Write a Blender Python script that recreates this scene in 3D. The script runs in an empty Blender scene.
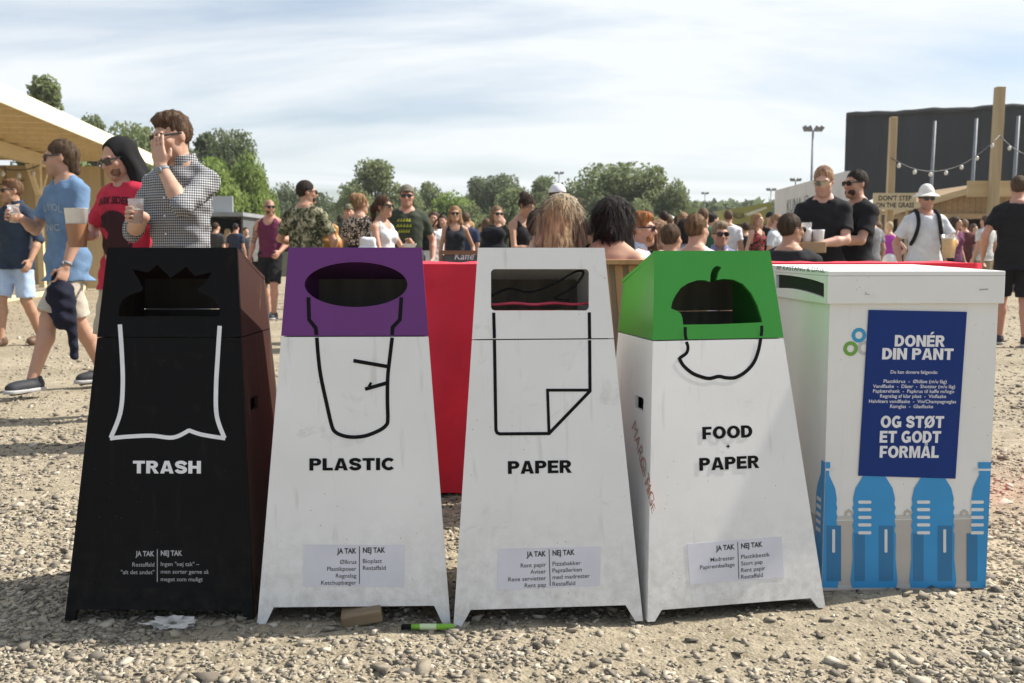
import bpy, bmesh, math, random
import numpy as np
from mathutils import Vector, Matrix
from mathutils.bvhtree import BVHTree

# ------------------------------------------------------------------ camera, light, exposure
C = bpy.context.scene.collection
scene = bpy.context.scene
R = math.radians
FPX, CX, CY, PITCH, CAMH = 996.0, 512.0, 341.5, R(5.24), 1.05
cam_d = bpy.data.cameras.new('camera')
cam_d.sensor_width = 36.0
cam_d.lens = FPX * 36.0 / 1024.0
cam_d.clip_start = 0.05
cam_d.clip_end = 5000
cam = bpy.data.objects.new('camera', cam_d)
C.objects.link(cam)
cam.location = (0, 0, CAMH)
cam.rotation_euler = (math.pi / 2 - PITCH, 0, 0)
cam_d.dof.use_dof = True
cam_d.dof.focus_distance = 2.95
cam_d.dof.aperture_fstop = 7.1
scene.camera = cam

SUN_EL, SUN_AZ = R(45), R(14)      # azimuth measured from +X towards +Y
sun_d = bpy.data.lights.new('sun', 'SUN')
sun_d.energy = 5.0
sun_d.angle = R(0.53)
sun_d.color = (1.0, 0.945, 0.86)
sun = bpy.data.objects.new('sun', sun_d)
C.objects.link(sun)
to_sun = Vector((math.cos(SUN_AZ) * math.cos(SUN_EL), math.sin(SUN_AZ) * math.cos(SUN_EL), math.sin(SUN_EL)))
sun.rotation_euler = to_sun.to_track_quat('Z', 'Y').to_euler()
sun.location = (10, 8, 20)

world = bpy.data.worlds.new('World')
scene.world = world
world.use_nodes = True
wn, wl = world.node_tree.nodes, world.node_tree.links
wn.clear()
w_out = wn.new('ShaderNodeOutputWorld')
w_bg = wn.new('ShaderNodeBackground')
w_bg.inputs['Strength'].default_value = 0.1
sky = wn.new('ShaderNodeTexSky')
sky.sky_type = 'NISHITA'
sky.sun_disc = False
sky.sun_elevation = SUN_EL
sky.sun_rotation = math.pi / 2 - SUN_AZ
sky.air_density = 1.0
sky.dust_density = 1.5
sky.ozone_density = 1.6
tc = wn.new('ShaderNodeTexCoord')
# streaky high cloud: direction projected on a flat ceiling, stretched along one way
sep = wn.new('ShaderNodeSeparateXYZ'); wl.new(tc.outputs['Generated'], sep.inputs[0])
zc = wn.new('ShaderNodeMath'); zc.operation = 'MAXIMUM'; zc.inputs[1].default_value = 0.0
wl.new(sep.outputs['Z'], zc.inputs[0])
za = wn.new('ShaderNodeMath'); za.operation = 'ADD'; za.inputs[1].default_value = 0.13
wl.new(zc.outputs[0], za.inputs[0])
dx = wn.new('ShaderNodeMath'); dx.operation = 'DIVIDE'; wl.new(sep.outputs['X'], dx.inputs[0]); wl.new(za.outputs[0], dx.inputs[1])
dy = wn.new('ShaderNodeMath'); dy.operation = 'DIVIDE'; wl.new(sep.outputs['Y'], dy.inputs[0]); wl.new(za.outputs[0], dy.inputs[1])
cmb = wn.new('ShaderNodeCombineXYZ'); wl.new(dx.outputs[0], cmb.inputs[0]); wl.new(dy.outputs[0], cmb.inputs[1])
mp = wn.new('ShaderNodeMapping'); mp.inputs['Rotation'].default_value = (0, 0, R(-24)); mp.inputs['Scale'].default_value = (0.42, 1.0, 1.0)
mp.inputs['Location'].default_value = (0.35, 1.9, 0.0)
wl.new(cmb.outputs[0], mp.inputs[0])
nz = wn.new('ShaderNodeTexNoise'); nz.inputs['Scale'].default_value = 0.85; nz.inputs['Detail'].default_value = 7
nz.inputs['Roughness'].default_value = 0.55; nz.inputs['Distortion'].default_value = 0.7
wl.new(mp.outputs[0], nz.inputs['Vector'])
rp = wn.new('ShaderNodeValToRGB')
rp.color_ramp.elements[0].position = 0.30; rp.color_ramp.elements[0].color = (0.16, 0.16, 0.16, 1)
rp.color_ramp.elements[1].position = 0.56; rp.color_ramp.elements[1].color = (0.97, 0.97, 0.97, 1)
wl.new(nz.outputs['Fac'], rp.inputs[0])
mixc = wn.new('ShaderNodeMix'); mixc.data_type = 'RGBA'
mixc.inputs['B'].default_value = (6.55, 6.85, 7.05, 1)
# high cloud lies thickest towards the sun's side of the sky, thinner overhead and to the north
cov = wn.new('ShaderNodeMapRange'); cov.inputs['From Min'].default_value = -0.6; cov.inputs['From Max'].default_value = 0.7
cov.inputs['To Min'].default_value = 0.42; cov.inputs['To Max'].default_value = 1.0
wl.new(sep.outputs['Y'], cov.inputs['Value'])
cvm = wn.new('ShaderNodeMath'); cvm.operation = 'MULTIPLY'; wl.new(rp.outputs[0], cvm.inputs[0]); wl.new(cov.outputs[0], cvm.inputs[1])
wl.new(cvm.outputs[0], mixc.inputs['Factor'])
wl.new(sky.outputs[0], mixc.inputs['A'])
wl.new(mixc.outputs['Result'], w_bg.inputs['Color'])
wl.new(w_bg.outputs[0], w_out.inputs['Surface'])

scene.view_settings.view_transform = 'Standard'
scene.view_settings.look = 'None'
scene.view_settings.gamma = 1
scene.view_settings.exposure = 0.56
scene.view_settings.use_curve_mapping = False
try:
    scene.cycles.max_bounces = 8
    scene.cycles.transparent_max_bounces = 12
except Exception:
    pass

rng = np.random.default_rng(7)
random.seed(7)

# ------------------------------------------------------------------ photograph measurements -> world points
def ray(px, py):
    a, b = (px - CX) / FPX, -(py - CY) / FPX
    return Vector((a, math.cos(PITCH) + b * math.sin(PITCH), -math.sin(PITCH) + b * math.cos(PITCH)))
CAM = Vector((0, 0, CAMH))
def ground(px, py):
    d = ray(px, py); t = -CAMH / d.z
    return CAM + d * t
def at(px, py, Y):
    d = ray(px, py)
    return CAM + d * (Y / d.y)

# ------------------------------------------------------------------ small mesh helpers
class MB:
    def __init__(s): s.v, s.f = [], []
    def add(s, vs, fs):
        n = len(s.v); s.v += [tuple(v) for v in vs]; s.f += [tuple(i + n for i in f) for f in fs]
        return s
    def box(s, c, d, M=None):
        x, y, z = d[0] / 2, d[1] / 2, d[2] / 2
        vs = [Vector((sx * x, sy * y, sz * z)) for sz in (-1, 1) for sy in (-1, 1) for sx in (-1, 1)]
        vs = [(M @ v if M else v) + Vector(c) for v in vs]
        return s.add(vs, [(0, 2, 3, 1), (4, 5, 7, 6), (0, 1, 5, 4), (2, 6, 7, 3), (1, 3, 7, 5), (0, 4, 6, 2)])
    def beam(s, a, b, w, h, up=(0, 0, 1)):
        a, b = Vector(a), Vector(b); d = (b - a).normalized()
        sx = d.cross(Vector(up))
        if sx.length < 1e-4: sx = d.cross(Vector((0, 1, 0)))
        sx.normalize(); u = sx.cross(d)
        vs = [p + sx * (i * w / 2) + u * (j * h / 2) for p in (a, b) for j in (-1, 1) for i in (-1, 1)]
        return s.add(vs, [(0, 1, 3, 2), (4, 6, 7, 5), (0, 4, 5, 1), (2, 3, 7, 6), (1, 5, 7, 3), (0, 2, 6, 4)])
    def tube(s, pts, rad, n=8, cap=True):
        pts = [Vector(p) for p in pts]
        rad = list(rad) if hasattr(rad, '__len__') else [rad] * len(pts)
        t0 = (pts[1] - pts[0]).normalized()
        u = t0.cross(Vector((0, 0, 1)))
        if u.length < 1e-3: u = t0.cross(Vector((0, 1, 0)))
        u.normalize(); vs = []
        for i, p in enumerate(pts):
            t = (pts[min(i + 1, len(pts) - 1)] - pts[max(i - 1, 0)]).normalized()
            u = (u - t * u.dot(t)).normalized(); w = t.cross(u)
            for k in range(n):
                a = 2 * math.pi * k / n
                vs.append(p + (u * math.cos(a) + w * math.sin(a)) * rad[i])
        fs = []
        for i in range(len(pts) - 1):
            for k in range(n):
                k2 = (k + 1) % n
                fs.append((i * n + k, i * n + k2, (i + 1) * n + k2, (i + 1) * n + k))
        if cap:
            fs.append(tuple(range(n - 1, -1, -1))); fs.append(tuple((len(pts) - 1) * n + k for k in range(n)))
        return s.add(vs, fs)
    def lathe(s, prof, c=(0, 0, 0), n=20, M=None):
        vs, fs = [], []
        for r, z in prof:
            for k in range(n):
                a = 2 * math.pi * k / n
                v = Vector((r * math.cos(a), r * math.sin(a), z))
                vs.append((M @ v if M else v) + Vector(c))
        for i in range(len(prof) - 1):
            for k in range(n):
                k2 = (k + 1) % n
                fs.append((i * n + k, i * n + k2, (i + 1) * n + k2, (i + 1) * n + k))
        return s.add(vs, fs)
    def build(s, name, m, parent=None, smooth=False, off=None):
        me = bpy.data.meshes.new(name)
        vs = s.v
        if off is not None: vs = [(v[0] - off[0], v[1] - off[1], v[2] - off[2]) for v in vs]
        me.from_pydata(vs, [], s.f); me.update()
        return link(name, me, m, parent, smooth)

def link(name, me, m, parent=None, smooth=False):
    if m is not None: me.materials.append(m)
    if smooth: me.shade_smooth()
    o = bpy.data.objects.new(name, me); C.objects.link(o)
    if parent is not None: o.parent = parent
    return o
def bevel(o, w=0.003, seg=2):
    b = o.modifiers.new('bevel', 'BEVEL'); b.width = w; b.segments = seg; b.limit_method = 'ANGLE'; b.angle_limit = R(40)
    return o
def tag(o, label=None, cat=None, group=None, kind=None):
    if label: o['label'] = label
    if cat: o['category'] = cat
    if group: o['group'] = group
    if kind: o['kind'] = kind
    return o
def empty(name, loc, label=None, cat=None, group=None, rz=0):
    o = bpy.data.objects.new(name, None); C.objects.link(o)
    o.location = loc; o.rotation_euler = (0, 0, rz); o.empty_display_size = 0.2
    return tag(o, label, cat, group)

def curve_mesh(outer, holes=(), thick=0.01):
    """flat board with openings; front face at z=0, body behind it"""
    cu = bpy.data.curves.new('board', 'CURVE'); cu.dimensions = '2D'; cu.fill_mode = 'BOTH'
    cu.extrude = thick / 2
    for poly in [outer] + list(holes):
        sp = cu.splines.new('POLY'); sp.points.add(len(poly) - 1)
        for p, q in zip(sp.points, poly): p.co = (q[0], q[1], 0, 1)
        sp.use_cyclic_u = True
    o = bpy.data.objects.new('board', cu); C.objects.link(o)
    me = bpy.data.meshes.new_from_object(o.evaluated_get(bpy.context.evaluated_depsgraph_get()))
    vs = [(v.co.x, v.co.y, v.co.z - thick / 2) for v in me.vertices]
    fs = [tuple(p.vertices) for p in me.polygons]
    bpy.data.objects.remove(o); bpy.data.curves.remove(cu); bpy.data.meshes.remove(me)
    return vs, fs

_tc = bpy.data.curves.new('lettering', 'FONT')
_to = bpy.data.objects.new('lettering_source', _tc)
def text_mesh(body, bold=0.0, spacing=1.0, thick=0.0, res=3):
    """unit-size lettering, returns verts (x,y) faces, width, cap height is about .73"""
    C.objects.link(_to)
    _tc.body = body; _tc.size = 1; _tc.offset = bold; _tc.space_character = spacing; _tc.resolution_u = res
    _tc.extrude = thick
    me = bpy.data.meshes.new_from_object(_to.evaluated_get(bpy.context.evaluated_depsgraph_get()))
    vs = [(v.co.x, v.co.y, v.co.z) for v in me.vertices]; fs = [tuple(p.vertices) for p in me.polygons]
    bpy.data.meshes.remove(me); C.objects.unlink(_to)
    return vs, fs

class Plane:
    def __init__(s, O, ex, ey, root=Vector((0, 0, 0))):
        s.O, s.ex, s.ey = Vector(O), Vector(ex).normalized(), Vector(ey).normalized()
        s.n = s.ex.cross(s.ey).normalized(); s.root = Vector(root)
    def uv(s, px, py):
        d = ray(px, py); t = (s.O - CAM).dot(s.n) / d.dot(s.n)
        q = CAM + d * t - s.O
        return (q.dot(s.ex), q.dot(s.ey))
    def uvs(s, pts): return [s.uv(*p) for p in pts]
    def pt(s, u, v, w=0): return s.O + s.ex * u + s.ey * v + s.n * w
    def loc(s, u, v, w=0): return s.pt(u, v, w) - s.root
    def board(s, mb, outer, holes=(), thick=0.012, off=0.0):
        vs, fs = curve_mesh(outer, holes, thick)
        return mb.add([s.loc(v[0], v[1], v[2] + off) for v in vs], fs)
    def text(s, mb, body, px, py, h=None, w=None, align='C', bold=0.0, off=0.0012, spacing=1.0, rot=0, sx=1.0, italic=0, iso=False):
        """baseline anchored at pixel; h = cap height in px, w = width in px"""
        vs, fs = text_mesh(body, bold, spacing)
        if not vs: return
        u0, v0 = s.uv(px, py)
        k = abs(s.uv(px + 50, py)[0] - s.uv(px - 50, py)[0]) / 100
        kv = abs(s.uv(px, py - 10)[1] - v0) / 10
        xs = [v[0] for v in vs]; x0, x1 = min(xs), max(xs)
        if w: fx = w * k / (x1 - x0)
        fy = h * kv / 0.73 if h else fx
        if not w: fx = fy * k / kv * sx
        if iso: fx = fy * sx
        ax = {'C': (x0 + x1) / 2, 'L': x0, 'R': x1}[align]
        cr, sr = math.cos(rot), math.sin(rot)
        out = []
        for v in vs:
            a, b = (v[0] - ax) * fx + italic * v[1] * fy, v[1] * fy
            out.append(s.loc(u0 + a * cr - b * sr, v0 + a * sr + b * cr, off))
        mb.add(out, fs)
    def ribbon(s, mb, uvs, width, off=0.001, closed=False):
        P = [Vector(p) for p in uvs]; n = len(P); L, Rr = [], []
        for i, p in enumerate(P):
            a = P[i - 1] if (i > 0 or closed) else None
            b = P[(i + 1) % n] if (i < n - 1 or closed) else None
            d1 = (p - a).normalized() if a is not None else (b - p).normalized()
            d2 = (b - p).normalized() if b is not None else d1
            n1, n2 = Vector((-d1.y, d1.x)), Vector((-d2.y, d2.x))
            m = (n1 + n2)
            m = m.normalized() if m.length > 1e-4 else n1
            k = min(1 / max(m.dot(n1), 0.35), 2.2)
            L.append(p + m * (k * width / 2)); Rr.append(p - m * (k * width / 2))
        vs = [s.loc(q.x, q.y, off) for q in L] + [s.loc(q.x, q.y, off) for q in Rr]
        fs = [(i, (i + 1) % n, n + (i + 1) % n, n + i) for i in range(n if closed else n - 1)]
        fs = [tuple(reversed(f)) for f in fs]
        mb.add(vs, fs)

def smooth_pts(pts, n=6, closed=False):
    P = [Vector(p) for p in pts]; out = []; N = len(P)
    for i in range(N if closed else N - 1):
        p0 = P[(i - 1) % N] if (closed or i > 0) else P[i]
        p1, p2 = P[i], P[(i + 1) % N]
        p3 = P[(i + 2) % N] if (closed or i + 2 < N) else p2
        for k in range(n):
            t = k / n
            out.append(0.5 * ((2 * p1) + (p2 - p0) * t + (2 * p0 - 5 * p1 + 4 * p2 - p3) * t * t + (3 * p1 - p0 - 3 * p2 + p3) * t ** 3))
    if not closed: out.append(P[-1])
    return [tuple(q) for q in out]


# heavy sans capitals drawn as strokes and plates (cap height 1)
def arc(cx, cy, rx, ry, a0, a1, n=14):
    return [(cx + rx * math.cos(R(a0 + (a1 - a0) * i / n)), cy + ry * math.sin(R(a0 + (a1 - a0) * i / n))) for i in range(n + 1)]
GT = 0.243
def glyph(ch):
    t = GT; h = t / 2; e = 0.018
    box_ = lambda x0, y0, x1, y1: ('p', [(x0, y0), (x1, y0), (x1, y1), (x0, y1)], [])
    tt = t * 1.12
    if ch == 'T': return 0.80, [box_(0, 1 - t * .92, .80, 1), box_(.40 - tt / 2, 0, .40 + tt / 2, 1 - t * .92)]
    if ch == 'I': return tt, [box_(0, 0, tt, 1)]
    if ch == 'L': return 0.68, [box_(0, 0, tt, 1), box_(tt, 0, .68, t * .92)]
    if ch in 'EÉ':
        w = 0.72; q = t * .88
        o = [box_(0, 0, tt, 1), box_(tt, 0, w, q), box_(tt, .5 - q / 2 + .01, w * .93, .5 + q / 2 + .01), box_(tt, 1 - q, w, 1)]
        if ch == 'É': o.append(('p', [(.28, 1.08), (.46, 1.08), (.66, 1.30), (.40, 1.30)], []))
        return w, o
    if ch == 'F': q = t * .88; return 0.68, [box_(0, 0, tt, 1), box_(tt, .44 - q / 2, .62, .44 + q / 2), box_(tt, 1 - q, .68, 1)]
    if ch == 'H': return 0.84, [box_(0, 0, tt, 1), box_(.84 - tt, 0, .84, 1), box_(tt, .5 - t * .45, .84 - tt, .5 + t * .45)]
    if ch == 'N': return 0.86, [('p', [(0, 0), (tt, 0), (tt, .60), (.86 - tt, 0), (.86, 0), (.86, 1), (.86 - tt, 1), (.86 - tt, .40), (tt, 1), (0, 1)], [])]
    if ch == 'M': return 1.0, [('p', [(0, 0), (tt * .9, 0), (tt * .9, .70), (.40, 0), (.60, 0), (1 - tt * .9, .70), (1 - tt * .9, 0), (1, 0), (1, 1), (.68, 1), (.5, .42), (.32, 1), (0, 1)], [])]
    if ch in 'AÅ':
        w = 0.90; o = [('p', [(0, 0), (.265, 0), (.31, .17), (w - .31, .17), (w - .265, 0), (w, 0), (w / 2 + .155, 1), (w / 2 - .155, 1)], [[(w / 2, .76), (w / 2 - .098, .36), (w / 2 + .098, .36)]])]
        if ch == 'Å': o.append(('p', arc(.45, 1.15, .13, .13, 0, 345), [arc(.45, 1.15, .06, .06, 0, 345)]))
        return w, o
    if ch in 'PR':
        w = 0.78; yb = .40
        cy = (1 + yb) / 2; ry = (1 - yb) / 2
        outer = [(tt - .01, yb)] + [(.46, yb)] + arc(.46, cy, w - .46, ry, -90, 90)[1:] + [(tt - .01, 1)]
        hole = [(tt, yb + t * .86), (.44, yb + t * .86)] + arc(.44, cy, w - .44 - tt, ry - t * .86, -90, 90)[1:-1] + [(.44, 1 - t * .86), (tt, 1 - t * .86)]
        o = [box_(0, 0, tt - .0101, 1), ('p', outer, [hole])]
        if ch == 'R': o.append(('p', [(.36, yb - .001), (.60, yb - .001), (.84, 0), (.55, 0)], [])); w = .84
        return w, o
    if ch == 'D':
        w = 0.84
        outer = [(tt - .01, 0), (.38, 0)] + arc(.38, .5, w - .38, .5, -90, 90)[1:] + [(tt - .01, 1)]
        hole = [(tt, t * .92), (.36, t * .92)] + arc(.36, .5, w - .36 - tt, .5 - t * .92, -90, 90)[1:-1] + [(.36, 1 - t * .92), (tt, 1 - t * .92)]
        return w, [box_(0, 0, tt - .0101, 1), ('p', outer, [hole])]
    if ch in 'OØ':
        w = 0.96
        o = [('p', arc(.48, .5, .48, .515, 0, 352, 34), [arc(.48, .5, .48 - tt, .515 - t * .92, 0, 350, 30)])]
        if ch == 'Ø': o.append(('p', [(.02, .02), (.12, -.05), (.94, .98), (.84, 1.05)], []))
        return w, o
    if ch == 'C': return 0.86, [('s', arc(.48, .5, .48 - tt / 2, .515 - h, 42, 318, 24))]
    if ch == 'G': return 0.92, [('s', arc(.48, .5, .48 - tt / 2, .515 - h, 45, 330, 24)), box_(.50, .34, .90, .53), box_(.90 - t * .95, .06, .90, .34)]
    if ch == 'S': return 0.80, [('s', [(.72, .70)] + arc(.40, .725, .275, .165, 20, 200, 12) + smooth_pts([(.15, .64), (.26, .55), (.52, .47), (.66, .37)], 3)[1:] + arc(.40, .275, .275, .165, 20, -165, 12)[1:] + [(.09, .30)])]
    return 0.30, []
def heavy(pl, mb, body, px, py, w, h, off=0.0012, rot=0, gap=0.085):
    """bold lettering centred on a pixel baseline, w and h in pixels"""
    x = 0; items = []
    for ch in body:
        gw, it = glyph(ch)
        items.append((x, it)); x += gw + gap
    tot = x - gap
    u0, v0 = pl.uv(px, py); k = abs(pl.uv(px + 40, py)[0] - pl.uv(px - 40, py)[0]) / 80; kv = abs(pl.uv(px, py - 10)[1] - v0) / 10
    fx, fy = w * k / tot, h * kv; cr, sr = math.cos(rot), math.sin(rot)
    def tr(p, x0):
        a, b = (p[0] + x0 - tot / 2) * fx, p[1] * fy
        return (u0 + a * cr - b * sr, v0 + a * sr + b * cr)
    j = 0
    for x0, it in items:
        for q in it:
            o_ = off + (j % 5) * 0.00007; j += 1
            if q[0] == 'p':
                pl.board(mb, [tr(p, x0) for p in q[1]], [[tr(p, x0) for p in hh] for hh in q[2]], 0.0003, o_)
            else:
                # outline of the stroke in glyph space, so the mapping may stretch it
                P_ = [Vector(p) for p in q[1]]; Lq, Rq = [], []
                for i, p in enumerate(P_):
                    d_ = (P_[min(i + 1, len(P_) - 1)] - P_[max(i - 1, 0)]).normalized(); n_ = Vector((-d_.y, d_.x)) * GT * 0.52
                    Lq.append(p + n_); Rq.append(p - n_)
                vs = [pl.loc(*tr(p, x0), o_) for p in Lq] + [pl.loc(*tr(p, x0), o_) for p in Rq]; n = len(P_)
                mb.add(vs, [(n + i, n + i + 1, i + 1, i) for i in range(n - 1)])

# ------------------------------------------------------------------ materials
_mats = {}
def nodes_of(name):
    m = bpy.data.materials.new(name); m.use_nodes = True
    nt = m.node_tree; b = nt.nodes['Principled BSDF']
    return m, nt, b
def N(nt, t, **kw):
    n = nt.nodes.new(t)
    for k, v in kw.items():
        if k in n.inputs: n.inputs[k].default_value = v
        else: setattr(n, k, v)
    return n
def rgb(c): return (c[0], c[1], c[2], 1)
def mul(c, k): return tuple(max(0, min(1, x * k)) for x in c)
def mat(name, col, rough=0.6, var=0.12, scale=8.0, bump=0.0, bscale=60, metal=0, spec=0.5, col2=None, coat=0.0, detail=4, stretch=None):
    key = (name, tuple(col), rough, var, scale, bump, bscale, metal, col2)
    if key in _mats: return _mats[key]
    m, nt, b = nodes_of(name)
    co = N(nt, 'ShaderNodeTexCoord')
    vec = co.outputs['Object']
    if stretch:
        mpn = N(nt, 'ShaderNodeMapping'); mpn.inputs['Scale'].default_value = stretch
        nt.links.new(vec, mpn.inputs[0]); vec = mpn.outputs[0]
    nz = N(nt, 'ShaderNodeTexNoise', Scale=scale, Detail=detail)
    nt.links.new(vec, nz.inputs['Vector'])
    rp = N(nt, 'ShaderNodeValToRGB')
    rp.color_ramp.elements[0].position = 0.3; rp.color_ramp.elements[1].position = 0.7
    rp.color_ramp.elements[0].color = rgb(col2 if col2 else mul(col, 1 - var))
    rp.color_ramp.elements[1].color = rgb(col if col2 else mul(col, 1 + var))
    nt.links.new(nz.outputs['Fac'], rp.inputs[0]); nt.links.new(rp.outputs[0], b.inputs['Base Color'])
    b.inputs['Roughness'].default_value = rough; b.inputs['Metallic'].default_value = metal
    b.inputs['Specular IOR Level'].default_value = spec
    if coat: b.inputs['Coat Weight'].default_value = coat
    if bump:
        n2 = N(nt, 'ShaderNodeTexNoise', Scale=bscale, Detail=3); nt.links.new(vec, n2.inputs['Vector'])
        bp = N(nt, 'ShaderNodeBump', Strength=bump, Distance=0.01)
        nt.links.new(n2.outputs['Fac'], bp.inputs['Height']); nt.links.new(bp.outputs[0], b.inputs['Normal'])
    _mats[key] = m
    return m

def paint(name, col, dirt=(0.33, 0.29, 0.23), dirt_amt=0.5, rough=0.42, seed=0.0, scratch=None):
    """painted plywood: smudges, runs, a splashed dusty foot, fine scratches, slight waviness"""
    m, nt, b = nodes_of(name); L = nt.links.new
    co = N(nt, 'ShaderNodeTexCoord')
    mp0 = N(nt, 'ShaderNodeMapping'); mp0.inputs['Location'].default_value = (seed * 3.1, seed * 1.7, seed * 0.0)
    L(co.outputs['Object'], mp0.inputs[0]); v = mp0.outputs[0]
    # broad tone
    n1 = N(nt, 'ShaderNodeTexNoise', Scale=3.0, Detail=5, Roughness=0.6); L(v, n1.inputs['Vector'])
    r1 = N(nt, 'ShaderNodeValToRGB'); r1.color_ramp.elements[0].position = 0.3; r1.color_ramp.elements[1].position = 0.7
    r1.color_ramp.elements[0].color = rgb(mul(col, 0.94)); r1.color_ramp.elements[1].color = rgb(mul(col, 1.03))
    L(n1.outputs['Fac'], r1.inputs[0])
    # smudges
    n2 = N(nt, 'ShaderNodeTexNoise', Scale=9.0, Detail=8, Roughness=0.7, Distortion=0.6); L(v, n2.inputs['Vector'])
    r2 = N(nt, 'ShaderNodeValToRGB'); r2.color_ramp.elements[0].position = 0.60; r2.color_ramp.elements[1].position = 0.80
    r2.color_ramp.elements[0].color = (0, 0, 0, 1); r2.color_ramp.elements[1].color = (dirt_amt,) * 3 + (1,)
    L(n2.outputs['Fac'], r2.inputs[0])
    # runs
    mp2 = N(nt, 'ShaderNodeMapping'); mp2.inputs['Scale'].default_value = (38, 38, 1.6); L(v, mp2.inputs[0])
    n3 = N(nt, 'ShaderNodeTexNoise', Scale=1.0, Detail=3); L(mp2.outputs[0], n3.inputs['Vector'])
    r3 = N(nt, 'ShaderNodeValToRGB'); r3.color_ramp.elements[0].position = 0.62; r3.color_ramp.elements[1].position = 0.76
    r3.color_ramp.elements[0].color = (0, 0, 0, 1); r3.color_ramp.elements[1].color = (dirt_amt * 0.55,) * 3 + (1,)
    L(n3.outputs['Fac'], r3.inputs[0])
    # splash near the foot
    sp = N(nt, 'ShaderNodeSeparateXYZ'); L(co.outputs['Object'], sp.inputs[0])
    mr = N(nt, 'ShaderNodeMapRange'); mr.inputs['From Min'].default_value = 0.0; mr.inputs['From Max'].default_value = 0.34
    mr.inputs['To Min'].default_value = 1.0; mr.inputs['To Max'].default_value = 0.0; L(sp.outputs['Z'], mr.inputs['Value'])
    n4 = N(nt, 'ShaderNodeTexNoise', Scale=26.0, Detail=8, Roughness=0.75); L(v, n4.inputs['Vector'])
    r4 = N(nt, 'ShaderNodeMapRange'); r4.inputs['From Min'].default_value = 0.40; r4.inputs['From Max'].default_value = 0.72
    L(n4.outputs['Fac'], r4.inputs['Value'])
    m4 = N(nt, 'ShaderNodeMath', operation='MULTIPLY'); L(mr.outputs[0], m4.inputs[0]); L(r4.outputs[0], m4.inputs[1])
    m5 = N(nt, 'ShaderNodeMath', operation='MULTIPLY'); L(m4.outputs[0], m5.inputs[0]); m5.inputs[1].default_value = min(1, dirt_amt * 1.25)
    a1 = N(nt, 'ShaderNodeMath', operation='MAXIMUM'); L(r2.outputs[0], a1.inputs[0]); L(r3.outputs[0], a1.inputs[1])
    a2 = N(nt, 'ShaderNodeMath', operation='MAXIMUM'); L(a1.outputs[0], a2.inputs[0]); L(m5.outputs[0], a2.inputs[1])
    mx = N(nt, 'ShaderNodeMix', data_type='RGBA'); L(a2.outputs[0], mx.inputs['Factor']); L(r1.outputs[0], mx.inputs['A'])
    mx.inputs['B'].default_value = rgb(dirt)
    cur = mx.outputs['Result']
    # specks and chips
    vo = N(nt, 'ShaderNodeTexVoronoi', Scale=46.0); L(v, vo.inputs['Vector'])
    lt = N(nt, 'ShaderNodeMath', operation='LESS_THAN'); L(vo.outputs['Distance'], lt.inputs[0]); lt.inputs[1].default_value = 0.055
    n6 = N(nt, 'ShaderNodeTexNoise', Scale=5.0); L(v, n6.inputs['Vector'])
    g6 = N(nt, 'ShaderNodeMath', operation='GREATER_THAN'); L(n6.outputs['Fac'], g6.inputs[0]); g6.inputs[1].default_value = 0.56
    m6 = N(nt, 'ShaderNodeMath', operation='MULTIPLY'); L(lt.outputs[0], m6.inputs[0]); L(g6.outputs[0], m6.inputs[1])
    mx2 = N(nt, 'ShaderNodeMix', data_type='RGBA'); L(m6.outputs[0], mx2.inputs['Factor']); L(cur, mx2.inputs['A'])
    mx2.inputs['B'].default_value = rgb(scratch if scratch else (0.12, 0.11, 0.10))
    L(mx2.outputs['Result'], b.inputs['Base Color'])
    b.inputs['Specular IOR Level'].default_value = 0.07 if max(col) < 0.1 else 0.35
    rr = N(nt, 'ShaderNodeMapRange'); rr.inputs['To Min'].default_value = rough; rr.inputs['To Max'].default_value = min(1, rough + 0.4)
    L(a2.outputs[0], rr.inputs['Value']); L(rr.outputs[0], b.inputs['Roughness'])
    bp = N(nt, 'ShaderNodeBump', Strength=0.035, Distance=0.004)
    n7 = N(nt, 'ShaderNodeTexNoise', Scale=120.0, Detail=3); L(v, n7.inputs['Vector'])
    n8 = N(nt, 'ShaderNodeTexNoise', Scale=7.0, Detail=2); L(v, n8.inputs['Vector'])
    ad = N(nt, 'ShaderNodeMath', operation='ADD'); L(n7.outputs['Fac'], ad.inputs[0]); L(n8.outputs['Fac'], ad.inputs[1])
    L(ad.outputs[0], bp.inputs['Height']); L(bp.outputs[0], b.inputs['Normal'])
    return m

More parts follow.
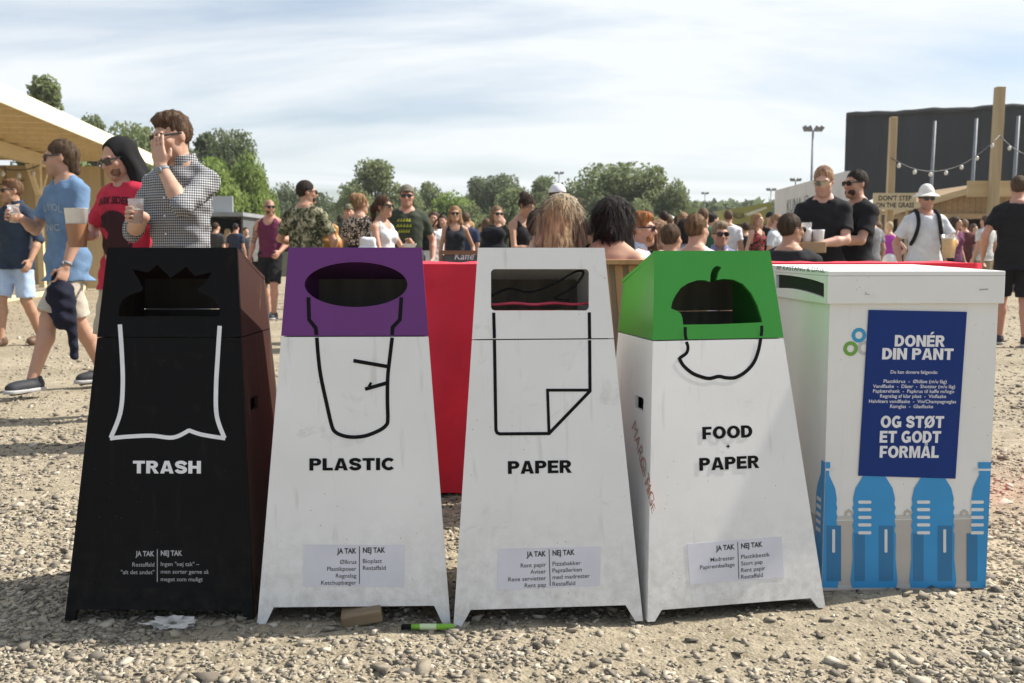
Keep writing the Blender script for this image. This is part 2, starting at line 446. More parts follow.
def wood(name, c1, c2, axis=0, scale=1.0, plank=0.0, rough=0.65, paxis=None):
    """grain running along axis; plank > 0 draws board joints across paxis"""
    key = (name, c1, c2, axis, scale, plank)
    if key in _mats: return _mats[key]
    m, nt, b = nodes_of(name); L = nt.links.new
    co = N(nt, 'ShaderNodeTexCoord')
    mp0 = N(nt, 'ShaderNodeMapping')
    st = [26 * scale] * 3; st[axis] = 1.3 * scale
    mp0.inputs['Scale'].default_value = st; L(co.outputs['Object'], mp0.inputs[0])
    n1 = N(nt, 'ShaderNodeTexNoise', Scale=1.0, Detail=6, Distortion=0.6); L(mp0.outputs[0], n1.inputs['Vector'])
    r1 = N(nt, 'ShaderNodeValToRGB'); r1.color_ramp.elements[0].position = 0.3; r1.color_ramp.elements[1].position = 0.72
    r1.color_ramp.elements[0].color = rgb(c2); r1.color_ramp.elements[1].color = rgb(c1)
    L(n1.outputs['Fac'], r1.inputs[0]); cur = r1.outputs[0]
    if plank:
        sp = N(nt, 'ShaderNodeSeparateXYZ'); L(co.outputs['Object'], sp.inputs[0])
        dv = N(nt, 'ShaderNodeMath', operation='DIVIDE'); L(sp.outputs[paxis], dv.inputs[0]); dv.inputs[1].default_value = plank
        fr = N(nt, 'ShaderNodeMath', operation='FRACT'); L(dv.outputs[0], fr.inputs[0])
        lt = N(nt, 'ShaderNodeMath', operation='LESS_THAN'); L(fr.outputs[0], lt.inputs[0]); lt.inputs[1].default_value = 0.07
        fl = N(nt, 'ShaderNodeMath', operation='FLOOR'); L(dv.outputs[0], fl.inputs[0])
        wnz = N(nt, 'ShaderNodeTexWhiteNoise'); wnz.noise_dimensions = '1D'; L(fl.outputs[0], wnz.inputs['W'])
        mr = N(nt, 'ShaderNodeMapRange'); mr.inputs['To Min'].default_value = 0.82; mr.inputs['To Max'].default_value = 1.12
        L(wnz.outputs['Value'], mr.inputs['Value'])
        mm = N(nt, 'ShaderNodeMix', data_type='RGBA', blend_type='MULTIPLY'); mm.inputs['Factor'].default_value = 1
        L(cur, mm.inputs['A']); L(mr.outputs[0], mm.inputs['B'])
        mx = N(nt, 'ShaderNodeMix', data_type='RGBA'); L(lt.outputs[0], mx.inputs['Factor']); L(mm.outputs['Result'], mx.inputs['A'])
        mx.inputs['B'].default_value = rgb(mul(c2, 0.45)); cur = mx.outputs['Result']
    L(cur, b.inputs['Base Color']); b.inputs['Roughness'].default_value = rough
    bp = N(nt, 'ShaderNodeBump', Strength=0.25, Distance=0.003); L(n1.outputs['Fac'], bp.inputs['Height']); L(bp.outputs[0], b.inputs['Normal'])
    _mats[key] = m
    return m

INK = mat('black_ink', (0.010, 0.010, 0.011), 0.75, 0.1, 30, spec=0.08)
WHITE_INK = mat('white_ink', (0.78, 0.78, 0.80), 0.5, 0.06, 30)
DARKWOOD = wood('raw_dark_plywood', (0.17, 0.145, 0.115), (0.11, 0.095, 0.075), 2)
BEIGEINK = mat('grey_ink', (0.03, 0.03, 0.032), 0.6, 0.1, 30)

# ------------------------------------------------------------------ ground
def vnoise(x, y, seed):
    xi, yi = np.floor(x).astype(np.int64), np.floor(y).astype(np.int64)
    fx, fy = x - xi, y - yi
    fx, fy = fx * fx * (3 - 2 * fx), fy * fy * (3 - 2 * fy)
    def h(a, b):
        n = (a * 374761393 + b * 668265263 + seed * 1442695) & 0x7fffffff
        n = ((n ^ (n >> 13)) * 1274126177) & 0x7fffffff
        return ((n ^ (n >> 16)) & 0xffff) / 65535.0
    return (h(xi, yi) * (1 - fx) + h(xi + 1, yi) * fx) * (1 - fy) + (h(xi, yi + 1) * (1 - fx) + h(xi + 1, yi + 1) * fx) * fy
def ground_z(x, y):
    x, y = np.asarray(x, float), np.asarray(y, float)
    d = np.hypot(x, y - 3)
    fade = np.clip(1.25 - d / 14, 0.12, 1)
    z = (vnoise(x * 1.7, y * 1.7, 1) - 0.5) * 0.020 + (vnoise(x * 5.3, y * 5.3, 2) - 0.5) * 0.012 + (vnoise(x * 17, y * 17, 3) - 0.5) * 0.007
    return z * fade - 0.004
def spaced(lo, hi, fine, far, n):
    mid = np.arange(lo, hi + 1e-6, fine)
    g = np.geomspace(fine * 2, far, n)
    return np.concatenate([lo - np.cumsum(g)[::-1], mid, hi + np.cumsum(g)])
gx, gy = spaced(-3.6, 3.6, 0.024, 700, 60), spaced(1.2, 7.5, 0.026, 700, 60)
GX, GY = np.meshgrid(gx, gy, indexing='ij')
GZ = ground_z(GX, GY)
nx, ny = len(gx), len(gy)
gv = np.stack([GX.ravel(), GY.ravel(), GZ.ravel()], 1)
ii = np.arange(nx * ny).reshape(nx, ny)
gf = np.stack([ii[:-1, :-1], ii[1:, :-1], ii[1:, 1:], ii[:-1, 1:]], -1).reshape(-1, 4)
def np_mesh(name, v, f):
    me = bpy.data.meshes.new(name)
    v = np.ascontiguousarray(v, np.float32); f = np.ascontiguousarray(f, np.int32)
    k = f.shape[1]
    me.vertices.add(len(v)); me.vertices.foreach_set('co', v.ravel())
    me.loops.add(f.size); me.loops.foreach_set('vertex_index', f.ravel())
    me.polygons.add(len(f)); me.polygons.foreach_set('loop_start', np.arange(0, f.size, k, dtype=np.int32))
    try: me.polygons.foreach_set('loop_total', np.full(len(f), k, np.int32))
    except Exception: pass
    me.update(calc_edges=True); me.validate()
    return me

def gravel_mat():
    m, nt, b = nodes_of('dusty_gravel'); L = nt.links.new
    co = N(nt, 'ShaderNodeTexCoord'); v = co.outputs['Object']
    n1 = N(nt, 'ShaderNodeTexNoise', Scale=0.9, Detail=6, Roughness=0.6); L(v, n1.inputs['Vector'])
    r1 = N(nt, 'ShaderNodeValToRGB'); r1.color_ramp.elements[0].position = 0.32; r1.color_ramp.elements[1].position = 0.68
    r1.color_ramp.elements[0].color = (0.285, 0.243, 0.176, 1); r1.color_ramp.elements[1].color = (0.392, 0.338, 0.250, 1)
    L(n1.outputs['Fac'], r1.inputs[0])
    # pebbles at two sizes
    vo = N(nt, 'ShaderNodeTexVoronoi', Scale=34.0); vo.inputs['Randomness'].default_value = 1; L(v, vo.inputs['Vector'])
    vo2 = N(nt, 'ShaderNodeTexVoronoi', Scale=95.0); L(v, vo2.inputs['Vector'])
    hs = N(nt, 'ShaderNodeSeparateColor'); L(vo.outputs['Color'], hs.inputs[0])
    r2 = N(nt, 'ShaderNodeValToRGB'); e = r2.color_ramp.elements
    e[0].position = 0.0; e[0].color = (0.62, 0.60, 0.56, 1); e[1].position = 1.0; e[1].color = (1.2, 1.2, 1.18, 1)
    x = e.new(0.14); x.color = (0.9, 0.89, 0.87, 1); x = e.new(0.8); x.color = (1.02, 1.02, 1.0, 1)
    L(hs.outputs[0], r2.inputs[0])
    mm = N(nt, 'ShaderNodeMix', data_type='RGBA', blend_type='MULTIPLY'); mm.inputs['Factor'].default_value = 0.85
    L(r1.outputs[0], mm.inputs['A']); L(r2.outputs[0], mm.inputs['B'])
    hs2 = N(nt, 'ShaderNodeSeparateColor'); L(vo2.outputs['Color'], hs2.inputs[0])
    mr2 = N(nt, 'ShaderNodeMapRange'); mr2.inputs['To Min'].default_value = 0.75; mr2.inputs['To Max'].default_value = 1.15; L(hs2.outputs[1], mr2.inputs['Value'])
    mm2 = N(nt, 'ShaderNodeMix', data_type='RGBA', blend_type='MULTIPLY'); mm2.inputs['Factor'].default_value = 0.8
    L(mm.outputs['Result'], mm2.inputs['A']); L(mr2.outputs[0], mm2.inputs['B'])
    L(mm2.outputs['Result'], b.inputs['Base Color'])
    b.inputs['Roughness'].default_value = 0.95; b.inputs['Specular IOR Level'].default_value = 0.2
    ad = N(nt, 'ShaderNodeMath', operation='MULTIPLY_ADD'); L(vo.outputs['Distance'], ad.inputs[0]); ad.inputs[1].default_value = -1.4
    L(vo2.outputs['Distance'], ad.inputs[2])
    n5 = N(nt, 'ShaderNodeTexNoise', Scale=160, Detail=4); L(v, n5.inputs['Vector'])
    ad2 = N(nt, 'ShaderNodeMath', operation='ADD'); L(ad.outputs[0], ad2.inputs[0]); L(n5.outputs['Fac'], ad2.inputs[1])
    bp = N(nt, 'ShaderNodeBump', Strength=0.38, Distance=0.014); L(ad2.outputs[0], bp.inputs['Height']); L(bp.outputs[0], b.inputs['Normal'])
    return m
g = link('ground', np_mesh('ground', gv, gf), gravel_mat(), None, True); tag(g, kind='structure')
tag(g, 'dusty pale beige gravel ground', 'ground')

# loose stones: one uncountable layer
IV = np.array([(x, y, z) for z in (-1, 1) for y in (-1, 1) for x in (-1, 1)], float) * 0.62
IF = np.array([(0, 2, 3, 1), (4, 5, 7, 6), (0, 1, 5, 4), (2, 6, 7, 3), (1, 3, 7, 5), (0, 4, 6, 2)])
def stones(n, ylo, yhi, smin, smax, power):
    u = rng.random(n)
    Y = 1.0 / (1 / ylo + u * (1 / yhi - 1 / ylo))            # denser close to the bins
    X = (rng.random(n) - 0.5) * (Y * 1.18 + 1.6)
    s = smin + (smax - smin) * rng.random(n) ** power
    s = s * np.clip(0.75 + Y * 0.05, 0.8, 1.7)
    keep = (vnoise(X * 1.1 + 40, Y * 1.1, 9) * 0.75 + vnoise(X * 3.5, Y * 3.5, 5) * 0.65) ** 1.6 > rng.random(n) * 0.8
    X, Y, s = X[keep], Y[keep], s[keep]; n = len(X)
    sc = s[:, None] * np.stack([0.7 + 0.75 * rng.random(n), 0.55 + 0.5 * rng.random(n), 0.28 + 0.40 * rng.random(n)], 1)
    V = (IV[None] + (rng.random((n, 8, 3)) - 0.5) * 0.95) * sc[:, None, :]
    for _ in range(1):                                           # broken faces
        nr = rng.normal(size=(n, 1, 3)); nr /= np.linalg.norm(nr, axis=2)[..., None]
        nr = nr / np.maximum(sc[:, None, :], 1e-9); nr /= np.linalg.norm(nr, axis=2)[..., None]
        pr_ = (V * nr).sum(2, keepdims=True); dd = pr_.max(1, keepdims=True) * 0.7
        V = V - np.maximum(pr_ - dd, 0) * nr
    tl = (rng.random((n, 1)) - 0.5) * 0.7
    a = rng.random(n) * 6.283; ca, sa = np.cos(a)[:, None], np.sin(a)[:, None]
    x, y, z = V[..., 0], V[..., 1], V[..., 2]
    z2 = z + x * tl
    P = np.stack([x * ca - y * sa + X[:, None], x * sa + y * ca + Y[:, None], z2 + (ground_z(X, Y) + sc[:, 2] * 0.25)[:, None]], -1)
    F = IF[None] + (np.arange(n) * 8)[:, None, None]
    return P.reshape(-1, 3), F.reshape(-1, 4)
sets = [stones(90000, 2.0, 32, 0.003, 0.010, 1.7), stones(60000, 2.0, 34, 0.006, 0.016, 1.7), stones(9000, 2.0, 28, 0.012, 0.028, 2.2), stones(300, 1.9, 8, 0.020, 0.038, 1.8)]
SV, SF, off = [], [], 0
for a_, b_ in sets:
    SV.append(a_); SF.append(b_ + off); off += len(a_)
def stone_mat():
    m, nt, b = nodes_of('loose_stone'); L = nt.links.new
    ge = N(nt, 'ShaderNodeNewGeometry')
    r = N(nt, 'ShaderNodeValToRGB'); e = r.color_ramp.elements
    e[0].position = 0; e[0].color = (0.17, 0.145, 0.115, 1); e[1].position = 1; e[1].color = (0.54, 0.49, 0.40, 1)
    for p, c in ((0.14, (0.19, 0.172, 0.142, 1)), (0.32, (0.305, 0.265, 0.203, 1)), (0.8, (0.41, 0.36, 0.278, 1))):
        x = e.new(p); x.color = c
    L(ge.outputs['Random Per Island'], r.inputs[0])
    co = N(nt, 'ShaderNodeTexCoord'); nz = N(nt, 'ShaderNodeTexNoise', Scale=140, Detail=4); L(co.outputs['Object'], nz.inputs['Vector'])
    mr = N(nt, 'ShaderNodeMapRange'); mr.inputs['To Min'].default_value = 0.72; mr.inputs['To Max'].default_value = 1.2; L(nz.outputs['Fac'], mr.inputs['Value'])
    mm = N(nt, 'ShaderNodeMix', data_type='RGBA', blend_type='MULTIPLY'); mm.inputs['Factor'].default_value = 1
    L(r.outputs[0], mm.inputs['A']); L(mr.outputs[0], mm.inputs['B']); L(mm.outputs['Result'], b.inputs['Base Color'])
    b.inputs['Roughness'].default_value = 0.92; b.inputs['Specular IOR Level'].default_value = 0.2
    bp = N(nt, 'ShaderNodeBump', Strength=0.5, Distance=0.004); L(nz.outputs['Fac'], bp.inputs['Height']); L(bp.outputs[0], b.inputs['Normal'])
    return m
st = link('loose_gravel', np_mesh('loose_gravel', np.concatenate(SV), np.concatenate(SF)), stone_mat())
tag(st, 'loose stones scattered over the dusty ground', 'gravel', kind='stuff')

# ------------------------------------------------------------------ waste bins
STICKER = mat('sticker_paper', (0.66, 0.66, 0.72), 0.45, 0.05, 12)
DARKSTICK = mat('black_sticker', (0.0095, 0.0095, 0.0105), 0.55, 0.1, 12, spec=0.10)
GAP = 0.0016
def rrect_uv(x0, y0, x1, y1, r, n=4):
    return [(cx + r * math.cos(R(a0 + 90 * k / n)), cy + r * math.sin(R(a0 + 90 * k / n))) for cx, cy, a0 in ((x1 - r, y0 + r, -90), (x1 - r, y1 - r, 0), (x0 + r, y1 - r, 90), (x0 + r, y0 + r, 180)) for k in range(n + 1)]
def make_bin(name, label, feetL, feetR, topL, topR, seam_y, cut, cols, hole, inner_side, lean=R(6.2), slots=None, taper=0.0):
    """an A-shaped sorting bin: leaning front, chamfered lid, leaning back, open feet"""
    A, B = ground(*feetL), ground(*feetR)
    ex = (B - A); ex.z = 0; w0 = ex.length / 2; ex.normalize()
    O = (A + B) / 2; O.z = 0
    back = Vector((0, 0, 1)).cross(ex)                        # horizontal, away from the camera
    ev = Vector((0, 0, 1)) * math.cos(lean) + back * math.sin(lean)
    root = empty(name, O, label, 'waste bin', 'sorting bins standing in a row')
    F = Plane(O, ex, ev, O)
    vt = (F.uv(*topL)[1] + F.uv(*topR)[1]) / 2
    w1 = (F.uv(*topR)[0] - F.uv(*topL)[0]) / 2
    uc = (F.uv(*topR)[0] + F.uv(*topL)[0]) / 2
    zt = vt * math.cos(lean); da = vt * math.sin(lean)
    vs = F.uv((topL[0] + topR[0]) / 2, seam_y)[1]
    vc = F.uv((feetL[0] + feetR[0]) / 2, cut[0])[1]           # height of the cut between the feet
    wid = lambda v: (w0 + (w1 - w0) * v / vt)
    cen = lambda v: uc * v / vt
    XL = lambda v: cen(v) - wid(v); XR = lambda v: cen(v) + wid(v)
    fin, fwid = cut[1], cut[2]
    bot = F.board
    lower = [(XL(0), 0), (XL(0) + fwid, 0), (XL(vc) + fin, vc), (XR(vc) - fin, vc), (XR(0) - fwid, 0), (XR(0), 0), (XR(vs), vs - GAP), (XL(vs), vs - GAP)]
    holes_uv = F.uvs(hole)
    upper = [(XL(vs), vs + GAP), (XR(vs), vs + GAP), (XR(vt), vt), (XL(vt), vt)]
    hmin = min(p[1] for p in holes_uv)
    c_low, c_up, c_side_low, c_side_up, c_in = cols
    fp = MB(); bot(fp, lower, [], 0.012); fp = bevel(fp.build('front_panel', c_low, root), 0.0012, 1)
    ff = MB(); bot(ff, upper, [holes_uv], 0.012); ff = bevel(ff.build('front_flap', c_up, root), 0.0012, 1)
    # side outline in (depth, height)
    zs = vs * math.cos(lean)
    d_bt, z_bt = da + 0.28, zt - 0.09
    d_bb = da + 0.40
    dback = lambda z: d_bb + (d_bt - d_bb) * z / z_bt
    dfront = lambda z: z * math.tan(lean)
    T = 0.0125
    zc_ = vc * math.cos(lean)
    for sgn, sname in ((-1, 'L'), (1, 'R')):
        def place(mb, poly, hol=()):
            vs_, fs_ = curve_mesh(poly, hol, 0.012)
            out = []
            for q in vs_:
                z = q[1]; v = z / math.cos(lean)
                u = (XL(v) if sgn < 0 else XR(v)) - sgn * (0.0006 - q[2] + taper * max(0, q[0] - dfront(z)))
                out.append(ex * u + back * q[0] + Vector((0, 0, z)))
            if sgn < 0: fs_ = [tuple(reversed(f)) for f in fs_]
            mb.add(out, fs_)
        lo = [(dfront(0) + T, 0), (dfront(0) + T + 0.05, 0), (dfront(zc_) + T + 0.08, zc_), (dback(zc_) - T - 0.08, zc_), (d_bb - T - 0.05, 0), (d_bb - T, 0),
              (dback(zs) - T, zs - GAP), (dfront(zs) + T, zs - GAP)]
        hol = []
        if slots and sgn in slots:
            cz, cd = 0.60, dfront(0.6) + 0.11
            hol = [rrect_uv(cd - 0.040, cz - 0.019, cd + 0.040, cz + 0.019, 0.009)]
        mb = MB(); place(mb, lo, hol); mb.build('side_panel', c_side_low, root)
        up = [(dfront(zs) + T, zs + GAP), (dback(zs) - T, zs + GAP), (d_bt - T, z_bt - 0.010), (da + T * 0.6, zt - T * 1.05)]
        mb = MB(); place(mb, up); mb.build('lid_side', c_side_up, root)
    # back and roof
    rf = MB()
    v_ = zt / math.cos(lean)
    def P(u, d, z): return ex * u + back * d + Vector((0, 0, z))
    xl, xr = XL(vt), XR(vt)
    vb = z_bt / math.cos(lean); xlb, xrb = XL(vb), XR(vb)
    dn = Vector((0, 0, -0.011))
    a4 = [P(xl, da + 0.0015, zt - 0.0004), P(xr, da + 0.0015, zt - 0.0004), P(xrb - taper * (d_bt - da), d_bt, z_bt), P(xlb + taper * (d_bt - da), d_bt, z_bt)]
    rf.add(a4 + [p + dn for p in a4], [(0, 1, 2, 3), (7, 6, 5, 4), (0, 4, 5, 1), (1, 5, 6, 2), (2, 6, 7, 3), (3, 7, 4, 0)])
    rf.build('lid_top', c_side_up, root)
    def backpanel(z0, z1, nm, c, seamgap=0.0):
        q = []
        for z in (z0, z1):
            v = z / math.cos(lean)
            tp = taper * (dback(z) - dfront(z)); q.append((XL(v) + 0.001 + tp, dback(z), z)); q.append((XR(v) - 0.001 - tp, dback(z), z))
        a = [P(*q[0]), P(*q[1]), P(*q[3]), P(*q[2])]
        t = back * -0.012
        mb = MB(); mb.add(a + [p + t for p in a], [(1, 0, 3, 2), (4, 5, 6, 7), (0, 1, 5, 4), (1, 2, 6, 5), (2, 3, 7, 6), (3, 0, 4, 7)])
        return mb.build(nm, c, root)
    backpanel(0.0 + zc_, zs + 0.062, 'back_panel', c_in); backpanel(zs + 0.0642, z_bt - 0.004, 'lid_back', c_in)
    # inner bag frame: a board just under the opening so one looks into a dark hopper
    hz = hmin * math.cos(lean)
    dfr = dfront(hz) + 0.03
    vv = hz / math.cos(lean)
    mb = MB()
    zz = hz - 0.05
    v2 = zz / math.cos(lean)
    mb.add([P(XL(v2) + .02, dfront(zz) + .02, zz), P(XR(v2) - .02, dfront(zz) + .02, zz), P(XR(v2) - .02, dfront(zz) + .05, zz), P(XL(v2) + .02, dfront(zz) + .05, zz),
            P(XL(v2) + .02, dfront(zz) + .02, zz - .02), P(XR(v2) - .02, dfront(zz) + .02, zz - .02), P(XR(v2) - .02, dfront(zz) + .05, zz - .02), P(XL(v2) + .02, dfront(zz) + .05, zz - .02)],
           [(0, 1, 2, 3), (7, 6, 5, 4), (0, 4, 5, 1), (1, 5, 6, 2), (2, 6, 7, 3), (3, 7, 4, 0)])
    zz2 = zz
    mb.add([P(XL(v2) + .02, dback(zz) - .05, zz), P(XR(v2) - .02, dback(zz) - .05, zz), P(XR(v2) - .02, dback(zz) - .02, zz), P(XL(v2) + .02, dback(zz) - .02, zz),
            P(XL(v2) + .02, dback(zz) - .05, zz - .02), P(XR(v2) - .02, dback(zz) - .05, zz - .02), P(XR(v2) - .02, dback(zz) - .02, zz - .02), P(XL(v2) + .02, dback(zz) - .02, zz - .02)],
           [(0, 1, 2, 3), (7, 6, 5, 4), (0, 4, 5, 1), (1, 5, 6, 2), (2, 6, 7, 3), (3, 7, 4, 0)])
    mb.build('bag_frame', c_in, root)
    # hanging bag: dark sack with open mouth
    bag = MB(); ring0, ring1 = [], []
    prof = [(0.0, 1.0), (-0.15, 0.97), (-0.4, 0.93), (-hz + 0.16, 0.8)]
    vs_, fs_ = [], []
    K = 28
    for j, (dz, k) in enumerate(prof):
        z = zz + 0.012 + dz; v = z / math.cos(lean)
        d0, d1 = dfront(z) + 0.045, dback(z) - 0.045
        hw = (wid(v) - 0.03) * k; dd = (d1 - d0) / 2 * k; dc = (d0 + d1) / 2
        for i in range(K):
            a = 2 * math.pi * i / K
            ca, sa = math.cos(a), math.sin(a)
            su = math.copysign(abs(ca) ** 0.5, ca); sv = math.copysign(abs(sa) ** 0.5, sa)
            wv = 1 + 0.03 * math.sin(7 * a + j * 2) + 0.02 * math.sin(13 * a)
            vs_.append(P(cen(v) + su * hw * wv, dc + sv * dd * wv, z + 0.006 * math.sin(5 * a)))
    for j in range(len(prof) - 1):
        for i in range(K): fs_.append((j * K + i, j * K + (i + 1) % K, (j + 1) * K + (i + 1) % K, (j + 1) * K + i))
    fs_.append(tuple((len(prof) - 1) * K + i for i in range(K)))
    bag.add(vs_, fs_); bag.build('bin_bag', inner_side, root, True)
    return dict(root=root, F=F, front=fp, flap=ff, vs=vs, lean=lean, ex=ex, back=back, O=O, P=P, XL=XL, XR=XR, dfront=dfront, w=wid)

def sticker(bn, corners, mt, head, rows, divider, y0, ink, hgt=5.6, rowh=9.5, angle=0.0):
    F = bn['F']; mb = MB(); F.board(mb, F.uvs(corners), [], 0.0006, 0.0009)
    s = mb.build('sticker', mt, bn['root'])
    t = MB()
    F.text(t, 'JA TAK', divider - 3, y0, h=hgt, align='R', bold=0.030, off=0.0016, sx=0.80, rot=angle)
    F.text(t, 'NEJ TAK', divider + 3.5, y0 - 0.6, h=hgt, align='L', bold=0.030, off=0.0016, sx=0.80, rot=angle)
    for i, r_ in enumerate(rows[0]):
        F.text(t, r_, divider - 3, y0 + 10.5 + i * rowh, h=hgt * 0.82, align='R', bold=0.002, off=0.0016, rot=angle)
    for i, r_ in enumerate(rows[1]):
        F.text(t, r_, divider + 3.5, y0 + 9.8 + i * rowh, h=hgt * 0.82, align='L', bold=0.002, off=0.0016, rot=angle)
    n = max(len(rows[0]), len(rows[1]))
    F.ribbon(t, F.uvs([(divider, y0 - 7), (divider + (1.2 if angle else 0), y0 + n * rowh + 3)]), 0.0022, 0.0016)
    t.build('lettering', ink, s)

BLACK = paint('black_painted_plywood', (0.009, 0.009, 0.010), (0.050, 0.045, 0.038), 0.35, 0.55, 1.0, (0.09, 0.085, 0.08))
BLACKSIDE = paint('worn_brown_black_plywood', (0.052, 0.028, 0.023), (0.20, 0.135, 0.10), 0.95, 0.55, 2.0, (0.2, 0.15, 0.12))
def whitep(i, amt=0.46): return paint('white_painted_plywood', (0.81, 0.805, 0.79), (0.30, 0.27, 0.22), amt, 0.38, 3.0 + i * 1.3)
PURPLE = paint('purple_painted_plywood', (0.140, 0.030, 0.185), (0.19, 0.11, 0.21), 0.22, 0.36, 5.0, (0.25, 0.2, 0.27))
GREEN = paint('green_painted_plywood', (0.040, 0.29, 0.038), (0.10, 0.22, 0.08), 0.25, 0.34, 6.0, (0.2, 0.3, 0.16))
BAGD = mat('dark_bin_bag', (0.030, 0.028, 0.026), 0.4, 0.2, 12, 0.5, 25)
BAGR = mat('red_bin_bag', (0.20, 0.02, 0.03), 0.4, 0.2, 12, 0.5, 25)
BAGC = mat('cloudy_bin_bag', (0.22, 0.22, 0.21), 0.3, 0.2, 12, 0.5, 25)

# trash: opening like a tied sack
s8 = lambda L: [(60 + x / 2.733, 230 + y / 2.733) for x, y in L]
hole = s8([(160, 236), (162, 208), (172, 190), (190, 177), (222, 167), (226, 160), (216, 138), (197, 107), (240, 116), (266, 95), (302, 131), (345, 100), (368, 126), (415, 115), (397, 146), (374, 163), (382, 171), (412, 184), (430, 202), (438, 222), (438, 236)])
trash = make_bin('waste_bin', 'black bin marked TRASH with a white sack outline', (64.5, 621), (253.5, 622), (107.5, 247.5), (237, 247.5), 337.5, (610, 0.030, 0.030),
                 (BLACK, BLACK, BLACKSIDE, BLACKSIDE, wood('raw_black_plywood', (0.06, 0.05, 0.04), (0.04, 0.033, 0.026), 2)), hole, BAGD, slots=(1,))
mb = MB(); F = trash['F']
F.ribbon(mb, smooth_pts(F.uvs(s8([(164, 258), (169, 330), (172, 420), (165, 500), (139, 568)])), 5), 0.0125)
F.ribbon(mb, smooth_pts(F.uvs(s8([(137, 569.5), (180, 565), (250, 562), (310, 567), (354, 547)])), 5), 0.0115, 0.0013)
F.ribbon(mb, smooth_pts(F.uvs(s8([(352, 547), (388, 559), (452, 569.5)])), 5), 0.0115, 0.0016)
F.ribbon(mb, smooth_pts(F.uvs(s8([(450, 569), (429, 508), (427, 430), (432, 340), (437, 262)])), 5), 0.0125, 0.0019)
mb.build('pictogram', WHITE_INK, trash['root'])
mb = MB(); heavy(F, mb, 'TRASH', 167, 473.4, 68, 12.6); mb.build('lettering', WHITE_INK, trash['root'])
sticker(trash, [(123, 588), (214, 588), (216, 548), (125, 548)], DARKSTICK, None, (['Restaffald', '"alt det andet"'], ['Ingen "nej tak" –', 'men sorter gerne så', 'meget som muligt']), 157.5, 556,
        mat('pale_ink', (0.42, 0.42, 0.43), 0.5, 0.1, 30), 5.2, 7.6)

# plastic: oval opening
hole = [(356 + 51.5 * math.cos(a), 284.5 + 22.5 * math.sin(a)) for a in np.linspace(0, 2 * math.pi, 49)[:-1]]
W1, W2, W3 = whitep(0), whitep(1), whitep(2)
plastic = make_bin('waste_bin', 'white bin marked PLASTIC with a purple top and oval opening', (257, 626), (450.5, 624), (288.5, 247.5), (421.5, 247.5), 336.3, (606.5, 0.042, 0.022),
                   (W1, PURPLE, W1, PURPLE, DARKWOOD), hole, BAGD, slots=(1,), taper=0.13)
F = plastic['F']; mb = MB(); s7 = lambda L: [(240 + x / 2.733, 230 + y / 2.733) for x, y in L]
WCUP = 0.0105
F.ribbon(mb, F.uvs(s7([(187, 184), (189, 245), (207, 268), (209, 287)])), WCUP)
F.ribbon(mb, F.uvs(s7([(441, 184), (437, 245), (417, 266), (416, 287)])), WCUP)
F.ribbon(mb, smooth_pts(F.uvs(s7([(210, 294), (214, 345), (221, 400), (237, 475), (251, 535), (262, 553), (285, 563), (312, 566), (345, 562), (380, 548), (399, 534), (404, 518), (403, 465), (404, 400), (410, 345), (416, 294)])), 4), WCUP)
F.ribbon(mb, F.uvs(s7([(310, 357), (402, 373)])), WCUP, 0.0013); F.ribbon(mb, F.uvs(s7([(342, 435), (402, 418)])), WCUP, 0.0013)
F.ribbon(mb, F.uvs(s7([(352, 428), (359, 417)])), WCUP * 0.7, 0.0016)
mb.build('pictogram', INK, plastic['root'])
mb = MB(); heavy(F, mb, 'PLASTIC', 352, 470.3, 85, 12.2); mb.build('lettering', INK, plastic['root'])
sticker(plastic, [(303, 586), (404.5, 587), (404.5, 545), (304, 544.5)], STICKER, None, (['Ølkrus', 'Plastikposer', 'Regnslag', 'Ketchupbæger'], ['Bioplast', 'Restaffald']), 359.5, 553.2, BEIGEINK, 5.4, 6.9)

# paper: rounded rectangular opening
def rrect(x0, y0, x1, y1, r, n=5):
    out = []
    for cx, cy, a0 in ((x1 - r, y0 + r, -90), (x1 - r, y1 - r, 0), (x0 + r, y1 - r, 90), (x0 + r, y0 + r, 180)):
        for k in range(n + 1):
            a = R(a0 + 90 * k / n); out.append((cx + r * math.cos(a), cy + r * math.sin(a)))
    return out
paper = make_bin('waste_bin', 'white bin marked PAPER with a rectangular opening and folded sheet outline', (453.5, 627), (643, 621), (478, 247.5), (604.5, 248), 339.2, (607.5, 0.045, 0.022),
                 (W2, W2, W2, W2, DARKWOOD), rrect(491, 269, 589, 310.5, 4), BAGD, slots=None, taper=0.13)
F = paper['F']; s3 = lambda L: [(430 + x / 2.732, 230 + y / 2.732) for x, y in L]; mb = MB(); WL = 0.0092
F.ribbon(mb, F.uvs(s3([(174, 226), (176, 296)])), WL); F.ribbon(mb, F.uvs(s3([(435, 225), (436, 296)])), WL)
F.ribbon(mb, F.uvs(s3([(176, 301), (180, 546), (183, 554), (191, 557), (325, 556), (437, 440), (436, 301)])), WL)
F.ribbon(mb, F.uvs(s3([(325, 553), (321, 437.5), (437, 437.5)])), WL * 0.9, 0.0013)
mb.build('pictogram', INK, paper['root'])
mb = MB(); heavy(F, mb, 'PAPER', 540, 473.4, 64, 12.8); mb.build('lettering', INK, paper['root'])
sticker(paper, [(497, 590), (600, 586), (601, 546.5), (498.5, 549)], STICKER, None, (['Rent papir', 'Aviser', 'Rene servietter', 'Rent pap'], ['Pizzabakker', 'Paptallerken', 'med madrester', 'Restaffald']), 549, 556, BEIGEINK, 5.4, 6.7, R(0.8))
